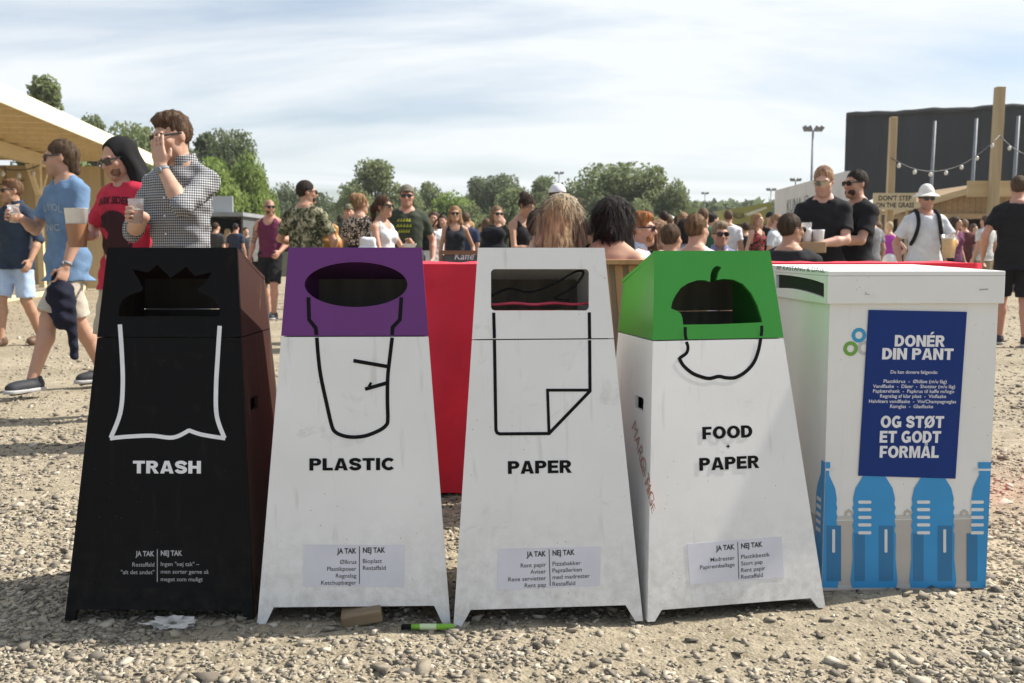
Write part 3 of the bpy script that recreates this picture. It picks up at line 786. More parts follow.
# red bag rim and a loose cable seen inside the paper opening
P = paper['P']; zz = 0.0
z_r = (F.uv(540, 309)[1]) * math.cos(paper['lean'])
mb = MB(); rt = paper['dfront'](z_r)
mb.tube([P(u, rt + 0.05 + 0.004 * math.sin(u * 40), z_r + 0.012 + 0.002 * math.sin(u * 55)) for u in np.linspace(-0.16, 0.17, 24)], 0.005, 6)
mb.build('bag_rim', mat('red_bag_rim', (0.55, 0.05, 0.09), 0.5, 0.15, 20), paper['root'], True)
mb = MB()
pts = [(-0.16, 0.16, z_r + .03), (-0.10, 0.17, z_r + .055), (-0.04, 0.16, z_r + .045), (0.03, 0.15, z_r + .07), (0.09, 0.13, z_r + .105), (0.11, 0.12, z_r + .1), (0.08, 0.12, z_r + .06), (0.03, 0.13, z_r + .03), (0.07, .13, z_r + .022)]
mb.tube([P(*p) for p in smooth_pts(pts, 5)], 0.0035, 6)
mb.build('cable', INK, paper['root'], True)

# food and paper: bitten apple opening
s5 = lambda L: [(600 + x / 2.97, 230 + y / 2.97) for x, y in L]
hole = s5([(247, 281), (245, 262), (240, 248), (228, 240), (211, 233), (214, 215), (224, 195), (240, 172), (262, 158), (290, 149), (312, 149), (327, 154), (329, 128), (336, 113), (348, 106), (361, 111), (352, 126), (347, 149), (366, 145), (396, 147), (425, 160), (450, 188), (468, 224), (480, 262), (482, 274), (440, 276), (345, 280)])
food = make_bin('waste_bin', 'white bin marked FOOD + PAPER with a green top and bitten apple opening', (647.5, 622), (825.5, 607.5), (654.5, 251.5), (770, 250), 339.5, (604, 0.042, 0.022),
                (W3, GREEN, W3, GREEN, DARKWOOD), hole, BAGC, slots=(-1,))
F = food['F']; mb = MB()
F.ribbon(mb, smooth_pts(F.uvs(s5([(253, 288), (253, 310), (256, 326)])), 4), 0.0095)
F.ribbon(mb, smooth_pts(F.uvs(s5([(480, 284), (480, 300), (478, 315)])), 4), 0.0095)
F.ribbon(mb, smooth_pts(F.uvs(s5([(256, 332), (261, 348), (256, 366), (236, 380)])), 5), 0.0095)
F.ribbon(mb, smooth_pts(F.uvs(s5([(234, 378), (246, 401), (272, 424), (300, 436), (325, 441), (352, 435), (375, 439), (402, 438), (432, 421), (456, 394), (470, 358), (477, 321)])), 5), 0.0105, 0.0013)
mb.build('pictogram', INK, food['root'])
mb = MB(); fa = 0.035
heavy(F, mb, 'FOOD', 727.5, 438.3, 50, 12.3); mb.build('lettering', INK, food['root']); mb = MB(); F.text(mb, '+', 728, 449, h=5.5, bold=0.03); mb.build('lettering', INK, food['root']); mb = MB(); heavy(F, mb, 'PAPER', 729.5, 469.3, 60, 12.6)
mb.build('lettering', INK, food['root'])
sticker(food, [(690, 584.5), (784, 577.5), (781.5, 536.5), (687, 544)], STICKER, None, (['Madrester', 'Papiremballage'], ['Plastikbestik', 'Stort pap', 'Rent papir', 'Restaffald']), 737.5, 549, BEIGEINK, 5.2, 6.7, R(1.2))
# reddish marker scribble on the side
lean = food['lean']; ex, back, O = food['ex'], food['back'], food['O']
vt_ = F.uv(712, 250)[1]
pA = O + ex * food['XL'](0); pB = O + ex * food['XL'](vt_) + ev if False else O + food['F'].ex * food['XL'](vt_) + food['F'].ey * vt_
side = Plane(pA, back * -1, (pB - pA) - back * ((pB - pA).dot(back)), O)
mb = MB()
q0, q1 = side.uv(634, 430), side.uv(646, 480); ra = math.atan2(q1[1] - q0[1], q1[0] - q0[0])
side.text(mb, 'MARC-TIG', 632, 428, h=15, align='L', bold=0.0, off=0.0012, rot=ra, iso=True, sx=1.0)
side.text(mb, 'DE MINE', 640, 462, h=12, align='L', bold=0.0, off=0.0012, rot=ra, iso=True, sx=1.0)
mb.build('scribble', mat('rust_marker', (0.46, 0.26, 0.21), 0.6, 0.2, 60), food['root'])

# ------------------------------------------------------------------ deposit donation box
A, B = ground(821.5, 592), ground(985.5, 589.5)
ex = (B - A).normalized(); back = Vector((0, 0, 1)).cross(ex); O = (A + B) / 2; O.z = 0
hw = (B - A).length / 2; DEP = 0.60
WBOX = paint('white_box_paint', (0.80, 0.79, 0.76), (0.50, 0.45, 0.36), 0.22, 0.42, 9.0)
box = empty('donation_box', O, 'white lidded donation box with blue poster and printed blue bottles', 'donation box')
FB = Plane(O, ex, (0, 0, 1), O)
z_lid0 = FB.uv(900, 303.5)[1]; z_top = FB.uv(900, 270)[1] - 0.003
Z = Vector((0, 0, 1))
def PB(u, d, z): return ex * u + back * d + Z * z
def shell(x0, x1, d0, d1, z0, z1): return [PB(x0, d0, z0), PB(x1, d0, z0), PB(x1, d1, z0), PB(x0, d1, z0), PB(x0, d0, z1), PB(x1, d0, z1), PB(x1, d1, z1), PB(x0, d1, z1)]
BOXF = [(3, 2, 1, 0), (4, 5, 6, 7), (0, 1, 5, 4), (1, 2, 6, 5), (2, 3, 7, 6), (3, 0, 4, 7)]
SIDE_T = 0.012
mb = MB()
for s_ in ((-hw, hw, 0, SIDE_T), (-hw, hw, DEP - SIDE_T, DEP)):
    mb.add(shell(s_[0], s_[1], s_[2], s_[3], 0.004, z_lid0 + 0.004), BOXF)
for s_ in ((-hw, -hw + SIDE_T), (hw - SIDE_T, hw)):
    mb.add(shell(s_[0], s_[1], SIDE_T + .0005, DEP - SIDE_T - .0005, 0.004, z_lid0 + 0.004), BOXF)
mb.build('box_body', WBOX, box)
lo_ = 0.012
LH = hw + lo_
lid = MB()
lt_ = shell(-LH, LH, -lo_, DEP + lo_, z_top - 0.014, z_top); lt_[6] = lt_[6] + Z * 0.011; lt_[7] = lt_[7] + Z * 0.011; lid.add(lt_, BOXF)
lid.add(shell(-LH, LH, -lo_, -lo_ + 0.011, z_lid0, z_top - 0.0145), BOXF)
lid.add(shell(-LH, LH, DEP + lo_ - 0.011, DEP + lo_, z_lid0, z_top - 0.0145), BOXF)
lid.add(shell(LH - 0.011, LH, 0, DEP, z_lid0, z_top - 0.0145), BOXF)
SL = Plane(O - ex * LH + Z * 0, back * -1, (0, 0, 1), O)
slot = smooth_pts(SL.uvs([(824, 283.5), (812, 279.5), (797, 276.5), (783, 274.8), (776, 274.6)]), 4) + smooth_pts(SL.uvs([(776, 288), (790, 288.5), (805, 291.5), (824, 298)]), 4)
uu = [p[0] for p in slot]
slot = [(min(p[0], 0.002 - 0.014), p[1]) for p in slot]
SL.board(lid, [(-DEP, z_lid0), (-0.0, z_lid0), (-0.0, z_top - 0.0145), (-DEP, z_top - 0.0145)], [slot], 0.011)
lidO = lid.build('lid', WBOX, box); bevel(lidO, 0.002, 2)
mb = MB(); SL.text(mb, 'AF KASTANG & DASE', 799, 271, h=4.8, w=47, bold=0.0, off=0.001)
mb.build('scribble', mat('dark_green_marker', (0.03, 0.10, 0.04), 0.6, 0.2, 60), lidO)
for q_, w_ in (([(863.5, 295), (864, 292), (865, 294), (868, 294.5)], 0.0022), ([(977, 289.6), (986, 289)], 0.004)):
    mb = MB(); FB.ribbon(mb, FB.uvs(q_), w_, lo_ + 0.0008); mb.build('scuff', mat('grey_scuff', (0.4, 0.39, 0.37), 0.7, 0.1, 60), lidO)
# poster
NAVY = mat('navy_poster', (0.010, 0.036, 0.185), 0.6, 0.06, 6, spec=0.2)
mb = MB(); FB.board(mb, FB.uvs([(857.8, 475.5), (955, 478.5), (966.5, 311.8), (868.2, 309.8)]), [], 0.0008, 0.0033)
poster = mb.build('poster', NAVY, box)
mb = MB(); PO = 0.0042; rt = R(-0.7)
for s_, x, y, w in (('DONÉR', 919, 346.5, 50), ('DIN PANT', 917, 359.5, 71), ('OG STØT', 911.5, 427.5, 63), ('ET GODT', 909.5, 442.5, 61), ('FORMÅL', 908.5, 457.5, 59)):
    heavy(FB, mb, s_, x, y, w, 11.8 if y > 400 else 11.4, PO, rt, 0.07)
for s_, x, y, w in (('Du kan donere følgende:', 913.5, 373.5, 47), ('Plastikkrus  -  Øldåse (m/u låg)', 914.5, 382.8, 63), ('Vandflaske  -  Dåser  -  Shotstar (m/u låg)', 913.5, 387.8, 82), ('Papbærehank  -  Papkrus til kaffe m/logo', 913, 392.6, 81),
                    ('Regnslag af klar plast  -  Vinflaske', 912.5, 397.6, 66), ('Halvliters vandflaske  -  Vin/Champagneglas', 912, 402.8, 87), ('Ramglas  -  Glasflaske', 911, 407.8, 43)):
    FB.text(mb, s_, x, y, h=3.5, w=w, bold=0.008, off=PO, rot=rt)
mb.build('lettering', WHITE_INK, poster)
# ring emblem
for cx, cy, c in ((858.8, 335.2, (0.03, 0.30, 0.55)), (850.5, 348.6, (0.16, 0.36, 0.05)), (864.5, 348, (0.5, 0.5, 0.5))):
    mb = MB(); u, v = FB.uv(cx, cy); k = 1 / 322
    FB.board(mb, [(u + 7.2 * k * math.cos(a), v + 7.2 * k * math.sin(a)) for a in np.linspace(0, 6.2832, 29)[:-1]],
             [[(u + 3.6 * k * math.cos(a), v + 3.6 * k * math.sin(a)) for a in np.linspace(0, 6.2832, 29)[:-1]]], 0.0005, 0.0009)
    mb.build('ring_emblem', mat('ring_print', c, 0.5, 0.05, 10), box)
# printed crate band and bottles
mb = MB(); s88 = lambda L: [(770 + x / 2.811, 440 + y / 2.811) for x, y in L]
u0, u1 = -hw + 0.001, hw - 0.001
vb0, vb1 = FB.uv(900, 590)[1] + 0.002, FB.uv(900, 440 + 225 / 2.811)[1]
FB.board(mb, [(u0, vb0), (u1, vb0), (u1, vb1), (u0, vb1)], [], 0.0004, 0.0008)
mb.build('crate_print', mat('taupe_print', (0.47, 0.435, 0.395), 0.45, 0.05, 10), box)
for y_ in (216.5, 411):
    mb = MB()
    v_ = FB.uv(900, 440 + y_ / 2.811)[1]; FB.board(mb, [(u0, v_ - .006), (u1, v_ - .006), (u1, v_ + .006), (u0, v_ + .006)], [], 0.0003, 0.0012)
    mb.build('crate_rim_print', mat('pale_grey_print', (0.52, 0.50, 0.47), 0.45, 0.05, 10), box)
for cx in (221, 386, 545):
    mb = MB()
    FB.ribbon(mb, FB.uvs(s88([(cx - 9, 214), (cx - 7, 203), (cx, 198), (cx + 8, 203), (cx + 10, 214)])), 0.008, 0.0015)
    mb.build('crate_handle_print', mat('taupe_print', (0.47, 0.435, 0.395), 0.45, 0.05, 10), box)
BLUE = mat('blue_bottle_print', (0.030, 0.285, 0.60), 0.42, 0.05, 10)
BLUED = mat('deep_blue_print', (0.024, 0.175, 0.37), 0.42, 0.05, 10)
PALE = mat('pale_print', (0.70, 0.72, 0.72), 0.45, 0.05, 10)
k = 1 / 2.811
for cx in (145, 292, 457, 608):
    prof = [(-33, 62), (-33, 75), (-29, 84), (-29, 98), (-52, 135), (-59, 165), (-57, 180), (-61, 190), (-57, 203), (-61, 215), (-57, 228), (-61, 240), (-57, 254), (-61, 265), (-60, 330), (-66, 395), (-62, 415)]
    prof = [(x * (0.72 if cx in (145, 608) else 1.0), y) for x, y in prof]
    pol = [(cx + x, y) for x, y in prof] + [(cx - x, y) for x, y in reversed(prof)]
    uv = FB.uvs(s88(pol)); uv = [(min(max(p[0], u0), u1), p[1]) for p in uv]
    clean = [uv[0]]
    for p in uv[1:]:
        if math.hypot(p[0] - clean[-1][0], p[1] - clean[-1][1]) > 1e-5: clean.append(p)
    mb = MB(); FB.board(mb, clean, [], 0.0003, 0.0020); bo = mb.build('bottle_print', BLUE, box)
    mb = MB()
    for a0, a1, b0, b1 in ((-60, -28, 262, 396), (14, 58, 240, 396)):
        q = [(min(max(p[0], u0), u1), p[1]) for p in FB.uvs(s88([(cx + a0 * .93, b1), (cx + a1 * .93, b1), (cx + a1 * .93, b0), (cx + a0 * .93, b0)]))]
        if q[1][0] - q[0][0] > 0.004: FB.board(mb, q, [], 0.0003, 0.0024)
    mb.build('shade_print', BLUED, bo)
    mb = MB()
    for y_ in (174, 195, 217, 238, 260):
        mb = MB(); q = [(min(max(p[0], u0), u1), p[1]) for p in FB.uvs(s88(rrect(cx - 45, y_ - 4.5, cx - 8, y_ + 4.5, 4)))]
        if max(p[0] for p in q) - min(p[0] for p in q) > 0.008: FB.board(mb, q, [], 0.0003, 0.0028); mb.build('stripe_print', PALE, bo)
    mb = MB(); q = [(min(max(p[0], u0), u1), p[1]) for p in FB.uvs(s88(rrect(cx + 29, 250, cx + 37, 316, 3.5)))]
    if max(p[0] for p in q) - min(p[0] for p in q) > 0.004: FB.board(mb, q, [], 0.0003, 0.0028); mb.build('highlight_print', PALE, bo)
    mb = MB(); q = [(min(max(p[0], u0), u1), p[1]) for p in FB.uvs(s88([(cx - 36, 86), (cx + 36, 86), (cx + 36, 80), (cx - 36, 80)]))]
    FB.board(mb, q, [], 0.0003, 0.0028)
    mb.build('neck_print', PALE, bo)

# the leftmost bottle and crate wrap round the corner onto the side
SB = Plane(O - ex * hw, back * -1, (0, 0, 1), O)
mb = MB(); SB.board(mb, [(-DEP + .001, vb0), (-.001, vb0), (-.001, vb1), (-DEP + .001, vb1)], [], 0.0004, 0.0008); mb.build('crate_print', mat('taupe_print', (0.47, 0.435, 0.395), 0.45, 0.05, 10), box)
vz = [FB.uv(830, 440 + y / 2.811)[1] for y in (62, 75, 98, 135, 165, 265, 330, 395, 415)]
mb = MB(); SB.board(mb, [(-.001, vz[8]), (-.001, vz[0]), (-.03, vz[0]), (-.03, vz[2]), (-.055, vz[3]), (-.066, vz[4]), (-.066, vz[5]), (-.066, vz[6]), (-.074, vz[7]), (-.07, vz[8])], [], 0.0003, 0.0020); bo = mb.build('bottle_print', BLUE, box)
for y_ in (174, 195, 217, 238, 260):
    v_ = FB.uv(830, 440 + y_ / 2.811)[1]; mb = MB(); SB.board(mb, [(-.058, v_ - .006), (-.02, v_ - .006), (-.02, v_ + .006), (-.058, v_ + .006)], [], 0.0003, 0.0026); mb.build('stripe_print', PALE, bo)

# ------------------------------------------------------------------ things on and behind the bins' row
CLOTH = mat('red_cloth', (0.80, 0.022, 0.050), 0.8, 0.14, 5, 0.9, 9)
def draped_table(name, x0, x1, y0, depth, top, label):
    root = empty(name, ((x0 + x1) / 2, y0 + depth / 2, 0), label, 'table')
    nu, L = 90, (x1 - x0) * 2 + depth * 2
    per = []
    n1, n2 = max(8, int((x1 - x0) / 0.025)), max(8, int(depth / 0.025))
    hx, hy = (x1 - x0) / 2, depth / 2
    for i in range(n1): per.append((-hx + 2 * hx * i / n1, -hy, 0, -1))
    for i in range(n2): per.append((hx, -hy + 2 * hy * i / n2, 1, 0))
    for i in range(n1): per.append((hx - 2 * hx * i / n1, hy, 0, 1))
    for i in range(n2): per.append((-hx, hy - 2 * hy * i / n2, -1, 0))
    n = len(per); vs, fs = [], []
    rows = np.linspace(0, 1, 22)
    for r_ in rows:
        for i, (x, y, nx_, ny_) in enumerate(per):
            s_ = i * 0.025
            f = (0.030 * math.sin(s_ * 9 + 1.3 * r_) + 0.018 * math.sin(s_ * 23 + 2 + r_ * 4) + 0.006 * math.sin(s_ * 5 - r_ * 9)) * (0.15 + 0.85 * r_)
            f += 0.045 * r_ ** 1.2 + 0.006 * math.sin(r_ * 26 + s_ * 2) * (1 - r_) * min(1, r_ * 8)
            vs.append((x + nx_ * f, y + ny_ * f, top * (1 - r_) + 0.012 * r_ + 0.004 * math.sin(s_ * 14) * (r_ > 0.9)))
    m = len(rows)
    for j in range(m - 1):
        for i in range(n): fs.append((j * n + i, (j + 1) * n + i, (j + 1) * n + (i + 1) % n, j * n + (i + 1) % n))
    # crumpled top sheet
    k0 = len(vs); gx_, gy_ = 26, 10
    for a in range(gx_ + 1):
        for b in range(gy_ + 1):
            e = min(a, gx_ - a, b, gy_ - b) > 0
            x, y = -hx + 2 * hx * a / gx_, -hy + 2 * hy * b / gy_
            z = top + (0.6 if x0 > 0.5 else 1.0) * (0.004 * math.sin(x * 19 + y * 7) + 0.003 * math.sin(x * 41 - y * 13) + 0.003) * e
            vs.append((x, y, z))
    for a in range(gx_):
        for b in range(gy_):
            i0 = k0 + a * (gy_ + 1) + b; fs.append((i0, i0 + gy_ + 1, i0 + gy_ + 2, i0 + 1))
    mb = MB(); mb.add(vs, fs); mb.build('tablecloth', CLOTH, root, True)
    fr = MB(); fr.box((0, 0, top - 0.035), (2 * hx - 0.06, depth - 0.06, 0.03)); fr.build('tabletop', wood('pine_board', (0.45, 0.32, 0.17), (0.34, 0.23, 0.11), 0), root)
    for sx in (-1, 1):
        for sy in (-1, 1):
            lg = MB(); lg.box((sx * (hx - 0.10), sy * (depth / 2 - 0.10), (top - 0.05) / 2), (0.05, 0.05, top - 0.05)); lg.build('leg', wood('pine_board_v', (0.45, 0.32, 0.17), (0.34, 0.23, 0.11), 2), root)
    return root
draped_table('draped_table', -0.50, 0.24, 4.22, 0.46, 0.992, 'red draped table between the PLASTIC and PAPER bins')
draped_table('draped_table', 1.10, 1.93, 4.12, 0.40, 0.997, 'red draped table behind the donation box')

# slatted wooden stand seen between the paper and food bins
PINE = wood('orange_pine', (0.56, 0.33, 0.13), (0.42, 0.22, 0.08), 2, 1.0)
PALEP = wood('pale_pine', (0.72, 0.60, 0.40), (0.6, 0.47, 0.28), 2)
sl = empty('slatted_stand', at(630, 300, 3.95) * Vector((1, 1, 0)) if False else Vector((at(632, 300, 3.95).x, 3.95, 0)), 'orange slatted wooden stand between the PAPER and FOOD bins', 'wooden stand')
mb = MB(); mb.box((0, 0.05, 0.5), (0.60, 0.02, 0.985)); mb.build('backing', PALEP, sl)
mb = MB(); mb.box((0, 0.035, 1.003), (0.64, 0.12, 0.018)); mb.build('rail', PINE, sl)
for i in range(11):
    x = -0.27 + i * 0.054
    mb = MB(); mb.beam((x - 0.0, 0.02, 0.992), (x + 0.085, 0.02, 0.0), 0.031, 0.022, (0, 1, 0)); mb.build('slat', PINE, sl)
for x in (-0.28, 0.28):
    mb = MB(); mb.box((x, 0.29, 0.49), (0.05, 0.05, 0.98)); mb.build('leg', PINE, sl)
mb = MB(); mb.box((0, 0.20, 0.985), (0.6, 0.26, 0.015)); mb.build('shelf', PINE, sl)

# small litter in front of the bins
wb = empty('wood_block', ground(361, 627) + Vector((0, 0.02, 0.0)), 'sawn wood offcut lying under the PLASTIC bin', 'wood block', rz=R(6))
mb = MB(); mb.box((0, 0, 0.030), (0.112, 0.07, 0.036), Matrix.Rotation(R(-9), 3, 'Y') @ Matrix.Rotation(R(8), 3, 'X')); o = bevel(mb.build('block', wood('weathered_offcut', (0.27, 0.20, 0.12), (0.15, 0.105, 0.06), 0, 1.4), wb), 0.004, 2)
pp = ground(430, 630)
mk = empty('marker_pen', pp, 'green marker pen lying between the PLASTIC and PAPER bins', 'pen', rz=R(1))
LIME = mat('lime_plastic', (0.18, 0.42, 0.03), 0.35, 0.05, 20)
MX = Matrix.Rotation(R(90), 3, 'Y')
mb = MB(); mb.lathe([(0.0001, -0.052), (0.0078, -0.052), (0.0082, -0.03), (0.0082, 0.055), (0.0074, 0.066), (0.0001, 0.068)], (0, 0, 0.0095), 14, MX); mb.build('barrel', LIME, mk, True)
mb = MB(); mb.lathe([(0.0001, -0.080), (0.006, -0.080), (0.0072, -0.076), (0.0078, -0.053), (0.0001, -0.0525)], (0, 0, 0.0095), 14, MX); mb.build('cap', INK, mk, True)
mb = MB(); mb.lathe([(0.00855, -0.028), (0.00855, 0.018)], (0, 0, 0.0095), 14, MX); mb.build('label_band', mat('pale_label', (0.55, 0.68, 0.4), 0.4, 0.05, 10), mk, True)
# crumpled paper under the trash bin
def crumple(loc, sx, sy, sz, seed, label):
    r_ = np.random.default_rng(seed); bm = bmesh.new(); bmesh.ops.create_icosphere(bm, subdivisions=3, radius=1)
    for v in bm.verts:
        c = v.co.copy()
        k = 0.75 + 0.35 * math.sin(c.x * 7 + seed) * math.sin(c.y * 9 + 2) + 0.22 * math.sin(c.z * 13 + c.x * 11) + (r_.random() - .5) * 0.18
        v.co = Vector((c.x * sx * k, c.y * sy * k, max(c.z * sz * k + sz * .5, 0.0)))
    me = bpy.data.meshes.new('crumpled_paper'); bm.to_mesh(me); bm.free()
    o = link('crumpled_paper', me, mat('dirty_tissue', (0.55, 0.53, 0.49), 0.8, 0.2, 40)); o.location = loc
    return tag(o, label, 'litter')
crumple(ground(172, 627), 0.075, 0.045, 0.020, 3, 'crumpled grey tissue lying under the TRASH bin')

# ------------------------------------------------------------------ timber pavilion, left
YEL = wood('new_timber', (0.80, 0.67, 0.42), (0.70, 0.56, 0.33), 1, 0.35)
PLY = wood('roof_planks', (0.76, 0.63, 0.40), (0.68, 0.54, 0.32), 1, 0.3, 0.14, 0.7, 0)
WALLP = wood('plywood_wall', (0.56, 0.43, 0.24), (0.48, 0.35, 0.18), 2, 0.3, 0.6, 0.7, 1)
dv = Vector((-0.153, 0.988, 0)).normalized(); sv = Vector((-dv.y, dv.x, 0))      # sv points left, away from the walkway
P0 = Vector((-7.85, 15.2, 0))
ang = math.atan2(dv.y, dv.x) - math.pi / 2
pav = empty('timber_pavilion', P0, 'open timber pavilion with pale plank roof at the left edge', 'pavilion', rz=ang)
# local: +y along the walkway edge, -x away from it
ROOFZ = 3.33
mb = MB(); mb.box((-2.8, 2.0, ROOFZ + 0.20), (5.56, 20.0, 0.06)); mb.build('roof', PLY, pav)
mb = MB(); mb.box((0.02, 2.0, ROOFZ + 0.14), (0.05, 20.1, 0.30)); mb.build('fascia', wood('pale_fascia', (0.80, 0.74, 0.57), (0.76, 0.68, 0.49), 1, 0.3), pav)
for y in np.arange(-7.6, 12, 0.9):
    mb = MB(); mb.box((-2.8, y, ROOFZ + 0.095), (5.5, 0.06, 0.149)); mb.build('rafter', YEL, pav)
mb = MB(); mb.box((-2.05, 2.0, ROOFZ - 0.13), (0.14, 19.6, 0.30)); mb.build('beam', YEL, pav)
mb = MB(); mb.box((-5.0, 2.0, ROOFZ - 0.13), (0.14, 19.6, 0.30)); mb.build('beam', YEL, pav)
for y in (-6.5, -2.5, 1.5, 5.5, 9.2):
    mb = MB(); mb.box((-2.05, y, (ROOFZ - 0.28) / 2), (0.13, 0.16, ROOFZ - 0.282)); mb.build('post', YEL, pav)
    for s_ in (-1, 1):
        mb = MB(); mb.beam((-2.05, y + s_ * 0.08, ROOFZ - 0.95), (-2.05, y + s_ * 0.72, ROOFZ - 0.28), 0.10, 0.10); mb.build('brace', YEL, pav)
    mb = MB(); mb.box((-5.0, y, (ROOFZ - 0.28) / 2), (0.13, 0.16, ROOFZ - 0.282)); mb.build('post', YEL, pav)
mb = MB(); mb.box((-5.35, 2.0, 1.55), (0.05, 19.0, 3.0)); mb.build('back_wall', WALLP, pav)
mb = MB(); mb.box((-2.75, 11.6, 1.64), (5.1, 0.05, 3.2)); mb.build('end_wall', wood('plywood_end', (0.74, 0.61, 0.38), (0.66, 0.52, 0.30), 2, 0.3, 1.2, 0.7, 0), pav)
mb = MB(); mb.box((-3.6, 2.0, 0.14), (3.9, 19.2, 0.04)); mb.build('deck', wood('grey_deck', (0.34, 0.30, 0.24), (0.24, 0.21, 0.17), 1, 0.3, 0.15, 0.8, 0), pav)
mb = MB(); mb.box((-1.67, 2.0, 0.06), (0.04, 19.2, 0.118)); mb.build('deck_edge', YEL, pav)
BULB = mat('frosted_bulb', (0.62, 0.60, 0.55), 0.25, 0.02, 5)
CABLE = mat('black_cable', (0.015, 0.015, 0.015), 0.5, 0.1, 10)
def string_lights(pts, sag, nb, label, drop=0.09, r=0.05, cr=0.014, group=None):
    root = empty('string_lights', Vector(pts[0]), label, 'string lights', group)
    line = []
    for a, b in zip(pts[:-1], pts[1:]):
        a, b = Vector(a), Vector(b)
        for i in range(13):
            t = i / 12; p = a.lerp(b, t); p.z -= sag * 4 * t * (1 - t); line.append(p - Vector(pts[0]))
    mb = MB(); mb.tube(line, cr, 5); mb.build('cable', CABLE, root, True)
    tot = len(line) - 1
    for i in range(nb):
        q = (i + 0.5) / nb * tot; k = int(q); p = line[k].lerp(line[min(k + 1, tot)], q - k)
        mb = MB(); mb.lathe([(0.0005, -1.5 * r), (r * .6, -1.35 * r), (r, -0.6 * r), (r * .85, 0.2 * r), (r * .4, 0.9 * r), (0.0005, 1.0 * r)], p + Vector((0, 0, -drop)), 10)
        b_ = mb.build('bulb', BULB, root, True)
    return root
W = lambda x, y, z: P0 + dv * y + sv * (-x) + Vector((0, 0, z))
string_lights([W(-1.95, -4, 3.05), W(-1.95, 0.5, 2.95), W(-1.95, 4.5, 3.0), W(-1.95, 9, 3.05)], 0.25, 14, 'string of small bulbs under the timber pavilion beam', 0.10, 0.055)
string_lights([W(-4.8, -4, 2.9), W(-2.3, 1.5, 2.6), W(-4.8, 5.5, 2.9), W(-2.3, 9, 2.7)], 0.35, 12, 'second string of bulbs zigzagging inside the timber pavilion', 0.10, 0.055)

# ------------------------------------------------------------------ far stalls, left
def stall(name, px0, px1, Y, h, d, cw, cr, label, over=0.3):
    x0, x1 = at(px0, 240, Y).x, at(px1, 240, Y).x
    r_ = empty(name, ((x0 + x1) / 2, Y + d / 2, 0), label, 'stall'); w = x1 - x0
    mb = MB(); mb.box((0, d / 2 - .03, h / 2), (w, 0.06, h)); mb.build('back_wall', cw, r_)
    for s_ in (-1, 1):
        mb = MB(); mb.box((s_ * (w / 2 - .03), 0, h / 2), (0.06, d - .13, h)); mb.build('side_wall', cw, r_)
    mb = MB(); mb.box((0, -d / 2 + .05, 0.5), (w - .13, 0.08, 1.0)); mb.build('counter', cw, r_)
    mb = MB(); mb.box((0, -over / 2, h + .06), (w + .2, d + over, 0.115)); mb.build('roof', cr, r_)
    return r_
DGREY = mat('dark_grey_cladding', (0.10, 0.105, 0.11), 0.7, 0.15, 3)
LGREY = mat('light_grey_board', (0.45, 0.47, 0.48), 0.6, 0.08, 2)
s1 = stall('food_stall', 205, 243, 30, 2.05, 3, DGREY, mat('grey_roof', (0.26, 0.27, 0.28), 0.6, 0.1, 2), 'dark grey food stall with a pale roof board beyond the TRASH bin')
mb = MB(); mb.box((-0.1, -1.2, 2.42), (0.62, 0.06, 0.50)); mb.build('roof_board', LGREY, s1)
for px, w_, zc_, h_, c_, lb in ((249, 0.34, 1.86, 0.62, (0.72, 0.50, 0.16), 'orange yellow upright banner sign beyond the tank top man'), (256, 0.2, 1.72, 0.5, (0.68, 0.66, 0.60), 'small white upright banner sign next to an orange one'), (262, 0.26, 1.66, 0.62, (0.62, 0.60, 0.5), 'cream upright banner sign right of a small white one')):
    p = at(px, 230, 32); r_ = empty('banner_sign', (p.x, 32, 0), lb, 'sign')
    mb = MB(); mb.box((0, 0, zc_), (w_, 0.04, h_)); mb.build('panel', mat('banner', c_, 0.6, 0.06, 3), r_)
    for s_ in (-1, 1):
        mb = MB(); mb.tube([(s_ * w_ * .4, 0.045, 0), (s_ * w_ * .4, 0.045, zc_ + h_ * .4)], 0.02, 6); mb.build('post', DGREY, r_, True)
s2 = stall('market_stall', 246, 290, 40, 2.0, 3, mat('olive_cladding', (0.16, 0.17, 0.11), 0.7, 0.15, 3), mat('pale_roof', (0.5, 0.49, 0.44), 0.6, 0.1, 2), 'low olive market stall with pale roof behind the tank top man')

# ------------------------------------------------------------------ chalkboard
p = at(462, 254, 6.2)
cb = empty('chalkboard', (p.x, 6.2, 0), 'small framed chalkboard with white writing behind the red table', 'chalkboard')
WDK = wood('brown_frame', (0.28, 0.15, 0.07), (0.2, 0.1, 0.05), 0)
mb = MB(); mb.box((0, 0, 0.78), (0.24, 0.015, 0.48)); mb.build('board', mat('slate', (0.10, 0.11, 0.105), 0.8, 0.15, 9), cb)
for c_, d_ in (((0, -0.004, 1.035), (0.28, 0.03, 0.025)), ((0, -0.004, 0.53), (0.28, 0.03, 0.025)), ((-0.1305, -0.004, 0.7825), (0.02, 0.03, 0.479)), ((0.1305, -0.004, 0.7825), (0.02, 0.03, 0.479))):
    mb = MB(); mb.box(c_, d_); mb.build('frame', WDK, cb)
for s_ in (-1, 1):
    mb = MB(); mb.beam((s_ * .10, 0.03, 0.55), (s_ * .10, 0.12, 0.0), 0.03, 0.02); mb.build('leg', WDK, cb)
    mb = MB(); mb.beam((s_ * .10, 0.0, 0.52), (s_ * .10, -0.06, 0.0), 0.03, 0.02); mb.build('leg', WDK, cb)
mb = MB(); CP = Plane((p.x, 6.2 - 0.0085, 0), (1, 0, 0), (0, 0, 1), (p.x, 6.2, 0))
CP.text(mb, 'Kaffe', 464, 259.5, w=19, bold=0.01, italic=0.2); mb.build('lettering', WHITE_INK, cb)

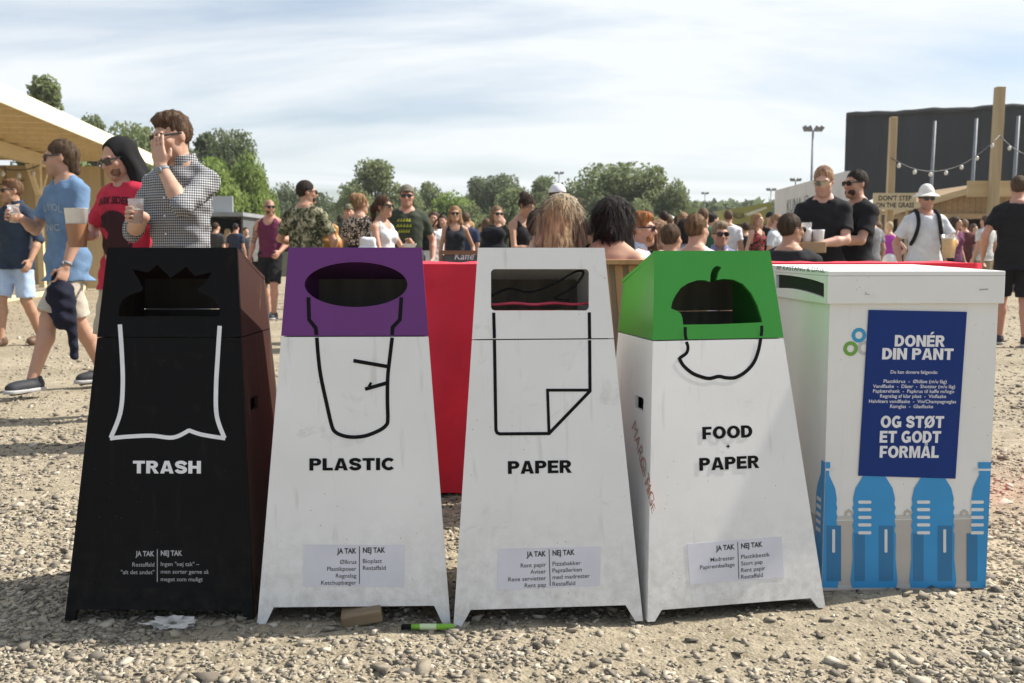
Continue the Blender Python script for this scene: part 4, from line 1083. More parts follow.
# ------------------------------------------------------------------ right: stage, hut, posts, signs
BLK = mat('black_stage_cloth', (0.011, 0.0125, 0.0145), 0.9, 0.3, 0.25, 0.5, 0.6, stretch=(1, 1, 0.25))
sx0 = at(845, 150, 64).x
st_ = empty('stage', (sx0 + 14, 64, 0), 'huge black cloth covered stage wall at the upper right', 'stage')
n = 60; vs, fs = [], []  # tall cloth panels with a soft ripple
top_z = [9.55 + 0.9 * (i / n) * 1.2 + 0.04 * math.sin(i * 0.9) + 0.03 * math.sin(i * 2.3) for i in range(n + 1)]
for i in range(n + 1):
    x = -14 + 34 * i / n; y = -0.0 + 0.10 * math.sin(i * 1.7) + 0.06 * math.sin(i * 3.1) - 5.5 * i / n
    vs += [(x, y, 0), (x, y - 0.15 * math.sin(i), 5), (x, y, top_z[i]), (x + 4.4, y + 12, top_z[i])]
for i in range(n):
    a = 4 * i; b = a + 4
    fs += [(a, b, b + 1, a + 1), (a + 1, b + 1, b + 2, a + 2), (a + 2, b + 2, b + 3, a + 3)]
fs.append((0, 1, 2, 3)) if False else None
k = len(vs); vs += [(-9.6, 12, 0)]; fs.append((0, 1, 2, 3, k))
mb = MB(); mb.add(vs, [f for f in fs if f]); mb.build('cloth_wall', BLK, st_)
mb = MB(); pts = [(-14 + 34 * i / n, -0.12 - 5.5 * i / n, top_z[i] - 0.02) for i in range(n + 1)]; mb.tube(pts, 0.17, 6); mb.build('roof_edge', mat('black_truss', (0.012, 0.012, 0.013), 0.6, 0.2, 1), st_, True)
STEEL = mat('galvanised_steel', (0.20, 0.215, 0.235), 0.6, 0.1, 5, metal=0.15)
for px, py, Y in ((935, 121, 40), (976.5, 118.5, 38), (1018.5, 116, 36)):
    t = at(px, py, Y)
    mb = MB(); mb.tube([(0, 0, 0), (0.08, 0, t.z * .5), (0.14, 0, t.z)], [0.075, 0.07, 0.06], 8)
    o = mb.build('steel_pole', STEEL, None, True); o.location = (t.x - 0.14, Y, 0)
    tag(o, {935: 'thin grey steel pole left of the middle one before the black stage', 976.5: 'thin grey steel pole just left of the tall timber post', 1018.5: 'thin grey steel pole at the right edge before the black stage'}[px], 'pole', 'steel poles in front of the stage')
POSTW = wood('weathered_post', (0.42, 0.32, 0.18), (0.30, 0.22, 0.12), 2, 0.4)
HY = 26.0
def post(px, py, Y, w, label, tilt=0.0):
    t = at(px, py, Y); mb = MB(); mb.box((0, 0, t.z / 2), (w, w, t.z), Matrix.Rotation(tilt, 3, 'Y'))
    o = bevel(mb.build('timber_post', POSTW), 0.01, 1); o.location = (t.x - tilt * t.z / 2, Y, 0)
    return tag(o, label, 'post', 'tall timber posts')
p1_ = post(893.5, 117, 23.0, 0.15, 'slim timber post behind the DON\'T STEP sign', R(0.6))
p2_ = post(1000, 87, 24.5, 0.205, 'tallest thick timber post by the hut roof', R(0.9))
# hut
hx0, hx1 = at(884, 210, HY).x, at(1090, 210, HY).x
hut = empty('timber_hut', ((hx0 + hx1) / 2, HY, 0), 'low timber hut with plank roof and dark interior at the right', 'hut')
hw_ = (hx1 - hx0) / 2
HW = wood('hut_timber', (0.46, 0.33, 0.18), (0.34, 0.23, 0.12), 0, 0.4)
HR = wood('hut_roof_planks', (0.40, 0.27, 0.14), (0.29, 0.19, 0.09), 1, 0.4, 0.15, 0.7, 0)
zE = at(884, 214, HY).z
ridge_x = at(985, 200, HY).x - (hx0 + hx1) / 2; zR = zE + 0.72
for a, b in (((-hw_, zE), (ridge_x, zR)), ((ridge_x, zR), (hw_, zE))):
    mb = MB(); vs = [(a[0], -0.5, a[1]), (b[0], -0.5, b[1]), (b[0], 4.5, b[1]), (a[0], 4.5, a[1])]
    mb.add(vs + [(v[0], v[1], v[2] + 0.08) for v in vs], [(3, 2, 1, 0), (4, 5, 6, 7), (0, 1, 5, 4), (1, 2, 6, 5), (2, 3, 7, 6), (3, 0, 4, 7)]); mb.build('roof', HR, hut)
    mb = MB(); mb.beam((a[0], -0.53, a[1] + .03), (b[0], -0.53, b[1] + .03), 0.05, 0.16); mb.build('verge_board', wood('pale_verge', (0.58, 0.46, 0.28), (0.46, 0.35, 0.2), 0, .4), hut)
mb = MB(); mb.box((0, -0.35, zE - 0.07), (2 * hw_, 0.10, 0.13)); mb.build('front_beam', HW, hut)
mb = MB(); mb.add([(-hw_ + .1, -0.30, zE), (hw_ - .1, -0.30, zE), (ridge_x, -0.30, zR - .01)], [(0, 1, 2)]); mb.build('gable_board', HR, hut)
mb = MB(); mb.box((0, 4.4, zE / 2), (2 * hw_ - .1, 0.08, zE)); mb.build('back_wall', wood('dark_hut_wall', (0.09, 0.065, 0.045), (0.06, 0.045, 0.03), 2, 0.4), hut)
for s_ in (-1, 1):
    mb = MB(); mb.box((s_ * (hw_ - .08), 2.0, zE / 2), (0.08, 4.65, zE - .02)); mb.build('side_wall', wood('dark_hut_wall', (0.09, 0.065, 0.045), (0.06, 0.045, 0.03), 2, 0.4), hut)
for x in (-hw_ + .3, ridge_x - 1.2, ridge_x + 1.4):
    mb = MB(); mb.box((x, -0.35, (zE - .14) / 2), (0.12, 0.10, zE - .14)); mb.build('post', HW, hut)
a, b = at(966.5, 181, 24.8), at(1060, 197, 24.8)
bb = MB(); bb.box((0, 0, 0), (b.x - a.x, 0.05, a.z - b.z)); o = bb.build('plank_board', wood('fresh_plank', (0.52, 0.40, 0.22), (0.42, 0.30, 0.15), 0, .4)); o.location = ((a.x + b.x) / 2, 24.65 + .1, (a.z + b.z) / 2)
bpy.context.view_layer.update()
o.parent = hut; o.matrix_parent_inverse = hut.matrix_world.inverted() if False else Matrix.Translation(-hut.location)
# sign
p = at(894.5, 201.5, 22.7)
sg = empty('warning_sign', (p.x, 22.7, 0), 'wooden board sign reading DON\'T STEP ON THE GRASS', 'sign')
wS = (at(916, 200, 22.7).x - at(873, 200, 22.7).x); hS = at(894, 193, 22.7).z - at(894, 210, 22.7).z
mb = MB(); mb.box((0, 0, p.z), (wS, 0.03, hS)); mb.build('board', wood('sign_board', (0.50, 0.42, 0.27), (0.42, 0.34, 0.2), 0, .5), sg)
SP = Plane((p.x, 22.7 - 0.016, 0), (1, 0, 0), (0, 0, 1), (p.x, 22.7, 0)); mb = MB()
SP.text(mb, "DON'T STEP", 895, 200.4, h=5.0, w=33, bold=0.02, off=0.002); SP.text(mb, 'ON THE GRASS', 895, 207.4, h=5.0, w=38, bold=0.02, off=0.002); mb.build('lettering', INK, sg)
for s_ in (-.3, .3):
    mb = MB(); mb.box((s_, 0.04, (p.z + .1) / 2), (0.05, 0.04, p.z + .1)); mb.build('stake', POSTW, sg)
string_lights([at(891, 158, 22.85), at(1000, 135, 24.3)], 0.55, 7, 'string of bulbs sagging between the two timber posts', 0.055, 0.045, 0.011)
string_lights([at(1000, 136, 24.3), at(1060, 150, 24.0)], 0.3, 3, 'string of bulbs right of the tallest timber post', 0.055, 0.045, 0.011)
# tent behind the sign
def pyramid_tent(px0, px1, Y, z0, z1, d, c, label):
    x0, x1 = at(px0, 210, Y).x, at(px1, 210, Y).x; w = x1 - x0
    r_ = empty('white_tent', ((x0 + x1) / 2, Y + d / 2, 0), label, 'tent')
    mb = MB(); q = [(-w / 2, -d / 2, z0), (w / 2, -d / 2, z0), (w / 2, d / 2, z0), (-w / 2, d / 2, z0)]; m_ = [(x * .35, y * .35, z0 + (z1 - z0) * .55) for x, y, _ in q]
    mb.add(q + m_ + [(0, 0, z1)], [(0, 1, 5, 4), (1, 2, 6, 5), (2, 3, 7, 6), (3, 0, 4, 7), (4, 5, 8), (5, 6, 8), (6, 7, 8), (7, 4, 8)]); mb.build('canopy', c, r_)
    mb = MB(); lo = [(x, y, z0 - .25) for x, y, _ in q]; mb.add(lo + [(x, y, z0 - .002) for x, y, _ in q], [(0, 1, 5, 4), (1, 2, 6, 5), (2, 3, 7, 6), (3, 0, 4, 7)]); mb.build('valance', c, r_)
    for x, y, _ in q:
        mb = MB(); mb.tube([(x * .96, y * .96, 0), (x * .96, y * .96, z0)], 0.03, 6); mb.build('pole', STEEL, r_, True)
    return r_
CANV = mat('white_canvas', (0.74, 0.73, 0.69), 0.8, 0.05, 2)
pyramid_tent(872, 940, 34, at(900, 206, 34).z, at(905, 190.5, 35).z, 3.2, CANV, 'white pyramid tent rising behind the DON\'T STEP sign')
pyramid_tent(655, 695, 44, at(675, 224, 44).z, at(675, 214, 45).z, 3, CANV, 'white pyramid tent in front of the round bushy trees')
# long white roofed bar
r_ = stall('long_bar', 688, 738, 52, at(700, 222, 52).z - .3, 4, mat('bar_wall', (0.34, 0.33, 0.30), 0.7, 0.1, 2), CANV, 'long low bar with a white roof beyond the crowd', 0.6)
# olive tent with brown letters
x0, x1 = at(726, 210, 30).x, at(772, 210, 30).x
ob = empty('olive_stall', ((x0 + x1) / 2, 31, 0), 'olive yellow stall with sloping top and brown letters', 'stall')
w = x1 - x0; OL = mat('olive_canvas', (0.30, 0.28, 0.075), 0.7, 0.12, 2)
zl, zr_, zb = at(726, 209.5, 30).z, at(772, 202.5, 30).z, at(750, 224, 30).z
mb = MB(); q = [(-w / 2, -1, zb), (w / 2, -1, zb), (w / 2, -1, zr_), (-w / 2, -1, zl)]; mb.add(q + [(x, 1, z) for x, _, z in q], [(0, 1, 2, 3), (7, 6, 5, 4), (0, 4, 5, 1), (1, 5, 6, 2), (2, 6, 7, 3), (3, 7, 4, 0)]); mb.build('fascia', OL, ob)
mb = MB(); mb.box((0, .1, zb / 2), (w * .94, 1.7, zb - .01)); mb.build('bar_front', mat('dark_bar', (0.07, 0.065, 0.05), 0.7, 0.2, 3), ob)
OP = Plane((ob.location.x, 30 - 0.0, 0), (1, 0, 0), (0, 0, 1), ob.location); mb = MB()
OP.text(mb, 'MALLIA', 737, 218.3, h=6, w=15, bold=0.03, off=0.01); mb.build('lettering', mat('brown_letters', (0.12, 0.075, 0.04), 0.6, .1, 5), ob)
mb = MB(); mb.add([OP.loc(*OP.uv(x, y), 0.012) for x, y in ((744, 214), (766, 206.5), (767, 208.5), (748, 216))], [(0, 3, 2, 1)]); mb.build('brush_stroke', mat('cream_print', (0.65, 0.6, 0.42), 0.6, .1, 5), ob)
# white board wall with KUNA @
A_, B_ = at(775, 190.5, 25.0), at(846, 172, 18.9)
A_.z = 0; zt_ = at(775, 190.5, 25.0).z
exk = (B_ * Vector((1, 1, 0)) - A_ * Vector((1, 1, 0))); lk = exk.length
kb = empty('board_wall', A_, 'white painted board wall with tall letters KUNA @', 'board wall')
exk.normalize(); bk = Vector((0, 0, 1)).cross(exk)
mb = MB(); M3 = Matrix((exk, bk, Vector((0, 0, 1)))).transposed()
mb.box(exk * lk / 2 + Vector((0, 0, zt_ / 2)) + bk * 0.05, (lk, 0.10, zt_), M3); mb.build('panel', mat('white_boards', (0.64, 0.61, 0.56), 0.7, 0.08, 1.5), kb)
for f_ in (0.05, 0.5, 0.95):
    mb = MB(); mb.box(exk * lk * f_ + Vector((0, 0, zt_ / 2)) + bk * 0.16, (0.1, 0.1, zt_), M3); mb.build('stud', POSTW, kb)
KP = Plane(A_, exk, (0, 0, 1), A_); mb = MB()
KP.text(mb, 'KUNA @', 797.5, 211, h=14, w=21, bold=0.0, off=0.006); mb.build('lettering', mat('grey_letters', (0.13, 0.12, 0.11), 0.6, .1, 5), kb)

# floodlight masts
def mast(px, py, Y, label, k=1.0):
    t = at(px, py, Y); r_ = empty('floodlight_mast', (t.x, Y, 0), label, 'floodlight', 'floodlight masts round the field')
    mb = MB(); mb.tube([(0, 0, 0), (0, 0, t.z)], [0.11 * k, 0.06 * k], 8); mb.build('pole', STEEL, r_, True)
    mb = MB(); mb.beam((-0.5 * k, 0, t.z), (0.5 * k, 0, t.z), 0.07 * k, 0.07 * k); mb.build('crossbar', STEEL, r_)
    for x in (-0.48, -0.2, 0.2, 0.48):
        mb = MB(); mb.box((x * k, -0.05, t.z + 0.14 * k), (0.24 * k, 0.10 * k, 0.30 * k), Matrix.Rotation(R(30 if x > 0 else -30), 3, 'Y') @ Matrix.Rotation(R(25), 3, 'X')); mb.build('lamp_head', mat('lamp_housing', (0.16, 0.17, 0.18), 0.4, .1, 4, metal=.4), r_)
mast(813, 131, 62, 'tall floodlight mast left of the black stage', 1.05)
mast(795.5, 181, 90, 'floodlight mast above the KUNA @ board wall', 0.85)
mast(771, 190.5, 110, 'floodlight mast beside the left end of the KUNA @ board wall', 0.9)
mast(705, 194, 120, 'thin floodlight mast right of the round bushy trees', 0.75)
mast(559, 174, 95, 'floodlight mast rising above the tree line behind the white cap', 0.75)

# ------------------------------------------------------------------ trees
def leaf_mat(name, c1, c2):
    m, nt, b = nodes_of(name); L = nt.links.new
    ge = N(nt, 'ShaderNodeNewGeometry'); r = N(nt, 'ShaderNodeValToRGB'); e = r.color_ramp.elements
    e[0].color = rgb(c1); e[1].color = rgb(c2); L(ge.outputs['Random Per Island'], r.inputs[0])
    L(r.outputs[0], b.inputs['Base Color']); b.inputs['Roughness'].default_value = 0.6; b.inputs['Specular IOR Level'].default_value = 0.3
    tr = N(nt, 'ShaderNodeBsdfTranslucent'); L(r.outputs[0], tr.inputs['Color'])
    mx = N(nt, 'ShaderNodeMixShader'); mx.inputs[0].default_value = 0.5; L(b.outputs[0], mx.inputs[1]); L(tr.outputs[0], mx.inputs[2])
    L(mx.outputs[0], nt.nodes['Material Output'].inputs['Surface'])
    return m
LEAFA = leaf_mat('leaves_mid', (0.175, 0.215, 0.10), (0.27, 0.31, 0.15))
LEAFB = leaf_mat('leaves_dark', (0.125, 0.16, 0.085), (0.20, 0.235, 0.12))
LEAFC = leaf_mat('leaves_light', (0.20, 0.28, 0.07), (0.30, 0.38, 0.11))
BARK = mat('bark', (0.10, 0.08, 0.06), 0.9, 0.3, 6, 0.6, 20)
def tree_meshes(seed, H, rad, kind, n=6500, leaf=0.22):
    r_ = np.random.default_rng(seed)
    lobes = []
    nl = {'round': 22, 'tall': 20, 'bush': 24}[kind]
    for i in range(nl):
        u = r_.random()
        if kind == 'round':
            z = H * (0.30 + 0.62 * u); R0 = rad * math.sqrt(max(0.05, 1 - ((u - 0.42) / 0.62) ** 2)); s_ = rad * (0.28 + 0.18 * r_.random())
        elif kind == 'tall':
            z = H * (0.18 + 0.76 * u); R0 = rad * (1.05 - 0.85 * u) * (0.6 + 0.4 * r_.random()); s_ = rad * (0.30 + 0.15 * r_.random()) * (1.15 - 0.6 * u)
        else:
            z = H * (0.16 + 0.70 * u); R0 = rad * math.sqrt(max(0.1, 1 - (u * 0.95) ** 2)); s_ = rad * (0.26 + 0.18 * r_.random())
        a = r_.random() * 6.283; q = R0 * r_.random() ** 0.5 * 0.8
        lobes.append((q * math.cos(a), q * math.sin(a), z, s_))
    lobes.append((0, 0, H * 0.9, rad * (0.22 if kind == 'tall' else 0.32)))
    w = np.array([l[3] ** 2 for l in lobes]); w /= w.sum()
    idx = r_.choice(len(lobes), n, p=w); Lb = np.array(lobes)[idx]
    d = r_.normal(size=(n, 3)); d /= np.linalg.norm(d, axis=1)[:, None]
    rr = Lb[:, 3] * (0.45 + 0.62 * r_.random(n) ** 0.6)
    rr *= 1 + 0.35 * (vnoise(d[:, 0] * 2.3 + idx * 7, d[:, 2] * 2.3 + d[:, 1] * 1.7, seed) - 0.5)
    P_ = Lb[:, :3] + d * rr[:, None] * np.array([1, 1, 0.82])
    P_ = P_[P_[:, 2] > 0.4]; n = len(P_)
    nrm = d[:n] * 0.6 + r_.normal(size=(n, 3)) * 0.6; nrm /= np.linalg.norm(nrm, axis=1)[:, None]
    t = np.cross(nrm, r_.normal(size=(n, 3))); t /= np.linalg.norm(t, axis=1)[:, None]; b_ = np.cross(nrm, t)
    s_ = leaf * (0.55 + 0.9 * r_.random(n))[:, None]
    bend = nrm * s_ * 0.25
    V = np.stack([P_ - t * s_ * .5, P_ - b_ * s_ * .36 + bend, P_ + t * s_ * .6, P_ + b_ * s_ * .36 + bend], 1).reshape(-1, 3)
    Fq = np.arange(n * 4).reshape(n, 4)
    crown = np_mesh('crown', V, Fq)
    mb = MB(); mb.tube([(0, 0, -0.1), (0.05, 0.02, H * .2), (-0.05, 0.04, H * .5), (0, 0, H * .85)], [H * .028, H * .022, H * .014, H * .004], 8)
    for i in range(7):
        l = lobes[i]; z0 = H * (0.18 + 0.05 * i); mb.tube([(0, 0, z0), (l[0] * .5, l[1] * .5, (z0 + l[2]) / 2 + .1), (l[0], l[1], l[2])], [H * .012, H * .008, H * .003], 6)
    me = bpy.data.meshes.new('trunk'); me.from_pydata(mb.v, [], mb.f); me.update()
    return crown, me
TM = {}
for nm, a_ in (('round', (11, 8.0, 3.3, 'round', 9000, 0.26)), ('round2', (12, 8.0, 3.6, 'round', 9000, 0.26)), ('tall', (13, 10.0, 2.5, 'tall', 9000, 0.26)), ('bush', (14, 6.0, 3.6, 'bush', 9000, 0.26)), ('bush2', (15, 6.0, 3.4, 'bush', 9000, 0.26))):
    TM[nm] = tree_meshes(*a_)
H0 = dict(round=8.0, round2=8.0, tall=10.0, bush=6.0, bush2=6.0)
def tree(kind, px, py, Y, wpx, leafm, label, rz, group=None, cat='tree'):
    t = at(px, py, Y); H = t.z
    rad0 = {'round': 3.6, 'round2': 3.9, 'tall': 2.6, 'bush': 3.9, 'bush2': 3.7}[kind]
    sc = H / (H0[kind] * 0.99); sw = (wpx * 1.3 / FPX * Y / 2) / rad0
    r_ = empty('tree', (t.x, Y, 0), label, cat, group, rz)
    cm, tm = TM[kind]
    for nm, me, mt in (('crown', cm, leafm), ('trunk', tm, BARK)):
        o = bpy.data.objects.new(nm, me); C.objects.link(o); o.parent = r_; o.scale = (sw, sw, sc)
        if not me.materials: me.materials.append(mt)
        o.material_slots[0].link = 'OBJECT'; o.material_slots[0].material = mt
    return r_
GR = 'trees along the far edge of the field'
for i, a_ in enumerate([
    ('tall', 42, 74, 42, 92, LEAFA, 'pointed green treetop above the timber pavilion roof at far left'),
    ('round', 95, 120, 44, 40, LEAFA, 'small treetop peeking over the pavilion roof behind the men'),
    ('round2', 133, 128, 46, 55, LEAFA, 'round treetop at the low end of the pavilion roof'),
    ('round', 176, 132, 60, 50, LEAFB, 'dark tree behind the gingham shirt man'),
    ('tall', 205, 131, 62, 56, LEAFB, 'dark tall tree right of the gingham shirt man'),
    ('round2', 231, 134, 60, 50, LEAFB, 'highest tree right of the gingham shirt man'),
    ('bush', 214, 163, 50, 74, LEAFC, 'bright green bush below the dark tall trees'),
    ('bush2', 247, 160, 52, 46, LEAFC, 'bright green tree on the right slope of the left clump'),
    ('bush', 262, 180, 54, 34, LEAFC, 'low bright green shrub ending the left clump'),
    ('bush2', 288, 188, 90, 42, LEAFB, 'distant dark tree behind the camouflage shirt'),
    ('bush', 318, 196, 95, 50, LEAFB, 'distant low tree between the camouflage man and the big round tree'),
    ('round', 375, 163, 68, 64, LEAFA, 'big round tree behind the man in the green t-shirt'),
    ('bush2', 356, 190, 64, 40, LEAFA, 'lower bush at the left foot of the big round tree'),
    ('round2', 405, 190, 70, 36, LEAFA, 'small tree right of the big round tree'),
    ('bush', 428, 186, 80, 50, LEAFA, 'mid green bushy tree above the women in white and black tops'),
    ('bush2', 452, 196, 68, 60, LEAFC, 'light green low bush behind the long haired woman'),
    ('round', 478, 179, 86, 36, LEAFB, 'dark narrow tree left of the centre of the tree line'),
    ('round2', 503, 177, 84, 46, LEAFB, 'dark rounded tree above the woman with the backpack'),
    ('bush', 515, 192, 66, 66, LEAFA, 'broad low bush above the woman with the backpack'),
    ('round', 543, 178, 82, 40, LEAFA, 'tree left of the white cap'),
    ('bush2', 570, 186, 68, 66, LEAFA, 'bushy tree directly behind the white cap'),
    ('round2', 617, 166, 66, 74, LEAFA, 'biggest bushy tree right of the blonde woman'),
    ('bush', 655, 171, 66, 68, LEAFA, 'bushy tree forming the right end of the tree line'),
    ('bush2', 676, 185, 64, 44, LEAFA, 'low sloping bush at the right end of the tree line'),
    ('bush', 600, 200, 62, 70, LEAFB, 'low dark bush in front of the biggest bushy tree'),
    ('bush', 722, 210, 110, 28, LEAFB, 'tiny distant tree left of the olive stall'),
    ('bush2', 640, 203, 60, 60, LEAFA, 'low bush beneath the right end of the tree line'),
    ('bush2', 398, 208, 66, 50, LEAFB, 'low dark bush below the small tree'),
    ('bush', 470, 207, 64, 60, LEAFA, 'low bush behind the woman in sunglasses')]):
    tree(*a_, rz=i * 1.9, group=GR)
hd = link('hedge', np_mesh('hedge', *(lambda n: (lambda P_, t, b_: (np.stack([P_ - t, P_ - b_, P_ + t, P_ + b_], 1).reshape(-1, 3), np.arange(n * 4).reshape(n, 4)))(
    np.stack([rng.random(n) * 190 - 110, 118 + rng.random(n) * 6, rng.random(n) ** .85 * (6.2 + 1.4 * vnoise((np.arange(n) * 7919 % 1000) * 0.0 + 3, np.zeros(n), 3))], 1), rng.normal(size=(n, 3)) * .35, rng.normal(size=(n, 3)) * .35))(30000)), LEAFB)
tag(hd, 'far off dark wood closing the view behind the trees', 'woodland', kind='stuff')

# light summer dust in the air over the field
hz = MB(); hz.box((20, 76, 5.5), (330, 172, 13.2)); m, nt, b = nodes_of('haze'); nt.nodes.remove(b)
pv = N(nt, 'ShaderNodeVolumePrincipled'); pv.inputs['Color'].default_value = (0.88, 0.92, 0.95, 1); pv.inputs['Density'].default_value = 0.0005; pv.inputs['Anisotropy'].default_value = 0.3
nt.links.new(pv.outputs[0], nt.nodes['Material Output'].inputs['Volume'])
hzo = hz.build('haze', m); tag(hzo, 'thin pale summer haze over the field', 'haze', kind='stuff')

# ------------------------------------------------------------------ people: one continuous body surface each
def smin(a, b, k):
    h = np.maximum(k - np.abs(a - b), 0) / k
    return np.minimum(a, b) - h * h * k * 0.25
class Field:
    def __init__(s, lo, hi, h):
        s.h = h; s.lo = np.array(lo, float); s.n = np.ceil((np.array(hi) - s.lo) / h).astype(int) + 1
        s.F = np.full(s.n, 0.2, np.float32); s.ax = [s.lo[i] + h * np.arange(s.n[i]) for i in range(3)]
    def win(s, lo, hi):
        sl = []
        for i in range(3):
            a = int(np.clip(math.floor((lo[i] - s.lo[i]) / s.h), 0, s.n[i])); b = int(np.clip(math.ceil((hi[i] - s.lo[i]) / s.h) + 1, 0, s.n[i]))
            sl.append(slice(a, b))
        return tuple(sl), s.ax[0][sl[0]][:, None, None], s.ax[1][sl[1]][None, :, None], s.ax[2][sl[2]][None, None, :]
    def put(s, sl, d, k, op):
        if d.size == 0: return
        if op == 'u': s.F[sl] = smin(s.F[sl], d, k)
        elif op == 's': s.F[sl] = -smin(-s.F[sl], d, k)
    def cone(s, a, b, ra, rb, k=0.02, op='u', cut0=False, cut1=False, ell=None):
        a, b = np.array(a, float), np.array(b, float); m = max(ra, rb) + 0.05
        sl, X, Y, Z_ = s.win(np.minimum(a, b) - m, np.maximum(a, b) + m)
        ba = b - a; L2 = max(ba @ ba, 1e-9); L_ = math.sqrt(L2)
        px, py, pz = X - a[0], Y - a[1], Z_ - a[2]
        tr = (px * ba[0] + py * ba[1] + pz * ba[2]) / L2; t = np.clip(tr, 0, 1)
        d = np.sqrt((px - ba[0] * t) ** 2 + (py - ba[1] * t) ** 2 + (pz - ba[2] * t) ** 2) - (ra + (rb - ra) * t)
        if cut0: d = np.maximum(d, -tr * L_)
        if cut1: d = np.maximum(d, (tr - 1) * L_)
        s.put(sl, d, k, op)
    def ell(s, c, r, k=0.02, op='u', M=None):
        c = np.array(c, float); r = np.array(r, float); m = r.max() + 0.05
        sl, X, Y, Z_ = s.win(c - m, c + m)
        x, y, z = X - c[0], Y - c[1], Z_ - c[2]
        if M is not None:
            A_ = np.array(M).T; x, y, z = (A_[0][0] * x + A_[0][1] * y + A_[0][2] * z, A_[1][0] * x + A_[1][1] * y + A_[1][2] * z, A_[2][0] * x + A_[2][1] * y + A_[2][2] * z)
        k0 = np.sqrt((x / r[0]) ** 2 + (y / r[1]) ** 2 + (z / r[2]) ** 2); k1 = np.sqrt((x / r[0] ** 2) ** 2 + (y / r[1] ** 2) ** 2 + (z / r[2] ** 2) ** 2)
        d = np.where(k0 < 1e-3, -r.min(), k0 * (k0 - 1) / np.maximum(k1, 1e-6))
        s.put(sl, d, k, op)
    def torso(s, U, O, prof, k=0.03, cut0=False):
        """prof rows: z a b yoff, in the torso frame standing on the pelvis"""
        pr = np.array(prof); z0, z1 = pr[0, 0], pr[-1, 0]; m = 0.30
        sl, X, Y, Z_ = s.win(O - np.array([m, m + .35, .25]), O + np.array([m, m + .35, z1 + .12]))
        x, y, z = X - O[0], Y - O[1], Z_ - O[2]
        A_ = np.array(U).T
        x, y, z = (A_[0][0] * x + A_[0][1] * y + A_[0][2] * z, A_[1][0] * x + A_[1][1] * y + A_[1][2] * z, A_[2][0] * x + A_[2][1] * y + A_[2][2] * z)
        zc_ = np.clip(z, z0, z1)
        a = np.interp(zc_, pr[:, 0], pr[:, 1]); b = np.interp(zc_, pr[:, 0], pr[:, 2]); yo = np.interp(zc_, pr[:, 0], pr[:, 3])
        e = 2.4
        d = ((np.abs(x / a) ** e + np.abs((y - yo) / b) ** e) ** (1 / e) - 1) * np.minimum(a, b)
        dz = np.maximum(np.maximum(z - z1, z0 - z), 0)
        d = np.where(dz > 0, np.sqrt(np.maximum(d, 0) ** 2 + dz ** 2), d)
        if cut0: d = np.maximum(d, z0 - z)
        s.put(sl, d, k, 'u')
    def halfspace(s, n, p):
        """keep the side where (q-p).n < 0"""
        X, Y, Z_ = s.ax[0][:, None, None], s.ax[1][None, :, None], s.ax[2][None, None, :]
        s.F = np.maximum(s.F, ((X - p[0]) * n[0] + (Y - p[1]) * n[1] + (Z_ - p[2]) * n[2]).astype(np.float32))
    def strands(s, amp, fr, seed):
        X, Y, Z_ = s.ax[0][:, None, None], s.ax[1][None, :, None], s.ax[2][None, None, :]
        w = np.sin(X * fr + seed + 1.6 * np.sin(Z_ * 14 + seed)) * np.sin(Y * fr * 1.1 + seed * 2) + 0.5 * np.sin((X - Y) * fr * 1.9 + Z_ * 9 + seed)
        s.F = s.F + (amp * w).astype(np.float32)
    def wrinkle(s, amp, fr, seed):
        X, Y, Z_ = s.ax[0][:, None, None], s.ax[1][None, :, None], s.ax[2][None, None, :]
        w = np.sin(X * fr * 1.3 + Z_ * fr * 0.8 + seed) * np.sin(Y * fr * 1.1 - Z_ * fr * 0.9 + seed * 2) + 0.6 * np.sin((X + Y) * fr * 0.7 + Z_ * fr * 1.9 + seed * 3)
        s.F = s.F + (amp * w).astype(np.float32)
    def mesh(s):
        F = s.F; ins = F < 0; nx_, ny_, nz_ = F.shape
        c = np.zeros((nx_ - 1, ny_ - 1, nz_ - 1), np.uint8)
        for i in (0, 1):
            for j in (0, 1):
                for k in (0, 1): c += ins[i:nx_ - 1 + i, j:ny_ - 1 + j, k:nz_ - 1 + k]
        act = (c > 0) & (c < 8); idx = np.argwhere(act)
        if len(idx) == 0: return None
        vid = np.full(c.shape, -1, np.int32); vid[act] = np.arange(len(idx))
        acc = np.zeros((len(idx), 3)); cnt = np.zeros(len(idx))
        co = np.array([(i, j, k) for i in (0, 1) for j in (0, 1) for k in (0, 1)])
        val = [F[idx[:, 0] + o[0], idx[:, 1] + o[1], idx[:, 2] + o[2]] for o in co]
        for a in range(8):
            for b in range(a + 1, 8):
                if np.abs(co[a] - co[b]).sum() != 1: continue
                va, vb = val[a], val[b]; mk_ = (va < 0) != (vb < 0)
                t = np.where(mk_, va / np.where(mk_, va - vb, 1), 0)
                p = co[a] + (co[b] - co[a]) * t[:, None]
                acc += p * mk_[:, None]; cnt += mk_
        V = s.lo + (idx + acc / cnt[:, None]) * s.h
        fs = []
        for ax in range(3):
            a1, a2 = [(1, 2), (2, 0), (0, 1)][ax]
            sl0 = [slice(None)] * 3; sl1 = [slice(None)] * 3
            sl0[ax] = slice(0, -1); sl1[ax] = slice(1, None)
            A_, B_ = ins[tuple(sl0)], ins[tuple(sl1)]
            e = np.argwhere(A_ != B_)
            ok = (e[:, a1] > 0) & (e[:, a2] > 0) & (e[:, a1] < F.shape[a1] - 1) & (e[:, a2] < F.shape[a2] - 1); e = e[ok]
            d1, d2 = np.zeros(3, int), np.zeros(3, int); d1[a1] = 1; d2[a2] = 1
            q = np.stack([vid[tuple((e - d1 - d2).T)], vid[tuple((e - d2).T)], vid[tuple(e.T)], vid[tuple((e - d1).T)]], 1)
            fl = ~A_[tuple(e.T)]
            q[fl] = q[fl][:, ::-1]
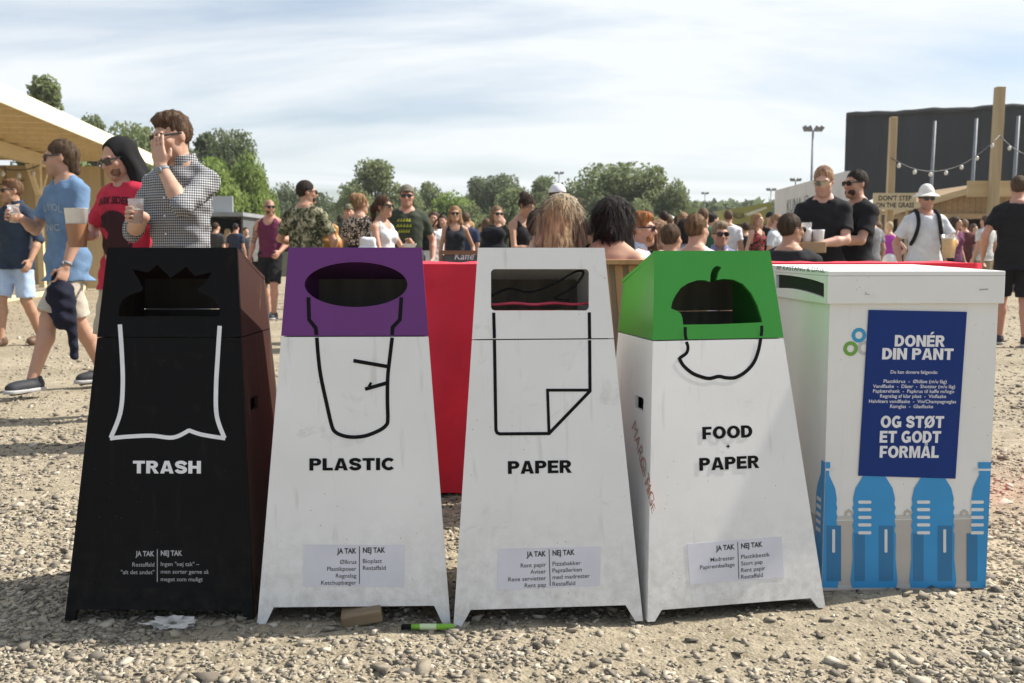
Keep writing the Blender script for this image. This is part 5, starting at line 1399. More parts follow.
            fs.append(q)
        Fq = np.concatenate(fs); Fq = Fq[(Fq >= 0).all(1)]
        return V, Fq

def v3(*a): return np.array(a, float)
def nrmz(v): return v / max(np.linalg.norm(v), 1e-9)
def ik(S, T, l1, l2, hint):
    S, T, hint = np.array(S, float), np.array(T, float), np.array(hint, float); D = T - S; d = np.linalg.norm(D)
    if d > l1 + l2 - 0.004: D = D / d * (l1 + l2 - 0.004); d = l1 + l2 - 0.004; T = S + D
    u = D / d; a = (l1 * l1 - l2 * l2 + d * d) / (2 * d); h = math.sqrt(max(l1 * l1 - a * a, 0))
    p = hint - u * (hint @ u); p = nrmz(p)
    return S + u * a + p * h, T

def add_strands(V, F, hc, Hq, n, ln, down, wd):
    """loose locks growing out of the hair surface, combed back or hanging"""
    r_ = np.random.default_rng(len(V)); a, b, c = V[F[:, 0]], V[F[:, 1]], V[F[:, 2]]
    nr = np.cross(b - a, c - a); nr /= np.maximum(np.linalg.norm(nr, axis=1)[:, None], 1e-9)
    i = r_.integers(0, len(F), n); p = (a[i] + b[i] + c[i]) / 3; q = nr[i]
    com = np.tile(v3(0, 0, -1), (n, 1)) if down else np.tile(Hq @ v3(0, .75, -.55), (n, 1))
    com = com + r_.normal(size=(n, 3)) * (.04 if down else .13)
    com -= q * (com * q).sum(1)[:, None]; com /= np.maximum(np.linalg.norm(com, axis=1)[:, None], 1e-6)
    L_ = ln * (.5 + .8 * r_.random(n))[:, None]; lift = (.010 if down else .05) * (.3 + 1.2 * r_.random(n))[:, None]
    p0 = p - q * .003; p1 = p + com * L_ * .5 + q * (L_ * lift * .9 + .0025); p2 = p + com * L_ + q * (L_ * lift * (1.1 if not down else .7) + .001)
    if down: p2[:, 2] = np.minimum(p2[:, 2], p1[:, 2] - .005)
    sd = np.cross(com, q); w = wd * (.5 + .8 * r_.random(n))[:, None]
    W_ = np.stack([p0 - sd * w * .5, p0 + sd * w * .5, p1 + sd * w * .45, p1 - sd * w * .45, p2 + sd * w * .12, p2 - sd * w * .12], 1).reshape(-1, 3)
    k = len(V) + 6 * np.arange(n)[:, None]
    return np.concatenate([V, W_]), np.concatenate([F, k + np.array([[0, 1, 2, 3]]), k + np.array([[3, 2, 4, 5]])])
SKINM = {}
def skin_mat():
    if 'm' in SKINM: return SKINM['m']
    m, nt, b = nodes_of('skin'); L = nt.links.new
    at_ = N(nt, 'ShaderNodeAttribute', attribute_name='tone')
    co = N(nt, 'ShaderNodeTexCoord'); nz = N(nt, 'ShaderNodeTexNoise', Scale=22, Detail=4); L(co.outputs['Object'], nz.inputs['Vector'])
    mr = N(nt, 'ShaderNodeMapRange'); mr.inputs['To Min'].default_value = 0.88; mr.inputs['To Max'].default_value = 1.12; L(nz.outputs['Fac'], mr.inputs['Value'])
    mm = N(nt, 'ShaderNodeMix', data_type='RGBA', blend_type='MULTIPLY'); mm.inputs['Factor'].default_value = 1
    L(at_.outputs['Color'], mm.inputs['A']); L(mr.outputs[0], mm.inputs['B']); L(mm.outputs['Result'], b.inputs['Base Color'])
    b.inputs['Roughness'].default_value = 0.52; b.inputs['Specular IOR Level'].default_value = 0.4
    b.inputs['Subsurface Weight'].default_value = 0.12; b.inputs['Subsurface Radius'].default_value = (0.012, 0.005, 0.003); b.inputs['Subsurface Scale'].default_value = 0.6
    SKINM['m'] = m; return m
def hair_mat(c): return mat('hair', c, 0.6, 0.55, 60, 0.7, 160, stretch=(1, 1, 0.15), spec=0.15)
def cloth(c, nm='cotton', rough=0.85, var=0.14): return mat(nm, c, rough, var, 9, 0.75, 15, spec=0.2)

def cloth_pattern(kind, a, b_):
    key = (kind, a, b_)
    if key in _mats: return _mats[key]
    m, nt, b = nodes_of(kind + '_fabric'); L = nt.links.new
    co = N(nt, 'ShaderNodeTexCoord')
    if kind == 'gingham':
        sp = N(nt, 'ShaderNodeSeparateXYZ'); L(co.outputs['Object'], sp.inputs[0])
        g_ = N(nt, 'ShaderNodeNewGeometry')
        tot = []
        hx = N(nt, 'ShaderNodeMath', operation='MULTIPLY_ADD'); L(sp.outputs['Y'], hx.inputs[0]); hx.inputs[1].default_value = 0.75; L(sp.outputs['X'], hx.inputs[2])
        for src in (hx.outputs[0], sp.outputs['Z']):
            d_ = N(nt, 'ShaderNodeMath', operation='DIVIDE'); L(src, d_.inputs[0]); d_.inputs[1].default_value = 0.0135
            f_ = N(nt, 'ShaderNodeMath', operation='FRACT'); L(d_.outputs[0], f_.inputs[0])
            l_ = N(nt, 'ShaderNodeMath', operation='LESS_THAN'); L(f_.outputs[0], l_.inputs[0]); l_.inputs[1].default_value = 0.56
            tot.append(l_)
        ad = N(nt, 'ShaderNodeMath', operation='ADD'); L(tot[0].outputs[0], ad.inputs[0]); L(tot[1].outputs[0], ad.inputs[1])
        dv_ = N(nt, 'ShaderNodeMath', operation='MULTIPLY'); L(ad.outputs[0], dv_.inputs[0]); dv_.inputs[1].default_value = 0.5
        r = N(nt, 'ShaderNodeValToRGB'); e = r.color_ramp.elements; e[0].color = rgb(b_); e[1].color = rgb(a); L(dv_.outputs[0], r.inputs[0])
    else:
        nz = N(nt, 'ShaderNodeTexNoise', Scale={'camo': 17, 'leopard': 38, 'floral': 26}[kind], Detail=2, Distortion=1.2); L(co.outputs['Object'], nz.inputs['Vector'])
        r = N(nt, 'ShaderNodeValToRGB'); e = r.color_ramp.elements; r.color_ramp.interpolation = 'CONSTANT'
        e[0].position = 0; e[0].color = rgb(a); e[1].position = 0.53; e[1].color = rgb(b_)
        if kind == 'camo':
            x = e.new(0.44); x.color = (0.10, 0.10, 0.055, 1); x = e.new(0.60); x.color = (0.33, 0.30, 0.21, 1)
        L(nz.outputs['Fac'], r.inputs[0])
    L(r.outputs[0], b.inputs['Base Color']); b.inputs['Roughness'].default_value = 0.85; b.inputs['Specular IOR Level'].default_value = 0.2
    n2 = N(nt, 'ShaderNodeTexNoise', Scale=15, Detail=4, Distortion=0.5); L(co.outputs['Object'], n2.inputs['Vector'])
    bp = N(nt, 'ShaderNodeBump', Strength=0.75, Distance=0.012); L(n2.outputs['Fac'], bp.inputs['Height']); L(bp.outputs[0], b.inputs['Normal'])
    _mats[key] = m; return m

SKIN_FAIR, SKIN_TAN, SKIN_RED, SKIN_BRN = (0.52, 0.31, 0.215), (0.44, 0.245, 0.16), (0.52, 0.27, 0.19), (0.30, 0.165, 0.11)
MEN = [(-.09, .130, .095, 0), (0.0, .168, .112, 0), (.12, .150, .104, 0), (.27, .160, .112, 0), (.40, .178, .118, .005), (.49, .168, .102, .01), (.55, .115, .078, .015), (.585, .065, .062, .02)]
WOM = [(-.09, .140, .100, 0), (0.0, .172, .115, .005), (.13, .126, .092, 0), (.27, .140, .098, 0), (.39, .150, .100, .005), (.48, .142, .088, .01), (.545, .095, .066, .015), (.58, .055, .055, .02)]

def person(px, Y, H, yaw, label, sex='m', g=0.012, skin=SKIN_FAIR, hair=('short', (0.05, 0.035, 0.025)), beard=None, top=None, bottom=None, shoes=None,
           arms=None, hy=0, hp=0, lean=0, seat=None, legs=None, glasses=None, hat=None, fat=1.0, grip=(0.25, 0.25), palm=None, x=None, z0=0.0, group='festival crowd', hands=(None, None), extra=None):
    """canonical figure 1.80 m tall facing -y; px is where the body stands in the photograph"""
    X = x if x is not None else (px - CX) / FPX * (Y * math.cos(PITCH) + (CAMH - 1.3) * math.sin(PITCH))
    s = H / 1.80; g = g / s
    O = v3(0, 0, 0.95) if seat is None else v3(0, 0, seat / s + 0.115)
    Lr = R(lean); U = np.array(Matrix.Rotation(Lr, 3, 'X'))               # positive lean bends forward (towards -y)
    up = lambda p: O + U @ np.array(p, float)
    shw = (0.178 if sex == 'm' else 0.158) * (.5 + .5 * fat)
    prof = [(z, a * fat, b * (fat * 1.4 - .4), y) for z, a, b, y in (MEN if sex == 'm' else WOM)]
    S = {sd: up((sd * shw, 0.012, 0.470)) for sd in (-1, 1)}
    l1, l2 = 0.295, 0.255
    arms = arms or {}
    J = {}
    for sd in (-1, 1):
        T_, hint = arms.get(sd, (None, None))
        if T_ is None: T_ = up((sd * (shw + 0.075), -0.04, -0.05)); hint = (sd * 0.3, 1, 0)
        E_, W_ = ik(S[sd], T_, l1, l2, hint); J[sd] = (E_, W_)
    hips = {sd: O + v3(sd * 0.092, 0, -0.03) for sd in (-1, 1)}
    K = {}
    for sd in (-1, 1):
        if seat is None:
            A_ = v3(sd * 0.11, 0.02, 0.085)
            if legs: A_ = v3(*legs[sd])
            kn, an = ik(hips[sd], A_, 0.432, 0.425, (sd * 0.1, -1, 0.05))
        else:
            kn = hips[sd] + v3(sd * 0.06, -0.40, -0.02); an = v3(kn[0], kn[1] + 0.02, 0.085)
            if kn[2] - 0.085 > 0.45: an[2] = kn[2] - 0.43
        K[sd] = (kn, an)
    # head frame
    nb = up((0, 0.018, 0.575)); HM = U * 0.35 + np.eye(3) * 0.65
    Hq = np.array(Matrix.Rotation(R(hy), 3, 'Z') @ Matrix.Rotation(R(hp) + Lr * 0.3, 3, 'X'))
    hc = nb + U @ v3(0, -0.022, 0.055) + Hq @ v3(0, -0.012, 0.085)
    hd_ = lambda *p: hc + Hq @ v3(*p)
    pts = [hc, nb, O] + [p for sd in (-1, 1) for p in (J[sd][0], J[sd][1], K[sd][0], K[sd][1])]
    lo = np.min(pts, 0) - 0.30; hi = np.max(pts, 0) + 0.30; lo[2] = -0.03 if (seat is None or True) else lo[2]; hi[2] = hc[2] + 0.17
    # --- body
    f = Field(lo, hi, g)
    f.torso(U, O, prof, 0.03)
    f.cone(nb + v3(0, 0.005, -0.05), hd_(0, 0.015, -0.06), 0.060 if sex == 'm' else 0.05, 0.052 if sex == 'm' else 0.044, 0.035)
    for sd in (-1, 1):
        E_, W_ = J[sd]; th = 1.0 if sex == 'm' else 0.82
        f.cone(up((sd * 0.05, 0.02, 0.560)), S[sd], 0.036 * th, 0.050 * th, 0.04)
        f.cone(S[sd], E_, 0.051 * th, 0.038 * th, 0.03)
        f.cone(E_, E_ + (W_ - E_) * .35, 0.040 * th, 0.043 * th, 0.015); f.cone(E_ + (W_ - E_) * .35, W_, 0.043 * th, 0.027 * th, 0.012)
        kn, an = K[sd]; hp_ = hips[sd]
        f.cone(hp_, kn, 0.092, 0.060, 0.04); f.cone(kn, kn + (an - kn) * .32 + v3(0, .014, 0), 0.056, 0.058, 0.02); f.cone(kn + (an - kn) * .32 + v3(0, .014, 0), an, 0.057, 0.036, 0.02)
        f.cone(an + v3(0, 0.03, -0.035), an + v3(sd * .03, -0.15, -0.055), 0.034, 0.025, 0.03)
        if sex == 'f': f.ell(up((sd * 0.072, -0.088, 0.37)), (0.062, 0.055, 0.060), 0.04)
    # hands
    grips = {}
    for sd in (-1, 1):
        E_, W_ = J[sd]; hs = hands[0 if sd < 0 else 1]
        d = nrmz(W_ - E_); pn = v3(-sd, 0, 0)
        if hs:
            if hs.get('d') is not None: d = nrmz(v3(*hs['d']))
            if hs.get('n') is not None: pn = v3(*hs['n'])
        pn = nrmz(pn - d * (pn @ d)); side = np.cross(d, pn) * (1 if sd < 0 else -1)       # towards the thumb
        curl = hs.get('curl', 0.3) if hs else 0.3
        fr = max(0.0088, g * 0.85); hs_ = 1.0 if sex == 'm' else 0.9
        M = np.stack([side, d, pn], 1)
        pc = W_ + d * 0.052 * hs_
        f.ell(pc, (0.042 * hs_, 0.054 * hs_, 0.0165), 0.018, M=M)
        for i, (o_, L_) in enumerate(((0.030, 0.070), (0.010, 0.079), (-0.010, 0.073), (-0.029, 0.058))):
            b0 = W_ + d * 0.090 * hs_ + side * o_ * hs_ * (1 if g < 0.011 else 1.25)
            c1, c2, c3 = curl * 60, curl * 140, curl * 200
            q = b0 - d * 0.03
            f.cone(q, b0, fr * 1.15, fr * 1.1, 0.006)
            for ca, ll in ((c1, 0.45), (c2, 0.32), (c3, 0.25)):
                q2 = b0 + (d * math.cos(R(ca)) + pn * math.sin(R(ca)) + side * o_ * 1.2) * L_ * ll * hs_
                f.cone(b0, q2, fr * 1.02, fr * 0.92, 0.004); b0 = q2
        t0 = W_ + d * 0.025 + side * 0.022; t1 = t0 + (d * 0.55 + side * 0.75 + pn * (0.2 + curl * .6)) * 0.042; t2 = t1 + (d * 0.9 + side * (0.25 - curl * .3) + pn * (.1 + curl * .7)) * 0.036
        f.cone(t0, t1, fr * 1.5, fr * 1.2, 0.01); f.cone(t1, t2, fr * 1.2, fr * 1.0, 0.004)
        grips[sd] = (W_ + d * 0.075 + pn * 0.045, d, pn, side)
    # head
    he = lambda c, r, k=.02, op='u': f.ell(hd_(*c), r, k, op, Hq)
    he((0, .014, .028), (.074, .094, .090)); he((0, -.026, -.030), (.060, .070, .085), .03)
    f.cone(hd_(-.036, -.028, -.075), hd_(0, -.070, -.098), .026, .022, .03); f.cone(hd_(.036, -.028, -.075), hd_(0, -.070, -.098), .026, .022, .03)
    f.cone(hd_(0, -.090, .010), hd_(0, -.113, -.026), .0095, .0135, .012); he((0, -.100, -.032), (.019, .014, .010), .01)
    he((0, -.086, .026), (.052, .014, .010), .02); he((0, -.088, -.060), (.024, .012, .0062), .008); he((0, -.086, -.070), (.021, .012, .0065), .006)
    for sd in (-1, 1):
        he((sd * .075, .012, -.006), (.009, .019, .031), .008)
        he((sd * .031, -.104, .004), (.017, .016, .012), .014, 's'); he((sd * .031, -.080, .003), (.0125, .0125, .011), .004)
        he((sd * .045, -.062, -.022), (.022, .022, .018), .025)
    V, Fq = f.mesh()
    # natural colours: lips, brows, stubble
    col = np.tile(np.array(skin + (1,), np.float32), (len(V), 1))
    q = (V - hc) @ Hq
    lips = np.exp(-(((q[:, 0]) / .024) ** 2 + ((q[:, 2] + .065) / .009) ** 2) ** 2) * (q[:, 1] < -.07)
    col[:, :3] = col[:, :3] * (1 - lips[:, None] * .6) + lips[:, None] * .6 * np.array((.40, .14, .12))
    hcol = np.array(hair[1] if hair[1] else (.1, .07, .05))
    for sd in (-1, 1):
        br = np.exp(-(((q[:, 0] - sd * .033) / .020) ** 2 + ((q[:, 2] - .024) / .0055) ** 2) ** 2) * (q[:, 1] < -.06)
        col[:, :3] = col[:, :3] * (1 - br[:, None] * .8) + br[:, None] * .8 * hcol * .8
    inhead = (np.abs(q[:, 0]) < .1) & (q[:, 2] > -.13) & (q[:, 2] < .03)
    if sex == 'm':
        sb = inhead * np.clip((-.035 - q[:, 2]) / .03, 0, 1) * np.clip((-.0 - q[:, 1]) / .03, 0, 1) * .30 * (1 - lips)
        col[:, :3] = col[:, :3] * (1 - sb[:, None]) + sb[:, None] * np.array((.12, .085, .065))
    if hair[0] == 'shaved':
        sb = inhead * 0 + (np.abs(q[:, 0]) < .1) * np.clip((q[:, 2] - .035 + np.clip(-q[:, 1], 0, 1) * .6) / .02, 0, 1) * (q[:, 2] < .2) * .45
        col[:, :3] = col[:, :3] * (1 - sb[:, None]) + sb[:, None] * hcol
    if extra == 'tattoo':
        for sd in (-1,):
            d_ = np.linalg.norm(V - (S[sd] * .35 + J[sd][0] * .65), axis=1)
            w_ = (d_ < .13) * (vnoise(V[:, 2] * 60, V[:, 1] * 60 + V[:, 0] * 30, 4) > .45) * .7
            col[:, :3] = col[:, :3] * (1 - w_[:, None]) + w_[:, None] * np.array((.07, .08, .09))
    me = np_mesh('person', V * s, Fq)
    ca = me.color_attributes.new('tone', 'FLOAT_COLOR', 'POINT')
    if len(me.vertices) == len(V): ca.data.foreach_set('color', col.ravel())
    root = link('person', me, skin_mat(), None, True)
    root.location = (X, Y, z0); root.rotation_euler = (0, 0, R(yaw)); tag(root, label, 'person', group)
    def part(name, fld, m, sm=True, strands=None):
        r_ = fld.mesh()
        if r_ is None: return None
        if strands: r_ = add_strands(r_[0], r_[1], hc, Hq, *strands)
        o = link(name, np_mesh(name, r_[0] * s, r_[1]), m, root, sm)
        return o
    seed = px * 0.37
    # --- top garment
    if top:
        kind, tm = top[0], top[1]; opt = top[2] if len(top) > 2 else {}
        t = Field(lo, hi, g); e = opt.get('loose', 0.014)
        hem = opt.get('hem', -.10)
        pr = [(z, a + e, b + e * 1.1, y) for z, a, b, y in prof if z > hem - .02 and z < .575]
        w_at = np.interp(hem, [p[0] for p in prof], [p[1] for p in prof]); b_at = np.interp(hem, [p[0] for p in prof], [p[2] for p in prof])
        pr = [p for p in pr if p[0] > hem + .01]
        amin = .150 if sex == 'm' else .120
        pr = [(z, max(a, amin * fat + e if z < .4 else 0), b, y) for z, a, b, y in pr]
        pr = [(hem, max(w_at + e + (.024 if hem < -.05 else 0), amin * fat + e) + opt.get('flare', .004), max(b_at, .11) + e + opt.get('flare', .004) + (.034 if hem < -.05 else 0), 0)] + pr
        t.torso(U, O, pr, 0.02, cut0=True)
        if sex == 'f':
            for sd in (-1, 1): t.ell(up((sd * 0.072, -0.090, 0.37)), (0.068, 0.060, 0.066), 0.045)
        if kind in ('tee', 'shirt', 'long'):
            th = 1.0 if sex == 'm' else 0.85
            for sd in (-1, 1):
                E_, W_ = J[sd]
                t.cone(up((sd * 0.05, 0.02, 0.560)), S[sd], 0.044 * th, 0.059 * th, 0.035)
                if kind == 'tee':
                    fr_ = opt.get('sleeve', .62); t.cone(S[sd], S[sd] + (E_ - S[sd]) * fr_, 0.063 * th, (0.060 + opt.get('wide', 0)) * th, 0.03, cut1=True)
                elif kind == 'shirt':                            # sleeves rolled to the elbow
                    t.cone(S[sd], E_, 0.064 * th, 0.053, 0.03); t.cone(E_, E_ + (W_ - E_) * .16, 0.054, 0.053, 0.015, cut1=True)
                else:
                    t.cone(S[sd], E_, 0.064 * th, 0.053, 0.03); t.cone(E_, W_ - nrmz(W_ - E_) * .01, 0.054, 0.038, 0.02, cut1=True)
        if hem < -.05 and seat is None and sex == 'm':                # cloth rides over the thighs
            for sd in (-1, 1): t.cone(hips[sd] + v3(0, 0, .03), hips[sd] + (K[sd][0] - hips[sd]) * .5, .112, .112, .03)
            t.halfspace(U @ v3(0, 0, -1), up((0, 0, hem)))
        if kind == 'tank':
            for sd in (-1, 1):
                t.cone(S[sd] + v3(sd * .03, 0, .10), S[sd] + v3(sd * .03, 0, -.16), .075, .055, .012, 's')
            nr = opt.get('neck', .085); t.ell(up((0, -.06, .53)), (nr, .12, .085), .015, 's')
        if kind == 'strapless':
            n_ = U @ v3(0, 0, 1); t.halfspace(n_, up((0, 0, .40)))
        if kind in ('tee', 'long'):
            t.cone(nb + U @ v3(0, -.014, -.006), hd_(0, 0.0, -.04), 0.066 if sex == 'm' else .062, .075, 0.008, 's')
            t.ell(up((0, -.085, .558)), (.056, .05, .036 if sex == 'm' else .055), .01, 's')
        if kind == 'shirt':
            t.cone(nb + v3(0, 0.0, .0), hd_(0, 0.0, -.02), 0.064, .075, 0.006, 's'); t.ell(up((0, -.105, .50)), (.028, .05, .075), .01, 's')
        if g < .02: t.wrinkle(opt.get('wr', 0.0028), 34, seed)
        topo = part({'tee': 'tshirt', 'shirt': 'shirt', 'long': 'long_sleeve_top', 'tank': 'tank_top', 'strapless': 'dress_top'}[kind], t, tm)
        if kind == 'shirt' and g < .012:                          # collar and button placket
            c = Field(lo, hi, g)
            c.cone(nb + v3(0, .006, -.012), nb + v3(0, -.008, .046), .092, .078, .01, cut0=True, cut1=True)
            c.cone(nb + v3(0, .006, -.05), nb + v3(0, -.008, .09), .070, .066, .004, 's'); c.ell(nb + v3(0, -.09, .01), (.020, .06, .08), .008, 's')
            part('collar', c, tm)
    else: topo = None
    # --- lower garment
    if bottom:
        kind, bm_ = bottom[0], bottom[1]; b = Field(lo, hi, g)
        wz = bottom[2] if len(bottom) > 2 else .10
        pr = [(z, a + .006, bb + .008, y) for z, a, bb, y in prof if z < wz]; pr.append((wz, np.interp(wz, [p[0] for p in prof], [p[1] for p in prof]) + .010, np.interp(wz, [p[0] for p in prof], [p[2] for p in prof]) + .012, 0))
        if kind in ('shorts', 'trousers', 'hotpants'):
            b.torso(U, O, pr, 0.02)
            b.halfspace(U @ v3(0, 0, 1), up((0, 0, wz)))
            for sd in (-1, 1):
                kn, an = K[sd]; hp_ = hips[sd] + v3(0, 0, .02)
                if kind == 'trousers':
                    b.cone(hp_, kn, .104, .075, .04); b.cone(kn, an + (kn - an) * .06, .075, .058, .02, cut1=True)
                else:
                    fr_ = .93 if kind == 'shorts' else .38
                    b.cone(hp_, hp_ + (kn - hp_) * fr_, .099, .098 if kind == 'shorts' else .104, .035, cut1=True)
        else:
            Lk = {'skirt': .40, 'dress': .52}[kind]
            b.torso(U, O, pr, 0.02); b.cone(O + v3(0, 0, .02), O + v3(0, 0 if seat is None else -.3, -Lk if seat is None else -.02), .165, .235, .05, cut1=(seat is None))
        if g < .02: b.wrinkle(.003, 30, seed + 4)
        part({'shorts': 'shorts', 'trousers': 'trousers', 'hotpants': 'shorts', 'skirt': 'skirt', 'dress': 'dress_skirt'}[kind], b, bm_)
    if shoes and seat is None:
        for sd in (-1, 1):
            kn, an = K[sd]; c = Field(an - v3(.14, .30, .16), an + v3(.14, .16, .12), g)
            c.cone(an + v3(0, .035, -.042), an + v3(sd * .03, -.155, -.062), .045, .036, .02); c.ell(an + v3(sd * .018, -.09, -.045), (.047, .11, .042), .03); c.cone(an + v3(0, .02, -.03), an + v3(0, .015, .012), .046, .047, .02, cut1=True)
            c.halfspace(v3(0, 0, -1), v3(0, 0, 0.006))
            sh = part('shoe', c, shoes[0])
            if len(shoes) > 1:
                c = Field(an - v3(.14, .30, .16), an + v3(.14, .16, .12), g); c.cone(an + v3(0, .04, -.07), an + v3(sd * .03, -.165, -.07), .047, .042, .02); c.ell(an + v3(sd * .018, -.09, -.07), (.051, .12, .03), .03)
                c.halfspace(v3(0, 0, 1), v3(0, 0, an[2] - .058)); c.halfspace(v3(0, 0, -1), v3(0, 0, an[2] - .085)); so = part('sole', c, shoes[1])
                if so and sh: so.parent = sh
    # --- hair
    hk, hcx = hair[0], hair[1]
    HL = hd_(0, 0, 0)
    if hk not in ('bald', 'shaved'):
        hm = hair_mat(hcx); ext = .32 if hk in ('long', 'pony', 'hood') else .04
        c = Field(hc - v3(.17, .19, .16 + ext), hc + v3(.17, .19, .19), min(g, .012)); ce = lambda q_, r_, k=.02, op='u': c.ell(hd_(*q_), r_, k, op, Hq)
        up_ = {'quiff': .018, 'short': .010, 'thin': .006}.get(hk, .012)
        ce((0, .018, .034), (.080, .098, .092 + up_ * .6))
        if hk == 'quiff': ce((0, -.052, .094), (.056, .040, .028), .03); ce((.015, -.01, .106), (.05, .05, .020), .03)
        if hk in ('short', 'quiff', 'thin', 'slick'):
            ce((0, -.10, -.03), (.088, .088, .094), .006, 's')                     # face
            for sd in (-1, 1): ce((sd * .08, -.02, -.035), (.035, .046, .055), .006, 's')
            n_ = Hq @ v3(0, 0, -1)
            X_, Y_, Z_ = c.ax[0][:, None, None], c.ax[1][None, :, None], c.ax[2][None, None, :]
            pz_ = hd_(0, 0, -.06); c.halfspace(n_, pz_)
            if hk == 'slick': c.cone(hd_(0, .06, .02), hd_(0, .075, -.085), .065, .045, .03)
        else:
            ce(*(((0, -.115, .008), (.082, .088, .125)) if hk == 'hood' else ((0, -.105, -.035), (.076, .078, .098))), .008, 's')
        if hk == 'long':
            for sd in (-1, 1):
                c.cone(hd_(sd * .058, .02, .04), hd_(sd * .088, .02, -.14), .040, .036, .03); c.cone(hd_(sd * .088, .02, -.14), hd_(sd * .085, .03, -.14) + v3(0, 0, -.17), .036, .020, .03)
            c.cone(hd_(0, .06, .04), hd_(0, .085, -.14), .075, .075, .04); c.cone(hd_(0, .085, -.14), hd_(0, .085, -.14) + v3(0, .01, -.16), .075, .06, .03)
        if hk == 'bun': ce((0, .10, .085), (.045, .045, .045), .015)
        if hk == 'pony': c.cone(hd_(0, .10, .05), hd_(0, .15, -.02), .035, .040, .02); c.cone(hd_(0, .15, -.02), hd_(0, .145, -.02) + v3(0, 0.01, -.20), .040, .015, .02)
        if hk == 'bob':
            c.cone(hd_(0, .05, .02), hd_(0, .065, -.10), .085, .072, .03)
            for sd in (-1, 1): c.cone(hd_(sd * .06, .01, .02), hd_(sd * .072, .0, -.10), .036, .03, .02)
        if hk == 'hood':
            for sd in (-1, 1): c.cone(hd_(sd * .062, .02, .03), hd_(sd * .10, .03, -.16), .036, .045, .03); c.cone(hd_(sd * .10, .03, -.16), hd_(sd * .10, .03, -.16) + v3(0, .0, -.14), .045, .04, .03)
            c.cone(hd_(0, .06, .03), hd_(0, .10, -.25), .08, .10, .04)
        (c.wrinkle(.0035, 25, seed) if hk == 'hood' else c.strands(.0040 if hk in ('long', 'pony', 'bob', 'quiff') else .0022, 110, seed))
        lng = hk in ('long', 'pony', 'bob', 'bun')
        part('hair' if hk != 'hood' else 'head_scarf', c, hm if hk != 'hood' else cloth(hcx, 'black_jersey'), True,
             None if (hk == 'hood' or g > .0135 / s) else ((2600 if g < .0095 / s and hk != 'quiff' else 1100), .075 if lng else (.015 if hk == 'quiff' else .022 if hk == 'slick' else .018), lng, .0030 if g < .0095 / s else .004))
    if beard:
        c = Field(hc - v3(.13, .16, .17), hc + v3(.13, .12, .05), min(g, .010))
        c.ell(hd_(0, -.044, -.070), (.0605, .054, .048), .01, 'u', Hq); c.ell(hd_(0, -.085, -.058), (.03, .028, .020), .008, 's', Hq) if False else None
        c.ell(hd_(0, -.10, -.01), (.07, .06, .040), .01, 's', Hq); c.ell(hd_(0, -.12, -.066), (.022, .03, .010), .006, 's', Hq)
        c.wrinkle(.002, 110, seed); part('beard', c, hair_mat(beard))
    Mh = Matrix.Translation(Vector(hc) * s) @ (Matrix(Hq.tolist()).to_4x4())
    if glasses:
        mb = MB()
        for sd in (-1, 1):
            ring = [(sd * .033 + .027 * math.copysign(abs(math.cos(a)) ** .6, math.cos(a)), -.105 + abs(sd * .033 + .027 * math.cos(a)) * .16, .002 + .021 * math.copysign(abs(math.sin(a)) ** .7, math.sin(a))) for a in np.linspace(0, 6.2832, 17)[:-1]]
            n_ = len(ring); vs_ = ring + [(x_, y_ - .005, z_) for x_, y_, z_ in ring]
            mb.add([Mh @ (Vector(q_) * s) for q_ in vs_], [tuple(range(n_)), tuple(range(2 * n_ - 1, n_ - 1, -1))] + [(i, n_ + i, n_ + (i + 1) % n_, (i + 1) % n_) for i in range(n_)])
            a_, b_ = Mh @ (Vector((sd * .060, -.098, .012)) * s), Mh @ (Vector((sd * .081, .012, .012)) * s)
            mb.beam(a_, b_, .004 * s, .010 * s)
        mb.beam(Mh @ (Vector((-.012, -.111, .010)) * s), Mh @ (Vector((.012, -.111, .010)) * s), .006 * s, .006 * s)
        mb.build('sunglasses', glasses, root)
    if hat:
        hk_, hm_ = hat; c = Field(hc - v3(.2, .24, .03), hc + v3(.2, .2, .2), min(g, .010))
        if hk_ == 'cap':
            c.ell(hd_(0, .016, .045), (.086, .106, .094), .02, 'u', Hq); c.halfspace(Hq @ v3(0, 0, -1), hd_(0, 0, .045)); c.ell(hd_(0, -.125, .056), (.066, .075, .009), .01, 'u', Hq)
        else:
            c.cone(hd_(0, .012, .05), hd_(0, .012, .10), .098, .078, .02, cut0=True); c.ell(hd_(0, .012, .095), (.080, .086, .032), .02, 'u', Hq); c.cone(hd_(0, .012, .028), hd_(0, .012, .060), .158, .105, .012, cut0=True, cut1=True)
        part('cap' if hk_ == 'cap' else 'sun_hat', c, hm_)
    bpy.context.view_layer.update()
    Mw = root.matrix_world
    gw = {sd: (Mw @ Vector(grips[sd][0] * s), Mw.to_3x3() @ Vector(grips[sd][1]), Mw.to_3x3() @ Vector(grips[sd][2])) for sd in (-1, 1)}
    return dict(root=root, grip=gw, top=topo, s=s, J=J, up=up, hd=hd_, Hq=Hq, hc=hc, K=K, S=S, Mw=Mw, U=U, O=O)

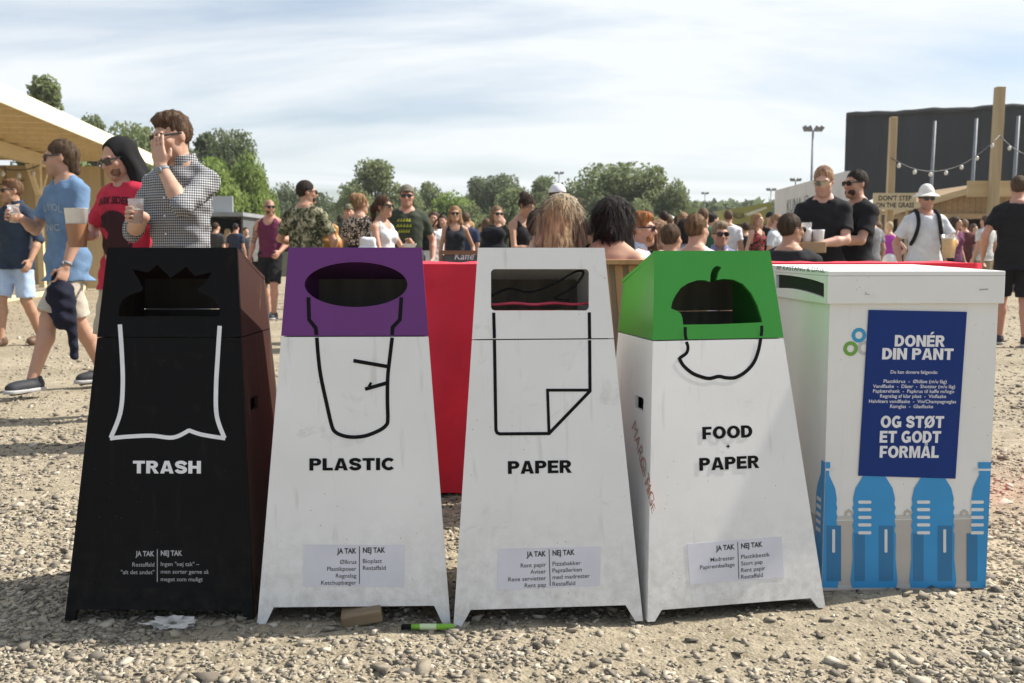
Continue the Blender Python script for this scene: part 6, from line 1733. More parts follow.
def child(p, mb, name, m, smooth=False, parent=None):
    return mb.build(name, m, parent or p['root'], smooth)
def on_shirt(p, tris_fn, name, m, yc, zc_, w, h=None, body=None, bold=0.03, arch=0.0):
    """lettering or a print pressed onto the front of a shirt (local frame, facing -y)"""
    topo = p['top']; bvh = BVHTree.FromPolygons([v.co for v in topo.data.vertices], [tuple(q.vertices) for q in topo.data.polygons])
    vs, fs = tris_fn
    xs = [v[0] for v in vs]; x0, x1 = min(xs), max(xs); k = w / (x1 - x0); ky = (h / 0.73) if h else k
    out = []
    for v in vs:
        a = (v[0] - (x0 + x1) / 2) * k + yc; b = v[1] * ky + zc_ - arch * (2 * (a - yc) / w) ** 2
        hit = bvh.ray_cast(Vector((a, -1.0, b)), Vector((0, 1, 0)))
        out.append((a, (hit[0].y if hit[0] else -0.1) - 0.004, b))
    mb = MB(); mb.add(out, fs); return mb.build(name, m, topo)
def blob(pts, n=10):
    """subdivided plate for prints, from an outline"""
    bm = bmesh.new(); vs = [bm.verts.new((x, y, 0)) for x, y in pts]; f_ = bm.faces.new(vs); bmesh.ops.triangulate(bm, faces=[f_]); bmesh.ops.subdivide_edges(bm, edges=bm.edges[:], cuts=3, use_grid_fill=True)
    r_ = ([tuple(v.co) for v in bm.verts], None); bm.verts.index_update(); fs = [tuple(v.index for v in q.verts) for q in bm.faces]; bm.free()
    return r_[0], fs
BLACKC, NAVYC, WHITEC = cloth((0.014, 0.014, 0.016), 'black_cotton'), cloth((0.03, 0.045, 0.085), 'navy_cotton'), cloth((0.68, 0.68, 0.70), 'white_cotton')
SHADES = mat('dark_lens', (0.008, 0.008, 0.009), 0.15, 0.1, 5, spec=0.6)
MIRROR = mat('mirror_lens', (0.45, 0.43, 0.32), 0.12, 0.2, 30, metal=0.9)
KHAKI = cloth((0.42, 0.37, 0.29), 'khaki_cotton')
DKSHOE = (mat('dark_shoe', (0.02, 0.022, 0.028), 0.7, 0.2, 20), mat('white_sole', (0.42, 0.42, 0.42), 0.6, 0.1, 20))
CLEAR = None
def plastic_cup():
    m, nt, b = nodes_of('clear_cup'); b.inputs['Base Color'].default_value = (0.85, 0.85, 0.86, 1); b.inputs['Roughness'].default_value = 0.12
    tr = N(nt, 'ShaderNodeBsdfTransparent'); mx = N(nt, 'ShaderNodeMixShader'); mx.inputs[0].default_value = 0.80
    nt.links.new(b.outputs[0], mx.inputs[1]); nt.links.new(tr.outputs[0], mx.inputs[2]); nt.links.new(mx.outputs[0], nt.nodes['Material Output'].inputs['Surface'])
    return m
CLEAR = plastic_cup()
BEER_D = mat('dark_beer', (0.24, 0.06, 0.018), 0.2, 0.1, 8); BEER_L = mat('pale_beer', (0.75, 0.40, 0.05), 0.2, 0.1, 8); FOAM = mat('beer_foam', (0.75, 0.72, 0.66), 0.9, 0.05, 30)
def cup(loc, label, r=0.040, h=0.125, fill=0.6, beer=None, axis=None, body=None, name='beer_cup'):
    beer = beer or BEER_D; body = body or CLEAR
    root = empty(name, loc, label, 'cup'); M = None
    if axis is not None: M = Vector((0, 0, 1)).rotation_difference(Vector(axis)).to_matrix()
    mb = MB(); mb.lathe([(0.0005, -h / 2), (r * .72, -h / 2), (r, h / 2), (r * 1.04, h / 2 + .002), (r * .97, h / 2), (r * .69, -h / 2 + .003), (0.0005, -h / 2 + .003)], (0, 0, 0), 20, M); mb.build('cup', body, root, True)
    z1 = -h / 2 + h * fill; r1 = (r * .72 + (r * .28) * fill) * .95
    mb = MB(); mb.lathe([(0.0005, -h / 2 + .004), (r * .68, -h / 2 + .004), (r1, z1), (0.0005, z1)], (0, 0, 0), 20, M); mb.build('beer', beer, root, True)
    mb = MB(); mb.lathe([(0.0005, z1 + .0005), (r1, z1 + .0005), (r1 * 1.01, z1 + h * .05), (0.0005, z1 + h * .05)], (0, 0, 0), 20, M); mb.build('foam', FOAM, root, True)
    return root
def watch(p, sd, m):
    E_, W_ = p['J'][sd]; d = nrmz(W_ - E_); c = W_ - d * .025; s = p['s']
    mb = MB(); M = Vector((0, 0, 1)).rotation_difference(Vector(d)).to_matrix()
    mb.lathe([(.029 * s, -.010), (.034 * s, -.010), (.034 * s, .010), (.029 * s, .010), (.029 * s, -.010)], Vector(c) * s, 16, M)
    o = mb.build('wristwatch', m, p['root'], True)
    mb = MB(); q = nrmz(np.cross(d, v3(0, 0, 1))); mb.lathe([(.0005, .0), (.017 * s, 0), (.017 * s, .009), (.0005, .010)], Vector(c + v3(0, -1, 0) * .031) * s, 14, Vector((0, 0, 1)).rotation_difference(Vector((0, -1, 0))).to_matrix()); mb.build('watch_face', STEEL, o, True)

GN = 0.0078
GL = 'group of four men at the left'
# man in the gingham shirt
mD = person(180, 5.4, 1.79, -22, 'man in black and white gingham shirt covering his face with one hand', g=0.0066, skin=(0.50, 0.30, 0.21), hair=('quiff', (0.085, 0.05, 0.03)),
            top=('shirt', cloth_pattern('gingham', (0.014, 0.015, 0.019), (0.46, 0.47, 0.48)), {'hem': -.12, 'loose': .020, 'wr': .0045}), bottom=('trousers', cloth((0.05, 0.055, 0.07), 'dark_denim')), shoes=DKSHOE,
            arms={1: (v3(0.070, -0.215, 1.485), (0.7, -0.3, -1)), -1: (v3(-0.02, -0.25, 1.225), (-1, 0.6, -.4))}, hy=-20, hp=12, fat=.93, glasses=SHADES, group=GL,
            hands=({'d': (-.25, -.95, .12), 'n': (0.9, -.2, 0), 'curl': .62}, {'d': (-.22, 0.02, .97), 'n': (-.15, 1, .0), 'curl': .10}))
watch(mD, 1, STEEL)
for i in range(5):
    z = 1.42 - i * .095
    bv = BVHTree.FromPolygons([v.co for v in mD['top'].data.vertices], [tuple(q.vertices) for q in mD['top'].data.polygons]); hit = bv.ray_cast(Vector((0, -1, z)), Vector((0, 1, 0)))
    if hit[0]:
        mb = MB(); mb.lathe([(.0005, .002), (.005, .002), (.0055, -.002)], hit[0], 10, Vector((0, 0, 1)).rotation_difference(Vector((0, -1, 0))).to_matrix()); mb.build('button', WHITE_INK, mD['top'])
gp = mD['grip'][-1]; cup(gp[0] + Vector((0, 0, .018)), 'small clear cup of dark beer in the gingham shirt man\'s hand', 0.040, 0.125, 0.55)
# man in the red t-shirt with a black head scarf
mC = person(126, 6.25, 1.755, -30, 'bald man in red printed t-shirt with a black cloth draped over his head', g=0.0072, skin=(0.50, 0.28, 0.20), hair=('hood', (0.010, 0.010, 0.011)), beard=(0.20, 0.11, 0.07),
            top=('tee', cloth((0.47, 0.028, 0.060), 'red_cotton'), {'hem': -.12, 'sleeve': .70, 'wide': .008, 'wr': .004}), bottom=('shorts', KHAKI), shoes=DKSHOE,
            arms={-1: (v3(-0.165, -0.14, 1.165), (-1, .6, -.3)), 1: (v3(.22, -.06, .92), (.4, 1, 0))}, hy=-6, hp=20, fat=.96, glasses=SHADES, group=GL,
            hands=({'d': (-.2, -.95, .1), 'n': (0.95, -.1, 0), 'curl': .55}, None))
PRB = cloth((0.045, 0.016, 0.02), 'dark_print')
on_shirt(mC, text_mesh('DARK SIDER', .03), 'print', PRB, 0.0, 1.335, .30, .045, arch=.012)
pts = [(-.13, -.13), (.10, -.14), (.14, -.06), (.13, .06), (.07, .12), (-.05, .12), (-.12, .06), (-.14, -.04)]
on_shirt(mC, blob(smooth_pts(pts, 3, True)), 'print', PRB, 0.0, 1.165, .28, .73)
on_shirt(mC, blob([(-.07 + .045 * math.cos(a), .055 * math.sin(a)) for a in np.linspace(0, 6.28, 15)[:-1]]), 'print', cloth((0.50, 0.04, 0.07), 'rose_print'), -.065, 1.165, .09, .73)
gp = mC['grip'][-1]
jug = cup(gp[0] + Vector((-.02, -.03, .04)), 'big white plastic jug half full of brown beer beside the blue t-shirt', 0.070, 0.235, 0.62, mat('brown_beer', (0.30, 0.13, 0.06), .25, .1, 8), body=mat('milky_plastic', (0.80, 0.79, 0.76), 0.35, 0.05, 10), name='beer_jug')
# liquid shows through the milky wall: the jug is two toned
jug.children[0].name = 'jug'
mb = MB(); mb.lathe([(0.0512, -.1165), (0.0650, .025)], (0, 0, 0), 20); mb.build('filled_part', mat('jug_brown', (0.33, 0.16, 0.085), 0.3, 0.1, 8), jug, True)
# man in the blue t-shirt
mB = person(66, 7.35, 1.86, -36, 'man in faded blue t-shirt and khaki shorts walking with a dark jacket', g=0.0078, skin=(0.48, 0.28, 0.195), hair=('slick', (0.10, 0.065, 0.04)),
            top=('tee', cloth((0.135, 0.225, 0.36), 'faded_blue_cotton', var=.16), {'hem': -.15, 'sleeve': .66, 'wide': .006, 'flare': .015, 'wr': .0028}), bottom=('shorts', cloth((0.47, 0.43, 0.36), 'beige_cotton')), shoes=DKSHOE,
            arms={1: (v3(.23, -.15, .90), (.6, 1, 0)), -1: (v3(-.13, -.25, 1.235), (-.9, .6, -.8))}, hy=-38, hp=4, fat=.92, glasses=mat('thin_glasses', (0.06, 0.05, 0.045), .2, .1, 5), group=GL,
            legs={1: (.08, -.36, .085), -1: (-.10, .30, .12)}, hands=({'d': (-.1, -.95, .2), 'n': (.95, -.1, 0), 'curl': .6}, {'curl': .55, 'n': (-1, .1, 0)}))
watch(mB, 1, STEEL)
PRW = cloth((0.30, 0.38, 0.47), 'worn_white_print')
on_shirt(mB, text_mesh('ALYIOL', .02), 'print', PRW, 0, 1.335, .26, .055, arch=.02); on_shirt(mB, text_mesh('ENIC', .02), 'print', PRW, 0, 1.19, .19, .05)
gp = mB['grip'][-1]; cup(gp[0] + Vector((0, 0, .015)), 'clear cup of amber beer held out by the blue t-shirt man', 0.040, 0.125, 0.45, mat('amber_beer', (0.45, 0.17, 0.03), .2, .1, 8))
# jacket over his hand
gp = mB['grip'][1]
f = Field((-.16, -.13, -.62), (.16, .13, .08), .012)
f.cone((0, 0, 0.02), (0, 0, -.12), .045, .085, .03); f.cone((.01, .01, -.12), (.02, 0, -.30), .085, .075, .03); f.cone((-.04, .02, -.12), (-.06, .03, -.26), .06, .05, .03); f.cone((.06, 0, -.18), (.085, .01, -.56), .045, .03, .02)
f.wrinkle(.006, 38, 2.2); r_ = f.mesh(); o = link('jacket', np_mesh('jacket', *r_), cloth((0.012, 0.014, 0.028), 'navy_fleece'), None, True); o.location = gp[0]
tag(o, 'dark navy jacket hanging from the blue t-shirt man\'s hand', 'jacket')
# man in navy shirt and light blue shorts
mA = person(15, 11.0, 1.83, -20, 'man in open navy shirt, light blue shorts and sunglasses at the left edge', g=0.010, skin=(0.46, 0.26, 0.17), hair=('quiff', (0.14, 0.075, 0.04)),
            top=('shirt', cloth((0.030, 0.045, 0.075), 'navy_shirt'), {'hem': -.12, 'loose': .018}), bottom=('shorts', cloth((0.42, 0.54, 0.72), 'pale_blue_cotton')), shoes=(mat('brown_loafer', (0.13, 0.07, 0.04), .6, .2, 20),),
            arms={1: (v3(.30, -.10, .93), (.5, 1, 0))}, hy=-30, glasses=SHADES, group=GL, legs={-1: (-.10, -.16, .085), 1: (.10, .18, .10)})

MID = 0.0125
# middle group beyond the plastic bin
def bag(loc, size, m, label, name='shoulder_bag', cat='bag', strap=None, rz=0):
    root = empty(name, loc, label, cat, rz=rz); f = Field((-size[0] - .06, -size[1] - .06, -size[2] - .06), (size[0] + .06, size[1] + .06, size[2] + .06), .016)
    f.cone((-size[0] * .5, 0, -size[2] * .5), (size[0] * .5, 0, -size[2] * .5), size[2] * .5, size[2] * .5, .03); f.cone((-size[0] * .4, 0, size[2] * .4), (size[0] * .4, 0, size[2] * .4), size[1] * .8, size[1] * .8, .06)
    f.wrinkle(.004, 30, 1.0); r_ = f.mesh(); link('bag_body', np_mesh('bag_body', *r_), m, root, True)
    if strap:
        mb = MB(); mb.tube(smooth_pts(strap, 5), .012, 6); mb.build('strap', m, root, True)
    return root
person(270, 15.4, 1.84, -8, 'bald bearded man in maroon tank top and black shorts with tattooed arm', g=.0125, skin=SKIN_RED, hair=('shaved', (0.10, 0.07, 0.05)), beard=(0.09, 0.055, 0.035), top=('tank', cloth((0.13, 0.025, 0.065), 'maroon_cotton'), {'hem': -.03}), bottom=('shorts', BLACKC),
       shoes=DKSHOE, hy=35, glasses=SHADES, extra='tattoo', legs={-1: (-.09, .10, .09), 1: (.09, -.14, .085)}, arms={-1: (v3(-.30, -.05, .93), (-.5, 1, 0)), 1: (v3(.22, -.2, 1.0), (.5, 1, 0))})
mG = person(306, 10.6, 1.79, 165, 'man seen from behind in green camouflage shirt with dark short hair', g=MID, skin=SKIN_TAN, hair=('short', (0.03, 0.02, 0.015)), beard=(0.03, 0.02, 0.015), top=('tee', cloth_pattern('camo', (0.025, 0.03, 0.018), (0.17, 0.17, 0.10)), {'hem': -.14, 'loose': .024, 'sleeve': .75, 'wide': .012}),
            bottom=('shorts', cloth((0.05, 0.05, 0.05), 'charcoal')), shoes=DKSHOE, hy=-48, glasses=SHADES, arms={1: (v3(.24, -.28, 1.12), (.7, .6, -.4)), -1: (v3(-.20, -.25, 1.05), (-.7, .6, -.4))})
p = at(329, 236, 10.9); bag(p, (.13, .07, .17), mat('tan_leather', (0.42, 0.20, 0.05), .5, .2, 10), 'tan leather bag beside the camouflage shirt man', 'shoulder_bag')
person(349, 15.5, 1.76, 10, 'man in camouflage cap and dark green top raising a red drink', g=.014, skin=SKIN_RED, hair=('short', (0.1, 0.06, 0.04)), hat=('cap', cloth_pattern('camo', (0.10, 0.10, 0.07), (0.34, 0.31, 0.22))), top=('tee', cloth((0.06, 0.075, 0.055), 'dark_olive'), {}), bottom=('shorts', KHAKI), shoes=DKSHOE,
       arms={1: (v3(.10, -.30, 1.28), (.7, .3, -.7))}, hands=(None, {'curl': .6, 'd': (-.3, -.9, .2), 'n': (-.9, .2, 0)}))
p = at(353.5, 228, 15.2); cup(p, 'cup of red drink raised by the man in the camouflage cap', .045, .15, .8, mat('red_drink', (0.45, 0.03, 0.03), .2, .1, 8))
person(360, 11.4, 1.70, 168, 'woman seen from behind with tied up light brown hair and leopard print top', sex='f', g=MID, skin=SKIN_FAIR, hair=('bun', (0.30, 0.18, 0.09)), top=('tee', cloth_pattern('leopard', (0.035, 0.025, 0.02), (0.62, 0.52, 0.42)), {'hem': .22, 'loose': .02}), bottom=('dress', BLACKC, .26),
       shoes=DKSHOE, hy=-30)
mJ = person(383, 10.6, 1.63, 62, 'woman in white tank top and sunglasses with brown hair eating from a bowl', sex='f', g=MID, skin=SKIN_TAN, hair=('pony', (0.075, 0.035, 0.02)), top=('tank', WHITEC, {}), bottom=('hotpants', cloth((0.30, 0.40, 0.55), 'pale_denim')), shoes=DKSHOE, glasses=SHADES,
            arms={1: (v3(.06, -.30, 1.24), (.7, .3, -.8)), -1: (v3(-.06, -.30, 1.13), (-.7, .3, -.8))}, hands=({'d': (.3, -.95, .1), 'n': (.1, .1, 1), 'curl': .35}, {'d': (-.3, -.9, .3), 'n': (-.8, -.2, -.4), 'curl': .5}))
gp = mJ['grip'][-1]; bw = empty('paper_bowl', gp[0] + Vector((0.02, 0, .02)), 'white paper bowl in the hand of the woman in a white tank top', 'bowl')
mb = MB(); mb.lathe([(.0005, -.03), (.05, -.03), (.075, .025), (.077, .027), (.072, .025), (.048, -.026), (.0005, -.026)], (0, 0, 0), 20); mb.build('bowl', mat('white_card', (0.75, 0.74, 0.72), .7, .05, 10), bw, True)
mb = MB(); mb.lathe([(.0005, -.024), (.048, -.024), (.066, .012), (.0005, .018)], (0, 0, 0), 16); mb.build('food', mat('fried_food', (0.40, 0.22, 0.08), .8, .4, 40), bw, True)
p = at(368, 246, 10.4); bag(p, (.12, .05, .14), WHITEC, 'white shoulder bag on the back of the woman with the bowl', 'shoulder_bag')
mK = person(407, 11.4, 1.79, 4, 'man in dark green t-shirt with yellow print, grey cap and sunglasses', g=MID, skin=SKIN_RED, hair=('short', (0.14, 0.09, 0.06)), hat=('cap', cloth((0.16, 0.14, 0.11), 'washed_cap')), glasses=SHADES, top=('tee', cloth((0.045, 0.055, 0.038), 'bottle_green'), {'loose': .02, 'sleeve': .68, 'hem': -.12}), bottom=('shorts', KHAKI), shoes=DKSHOE,
            arms={1: (v3(.29, -.06, .95), (.5, 1, 0))})
YP = cloth((0.40, 0.42, 0.05), 'yellow_print')
for i, w_ in enumerate((.15, .17, .13)):
    on_shirt(mK, ([(x + .0 + j * 1.25, y, 0) for j in range(5) for x, y in ((0, 0), (1, 0), (1, .73), (.5, .73), (.5, .4), (0, .4))], [tuple(j * 6 + q for q in range(6)) for j in range(5)]), 'print', YP, -.03, 1.37 - i * .062, w_, .035)
person(434, 15.6, 1.66, 18, 'woman in loose white top with dark hair and a black crossbody strap', sex='f', g=.014, skin=SKIN_TAN, hair=('long', (0.07, 0.04, 0.025)), top=('long', WHITEC, {'loose': .03, 'hem': -.10}), bottom=('hotpants', WHITEC), shoes=DKSHOE, arms={1: (v3(.34, -.02, 1.12), (1, .6, -.1))}, hy=-20)
p = at(428, 240, 15.2); bag(p, (.12, .08, .16), BLACKC, 'black crossbody bag on the woman in the loose white top', 'shoulder_bag', strap=[(.02, 0, .1), (.12, 0, .28), (.24, .02, .42)])
person(455, 14.8, 1.71, 5, 'woman with long light brown hair, sunglasses and black tank top with round print', sex='f', g=.014, skin=SKIN_TAN, hair=('long', (0.26, 0.15, 0.075)), glasses=SHADES, top=('tank', cloth((0.02, 0.023, 0.03), 'charcoal_cotton'), {}), bottom=('hotpants', BLACKC), shoes=DKSHOE, arms={1: (v3(.28, -.04, .95), (.5, 1, 0))})
person(470, 21, 1.66, -15, 'distant fair haired woman in a blue denim shirt', sex='f', g=.017, skin=SKIN_FAIR, hair=('long', (0.40, 0.25, 0.10)), glasses=SHADES, top=('tee', cloth((0.10, 0.18, 0.36), 'blue_denim'), {}), bottom=('trousers', NAVYC), shoes=DKSHOE)
person(481, 25, 1.72, 30, 'distant man in a white t-shirt and dark cap beside the fair haired woman', g=.018, skin=SKIN_TAN, hair=('short', (0.05, 0.03, 0.02)), top=('tee', WHITEC, {}), bottom=('trousers', NAVYC), shoes=DKSHOE)
person(497, 14.2, 1.68, 20, 'woman in dark jacket and sunglasses holding a hand to her mouth', sex='f', g=.014, skin=SKIN_FAIR, hair=('long', (0.20, 0.12, 0.07)), glasses=SHADES, top=('long', cloth((0.035, 0.04, 0.03), 'dark_jacket'), {}), bottom=('trousers', BLACKC), shoes=DKSHOE, arms={1: (v3(.03, -.20, 1.50), (.8, -.2, -1))}, hands=(None, {'d': (-.3, .2, .9), 'n': (0, 1, 0), 'curl': .4}))
mP = person(519, 11.0, 1.68, 48, 'woman in black tank top looking down at a phone with her hair up', sex='f', g=.0115, skin=SKIN_TAN, hair=('bun', (0.05, 0.03, 0.02)), top=('tank', BLACKC, {'neck': .10}), bottom=('trousers', cloth((0.35, 0.38, 0.42), 'grey_denim')), shoes=DKSHOE, hp=26, lean=6,
            arms={1: (v3(.07, -.33, 1.16), (.7, .3, -.8)), -1: (v3(-.05, -.31, 1.15), (-.7, .3, -.8))}, hands=({'d': (.2, -.9, .3), 'n': (.2, .3, 1), 'curl': .4}, {'d': (-.2, -.9, .3), 'n': (-.3, .3, 1), 'curl': .45}))
gp = (mP['grip'][1][0] + mP['grip'][-1][0]) / 2
mb = MB(); mb.box((0, 0, 0), (.075, .010, .15), Matrix.Rotation(R(48), 3, 'Z') @ Matrix.Rotation(R(-50), 3, 'X')); o = mb.build('phone', mat('phone_case', (0.02, 0.02, 0.022), .2, .1, 5)); o.location = gp + Vector((0, 0, .03)); tag(o, 'black phone in the hands of the woman with hair up', 'phone')
p = at(493, 242, 11.2); bag(p, (.13, .11, .21), cloth((0.012, 0.013, 0.018), 'black_nylon'), 'black backpack on the woman looking at her phone', 'backpack', 'backpack')
person(557, 8.8, 1.63, 175, 'person in a white cap rising behind the blonde woman', g=.012, skin=SKIN_FAIR, hair=('short', (0.05, 0.03, 0.02)), hat=('cap', WHITEC), top=('tee', cloth((0.12, 0.12, 0.13), 'grey_cotton'), {}), bottom=('trousers', NAVYC), shoes=DKSHOE, hy=15)
# seated front row
BEN = wood('bench_wood', (0.40, 0.28, 0.15), (0.3, 0.2, 0.1), 0)
def bench(x, y, w, label, h=0.455):
    r_ = empty('bench', (x, y, 0), label, 'bench', 'wooden benches among the seated crowd')
    mb = MB(); mb.box((0, 0, h - .02), (w, .30, .04)); mb.build('seat', BEN, r_)
    for s_ in (-1, 1):
        mb = MB(); mb.box((s_ * (w / 2 - .12), 0, (h - .042) / 2), (.05, .26, h - .042)); mb.build('leg', BEN, r_)
def seated(px, topy, Y, yaw, label, bx=None, **kw):
    """sit so that the crown reaches the measured height"""
    zt_ = at(px, topy, Y).z; H = kw.pop('H', 1.75); s = H / 1.8
    seat = zt_ - (0.955 if not kw.get('hat') else .975) * s
    return person(px, Y, H, yaw, label, seat=max(0.25, seat), **kw)
mQ = seated(561, 196.5, 5.15, 178, 'woman with long wavy blonde hair seen from behind', sex='f', g=.0085, H=1.72, skin=SKIN_FAIR, hair=('long', (0.40, 0.30, 0.17)), top=('tee', BLACKC, {}), bottom=('trousers', NAVYC), hy=-8)
# fuller, wavier hair hanging over her back
f = Field((-.20, -.16, -.36), (.20, .2, .16), .0085)
for i in range(17):
    a = -1.5 + 3.0 * i / 16; xx = .105 * math.sin(a); yy = .055 * math.cos(a) + .02
    q0 = v3(xx * .55, yy * .9, .085); pr_ = q0
    for k_ in range(6):
        q1 = v3(xx * (0.9 + .09 * k_) + .010 * math.sin(k_ * 2.1 + i * 1.7), yy + .008 * math.sin(k_ * 2.7 + i), .085 - .068 * (k_ + 1)); f.cone(pr_, q1, .024 - .0012 * k_, .022 - .0015 * k_, .008); pr_ = q1
f.ell((0, .01, .05), (.092, .10, .088), .02); f.strands(.0045, 150, 1)
r_ = f.mesh(); r_ = add_strands(r_[0], r_[1], v3(0, 0, 0), np.eye(3), 4200, .13, True, .0026); o = link('hair', np_mesh('hair', r_[0], r_[1]), mat('blonde_hair', (0.50, 0.41, 0.29), .55, .4, 42, .8, 120, stretch=(1, 1, .10), col2=(0.10, 0.070, 0.04), spec=.2), mQ['root'], True)
o.location = Vector(mQ['hc'] * mQ['s']) ; 
mR = seated(601, 186, 4.95, 158, 'woman with dark straight hair and bare shoulders seen from behind', lean=20, hp=22, sex='f', g=.009, H=1.70, skin=(0.50, 0.30, 0.20), hair=('bob', (0.016, 0.011, 0.010)), top=('strapless', BLACKC, {}), bottom=('trousers', NAVYC), hy=10)
f = Field((-.20, -.18, -.30), (.20, .2, .16), .009); f.ell((0, .012, .04), (.096, .110, .096), .02); f.cone((0, .035, 0), (-.03, .03, -.13), .100, .070, .04); f.cone((-.03, .03, -.13), (-.05, .02, -.22), .070, .035, .04); f.ell((0, -.13, -.06), (.07, .08, .10), .01, 's'); f.strands(.004, 120, 3)
r_ = f.mesh(); r_ = add_strands(r_[0], r_[1], v3(0, 0, 0), np.eye(3), 3000, .12, True, .0024); o = link('hair', np_mesh('hair', *r_), hair_mat((0.016, 0.011, 0.010)), mR['root'], True); o.location = Vector(mR['hc'] * mR['s']); o.rotation_euler = (0, 0, R(10))
mb = MB(); U_ = mR['up']; mb.tube([Vector(U_((.06, .13, .36)) * mR['s']), Vector(U_((.11, .095, .50)) * mR['s']), Vector(U_((.12, .03, .56)) * mR['s']), Vector(U_((.12, -.05, .52)) * mR['s'])], .010, 6); mb.build('bag_strap', BLACKC, mR['root'], True)
bench((at(585, 250, 5.1)).x, 5.12, 1.3, 'wooden bench under the blonde and the dark haired woman', 0.43)
seated(541, 209, 6.3, 120, 'dark haired person half hidden left of the blonde woman', g=.011, H=1.74, skin=SKIN_TAN, hair=('short', (0.03, 0.02, 0.015)), top=('tee', cloth((0.09, 0.08, 0.075), 'brown_grey'), {}), bottom=('trousers', NAVYC))
seated(589, 224, 9.2, 60, 'dark haired man in a white top between the blonde and the dark haired woman', g=.013, skin=SKIN_TAN, hair=('short', (0.02, 0.014, 0.012)), top=('tee', WHITEC, {}), bottom=('trousers', NAVYC))
seated(639, 212.5, 7.7, 75, 'ginger haired man in sunglasses and pale blue shirt in profile', g=.010, H=1.84, skin=(0.55, 0.29, 0.20), hair=('quiff', (0.30, 0.12, 0.04)), beard=(0.28, 0.12, 0.05), glasses=SHADES, top=('shirt', cloth((0.50, 0.55, 0.66), 'pale_blue_shirt'), {}), bottom=('trousers', NAVYC))
seated(654, 222, 8.8, 80, 'brown haired woman in profile just right of the ginger haired man', sex='f', g=.012, skin=SKIN_FAIR, hair=('bob', (0.16, 0.08, 0.045)), top=('tee', BLACKC, {}), bottom=('trousers', NAVYC))
seated(659, 220, 10.5, 70, 'woman with fair brown hair in profile farther back among the seated crowd', sex='f', g=.013, skin=SKIN_FAIR, hair=('bob', (0.28, 0.17, 0.09)), top=('tee', cloth((0.4, 0.3, 0.25), 'dusty_pink'), {}), bottom=('trousers', NAVYC))
seated(671, 224, 8.2, 165, 'man in black t-shirt with light brown hair seen from behind', g=.011, skin=SKIN_TAN, hair=('short', (0.09, 0.055, 0.03)), top=('tee', BLACKC, {}), bottom=('trousers', NAVYC), hy=-20)
seated(696, 214, 7.8, 160, 'fair haired man in white t-shirt seen from behind above the green bin', g=.010, H=1.82, skin=(0.50, 0.29, 0.2), hair=('short', (0.14, 0.08, 0.04)), top=('tee', cloth((0.70, 0.70, 0.76), 'white_jersey'), {'loose': .02}), bottom=('trousers', NAVYC), hy=-25)
seated(684, 219, 11.5, 190, 'black haired person between two fair heads above the green bin', g=.013, skin=SKIN_TAN, hair=('bob', (0.016, 0.012, 0.012)), sex='f', top=('tee', cloth((0.25, 0.25, 0.3), 'grey_top'), {}), bottom=('trousers', NAVYC))
seated(720, 222, 9.6, -10, 'grey haired man in dark sunglasses and blue shirt facing the camera', g=.011, skin=SKIN_RED, hair=('quiff', (0.28, 0.21, 0.13)), glasses=SHADES, top=('shirt', cloth((0.20, 0.25, 0.42), 'mid_blue_shirt'), {}), bottom=('trousers', NAVYC), hy=15)
seated(790, 213.5, 7.9, 150, 'dark haired man in black jacket sitting with his back to the camera', g=.010, H=1.84, skin=SKIN_TAN, hair=('short', (0.055, 0.035, 0.022)), beard=(0.04, 0.026, 0.018), glasses=SHADES, top=('long', cloth((0.022, 0.022, 0.024), 'black_jacket'), {'loose': .03}), bottom=('trousers', NAVYC), hy=-32, fat=1.12)
bench(at(665, 250, 8.2).x, 8.2, 1.6, 'long wooden bench behind the green bin', 0.40)
bench(at(790, 250, 7.9).x, 7.95, 1.0, 'wooden bench under the man in the black jacket', 0.40)
# standing right of the green bin
person(728, 17.6, 1.76, 165, 'man in plain white t-shirt standing with his back turned beyond the seated crowd', g=.014, skin=SKIN_TAN, hair=('short', (0.10, 0.065, 0.035)), top=('tee', WHITEC, {'loose': .025}), bottom=('shorts', KHAKI), shoes=DKSHOE)
person(712, 15.5, 1.64, 120, 'dark haired woman in lilac top half hidden by seated men', sex='f', g=.014, skin=SKIN_FAIR, hair=('bun', (0.02, 0.015, 0.013)), top=('tee', cloth((0.40, 0.36, 0.55), 'lilac'), {}), bottom=('trousers', NAVYC), shoes=DKSHOE)
person(757, 17.0, 1.68, 40, 'woman with light brown hair in black top with a red print', sex='f', g=.014, skin=SKIN_FAIR, hair=('long', (0.28, 0.16, 0.08)), top=('tank', cloth_pattern('floral', (0.02, 0.016, 0.018), (0.42, 0.06, 0.05)), {}), bottom=('trousers', BLACKC), shoes=DKSHOE)
person(745, 19, 1.58, 200, 'shorter person in black seen from behind left of the woman with the red print', g=.015, skin=SKIN_TAN, hair=('short', (0.05, 0.03, 0.02)), top=('tee', BLACKC, {}), bottom=('trousers', BLACKC), shoes=DKSHOE)
person(770, 17.5, 1.72, 10, 'man in a black cap and black top beside the KUNA @ board', g=.015, skin=SKIN_FAIR, hair=('short', (0.04, 0.03, 0.02)), hat=('cap', BLACKC), top=('tee', BLACKC, {}), bottom=('trousers', NAVYC), shoes=DKSHOE)
person(776, 15.0, 1.60, 60, 'person with light hair and white top half hidden by the man in the black jacket', g=.014, skin=SKIN_FAIR, hair=('short', (0.25, 0.15, 0.08)), glasses=SHADES, top=('tee', cloth((0.55, 0.58, 0.62), 'pale_grey_cotton'), {}), bottom=('trousers', NAVYC), shoes=DKSHOE)
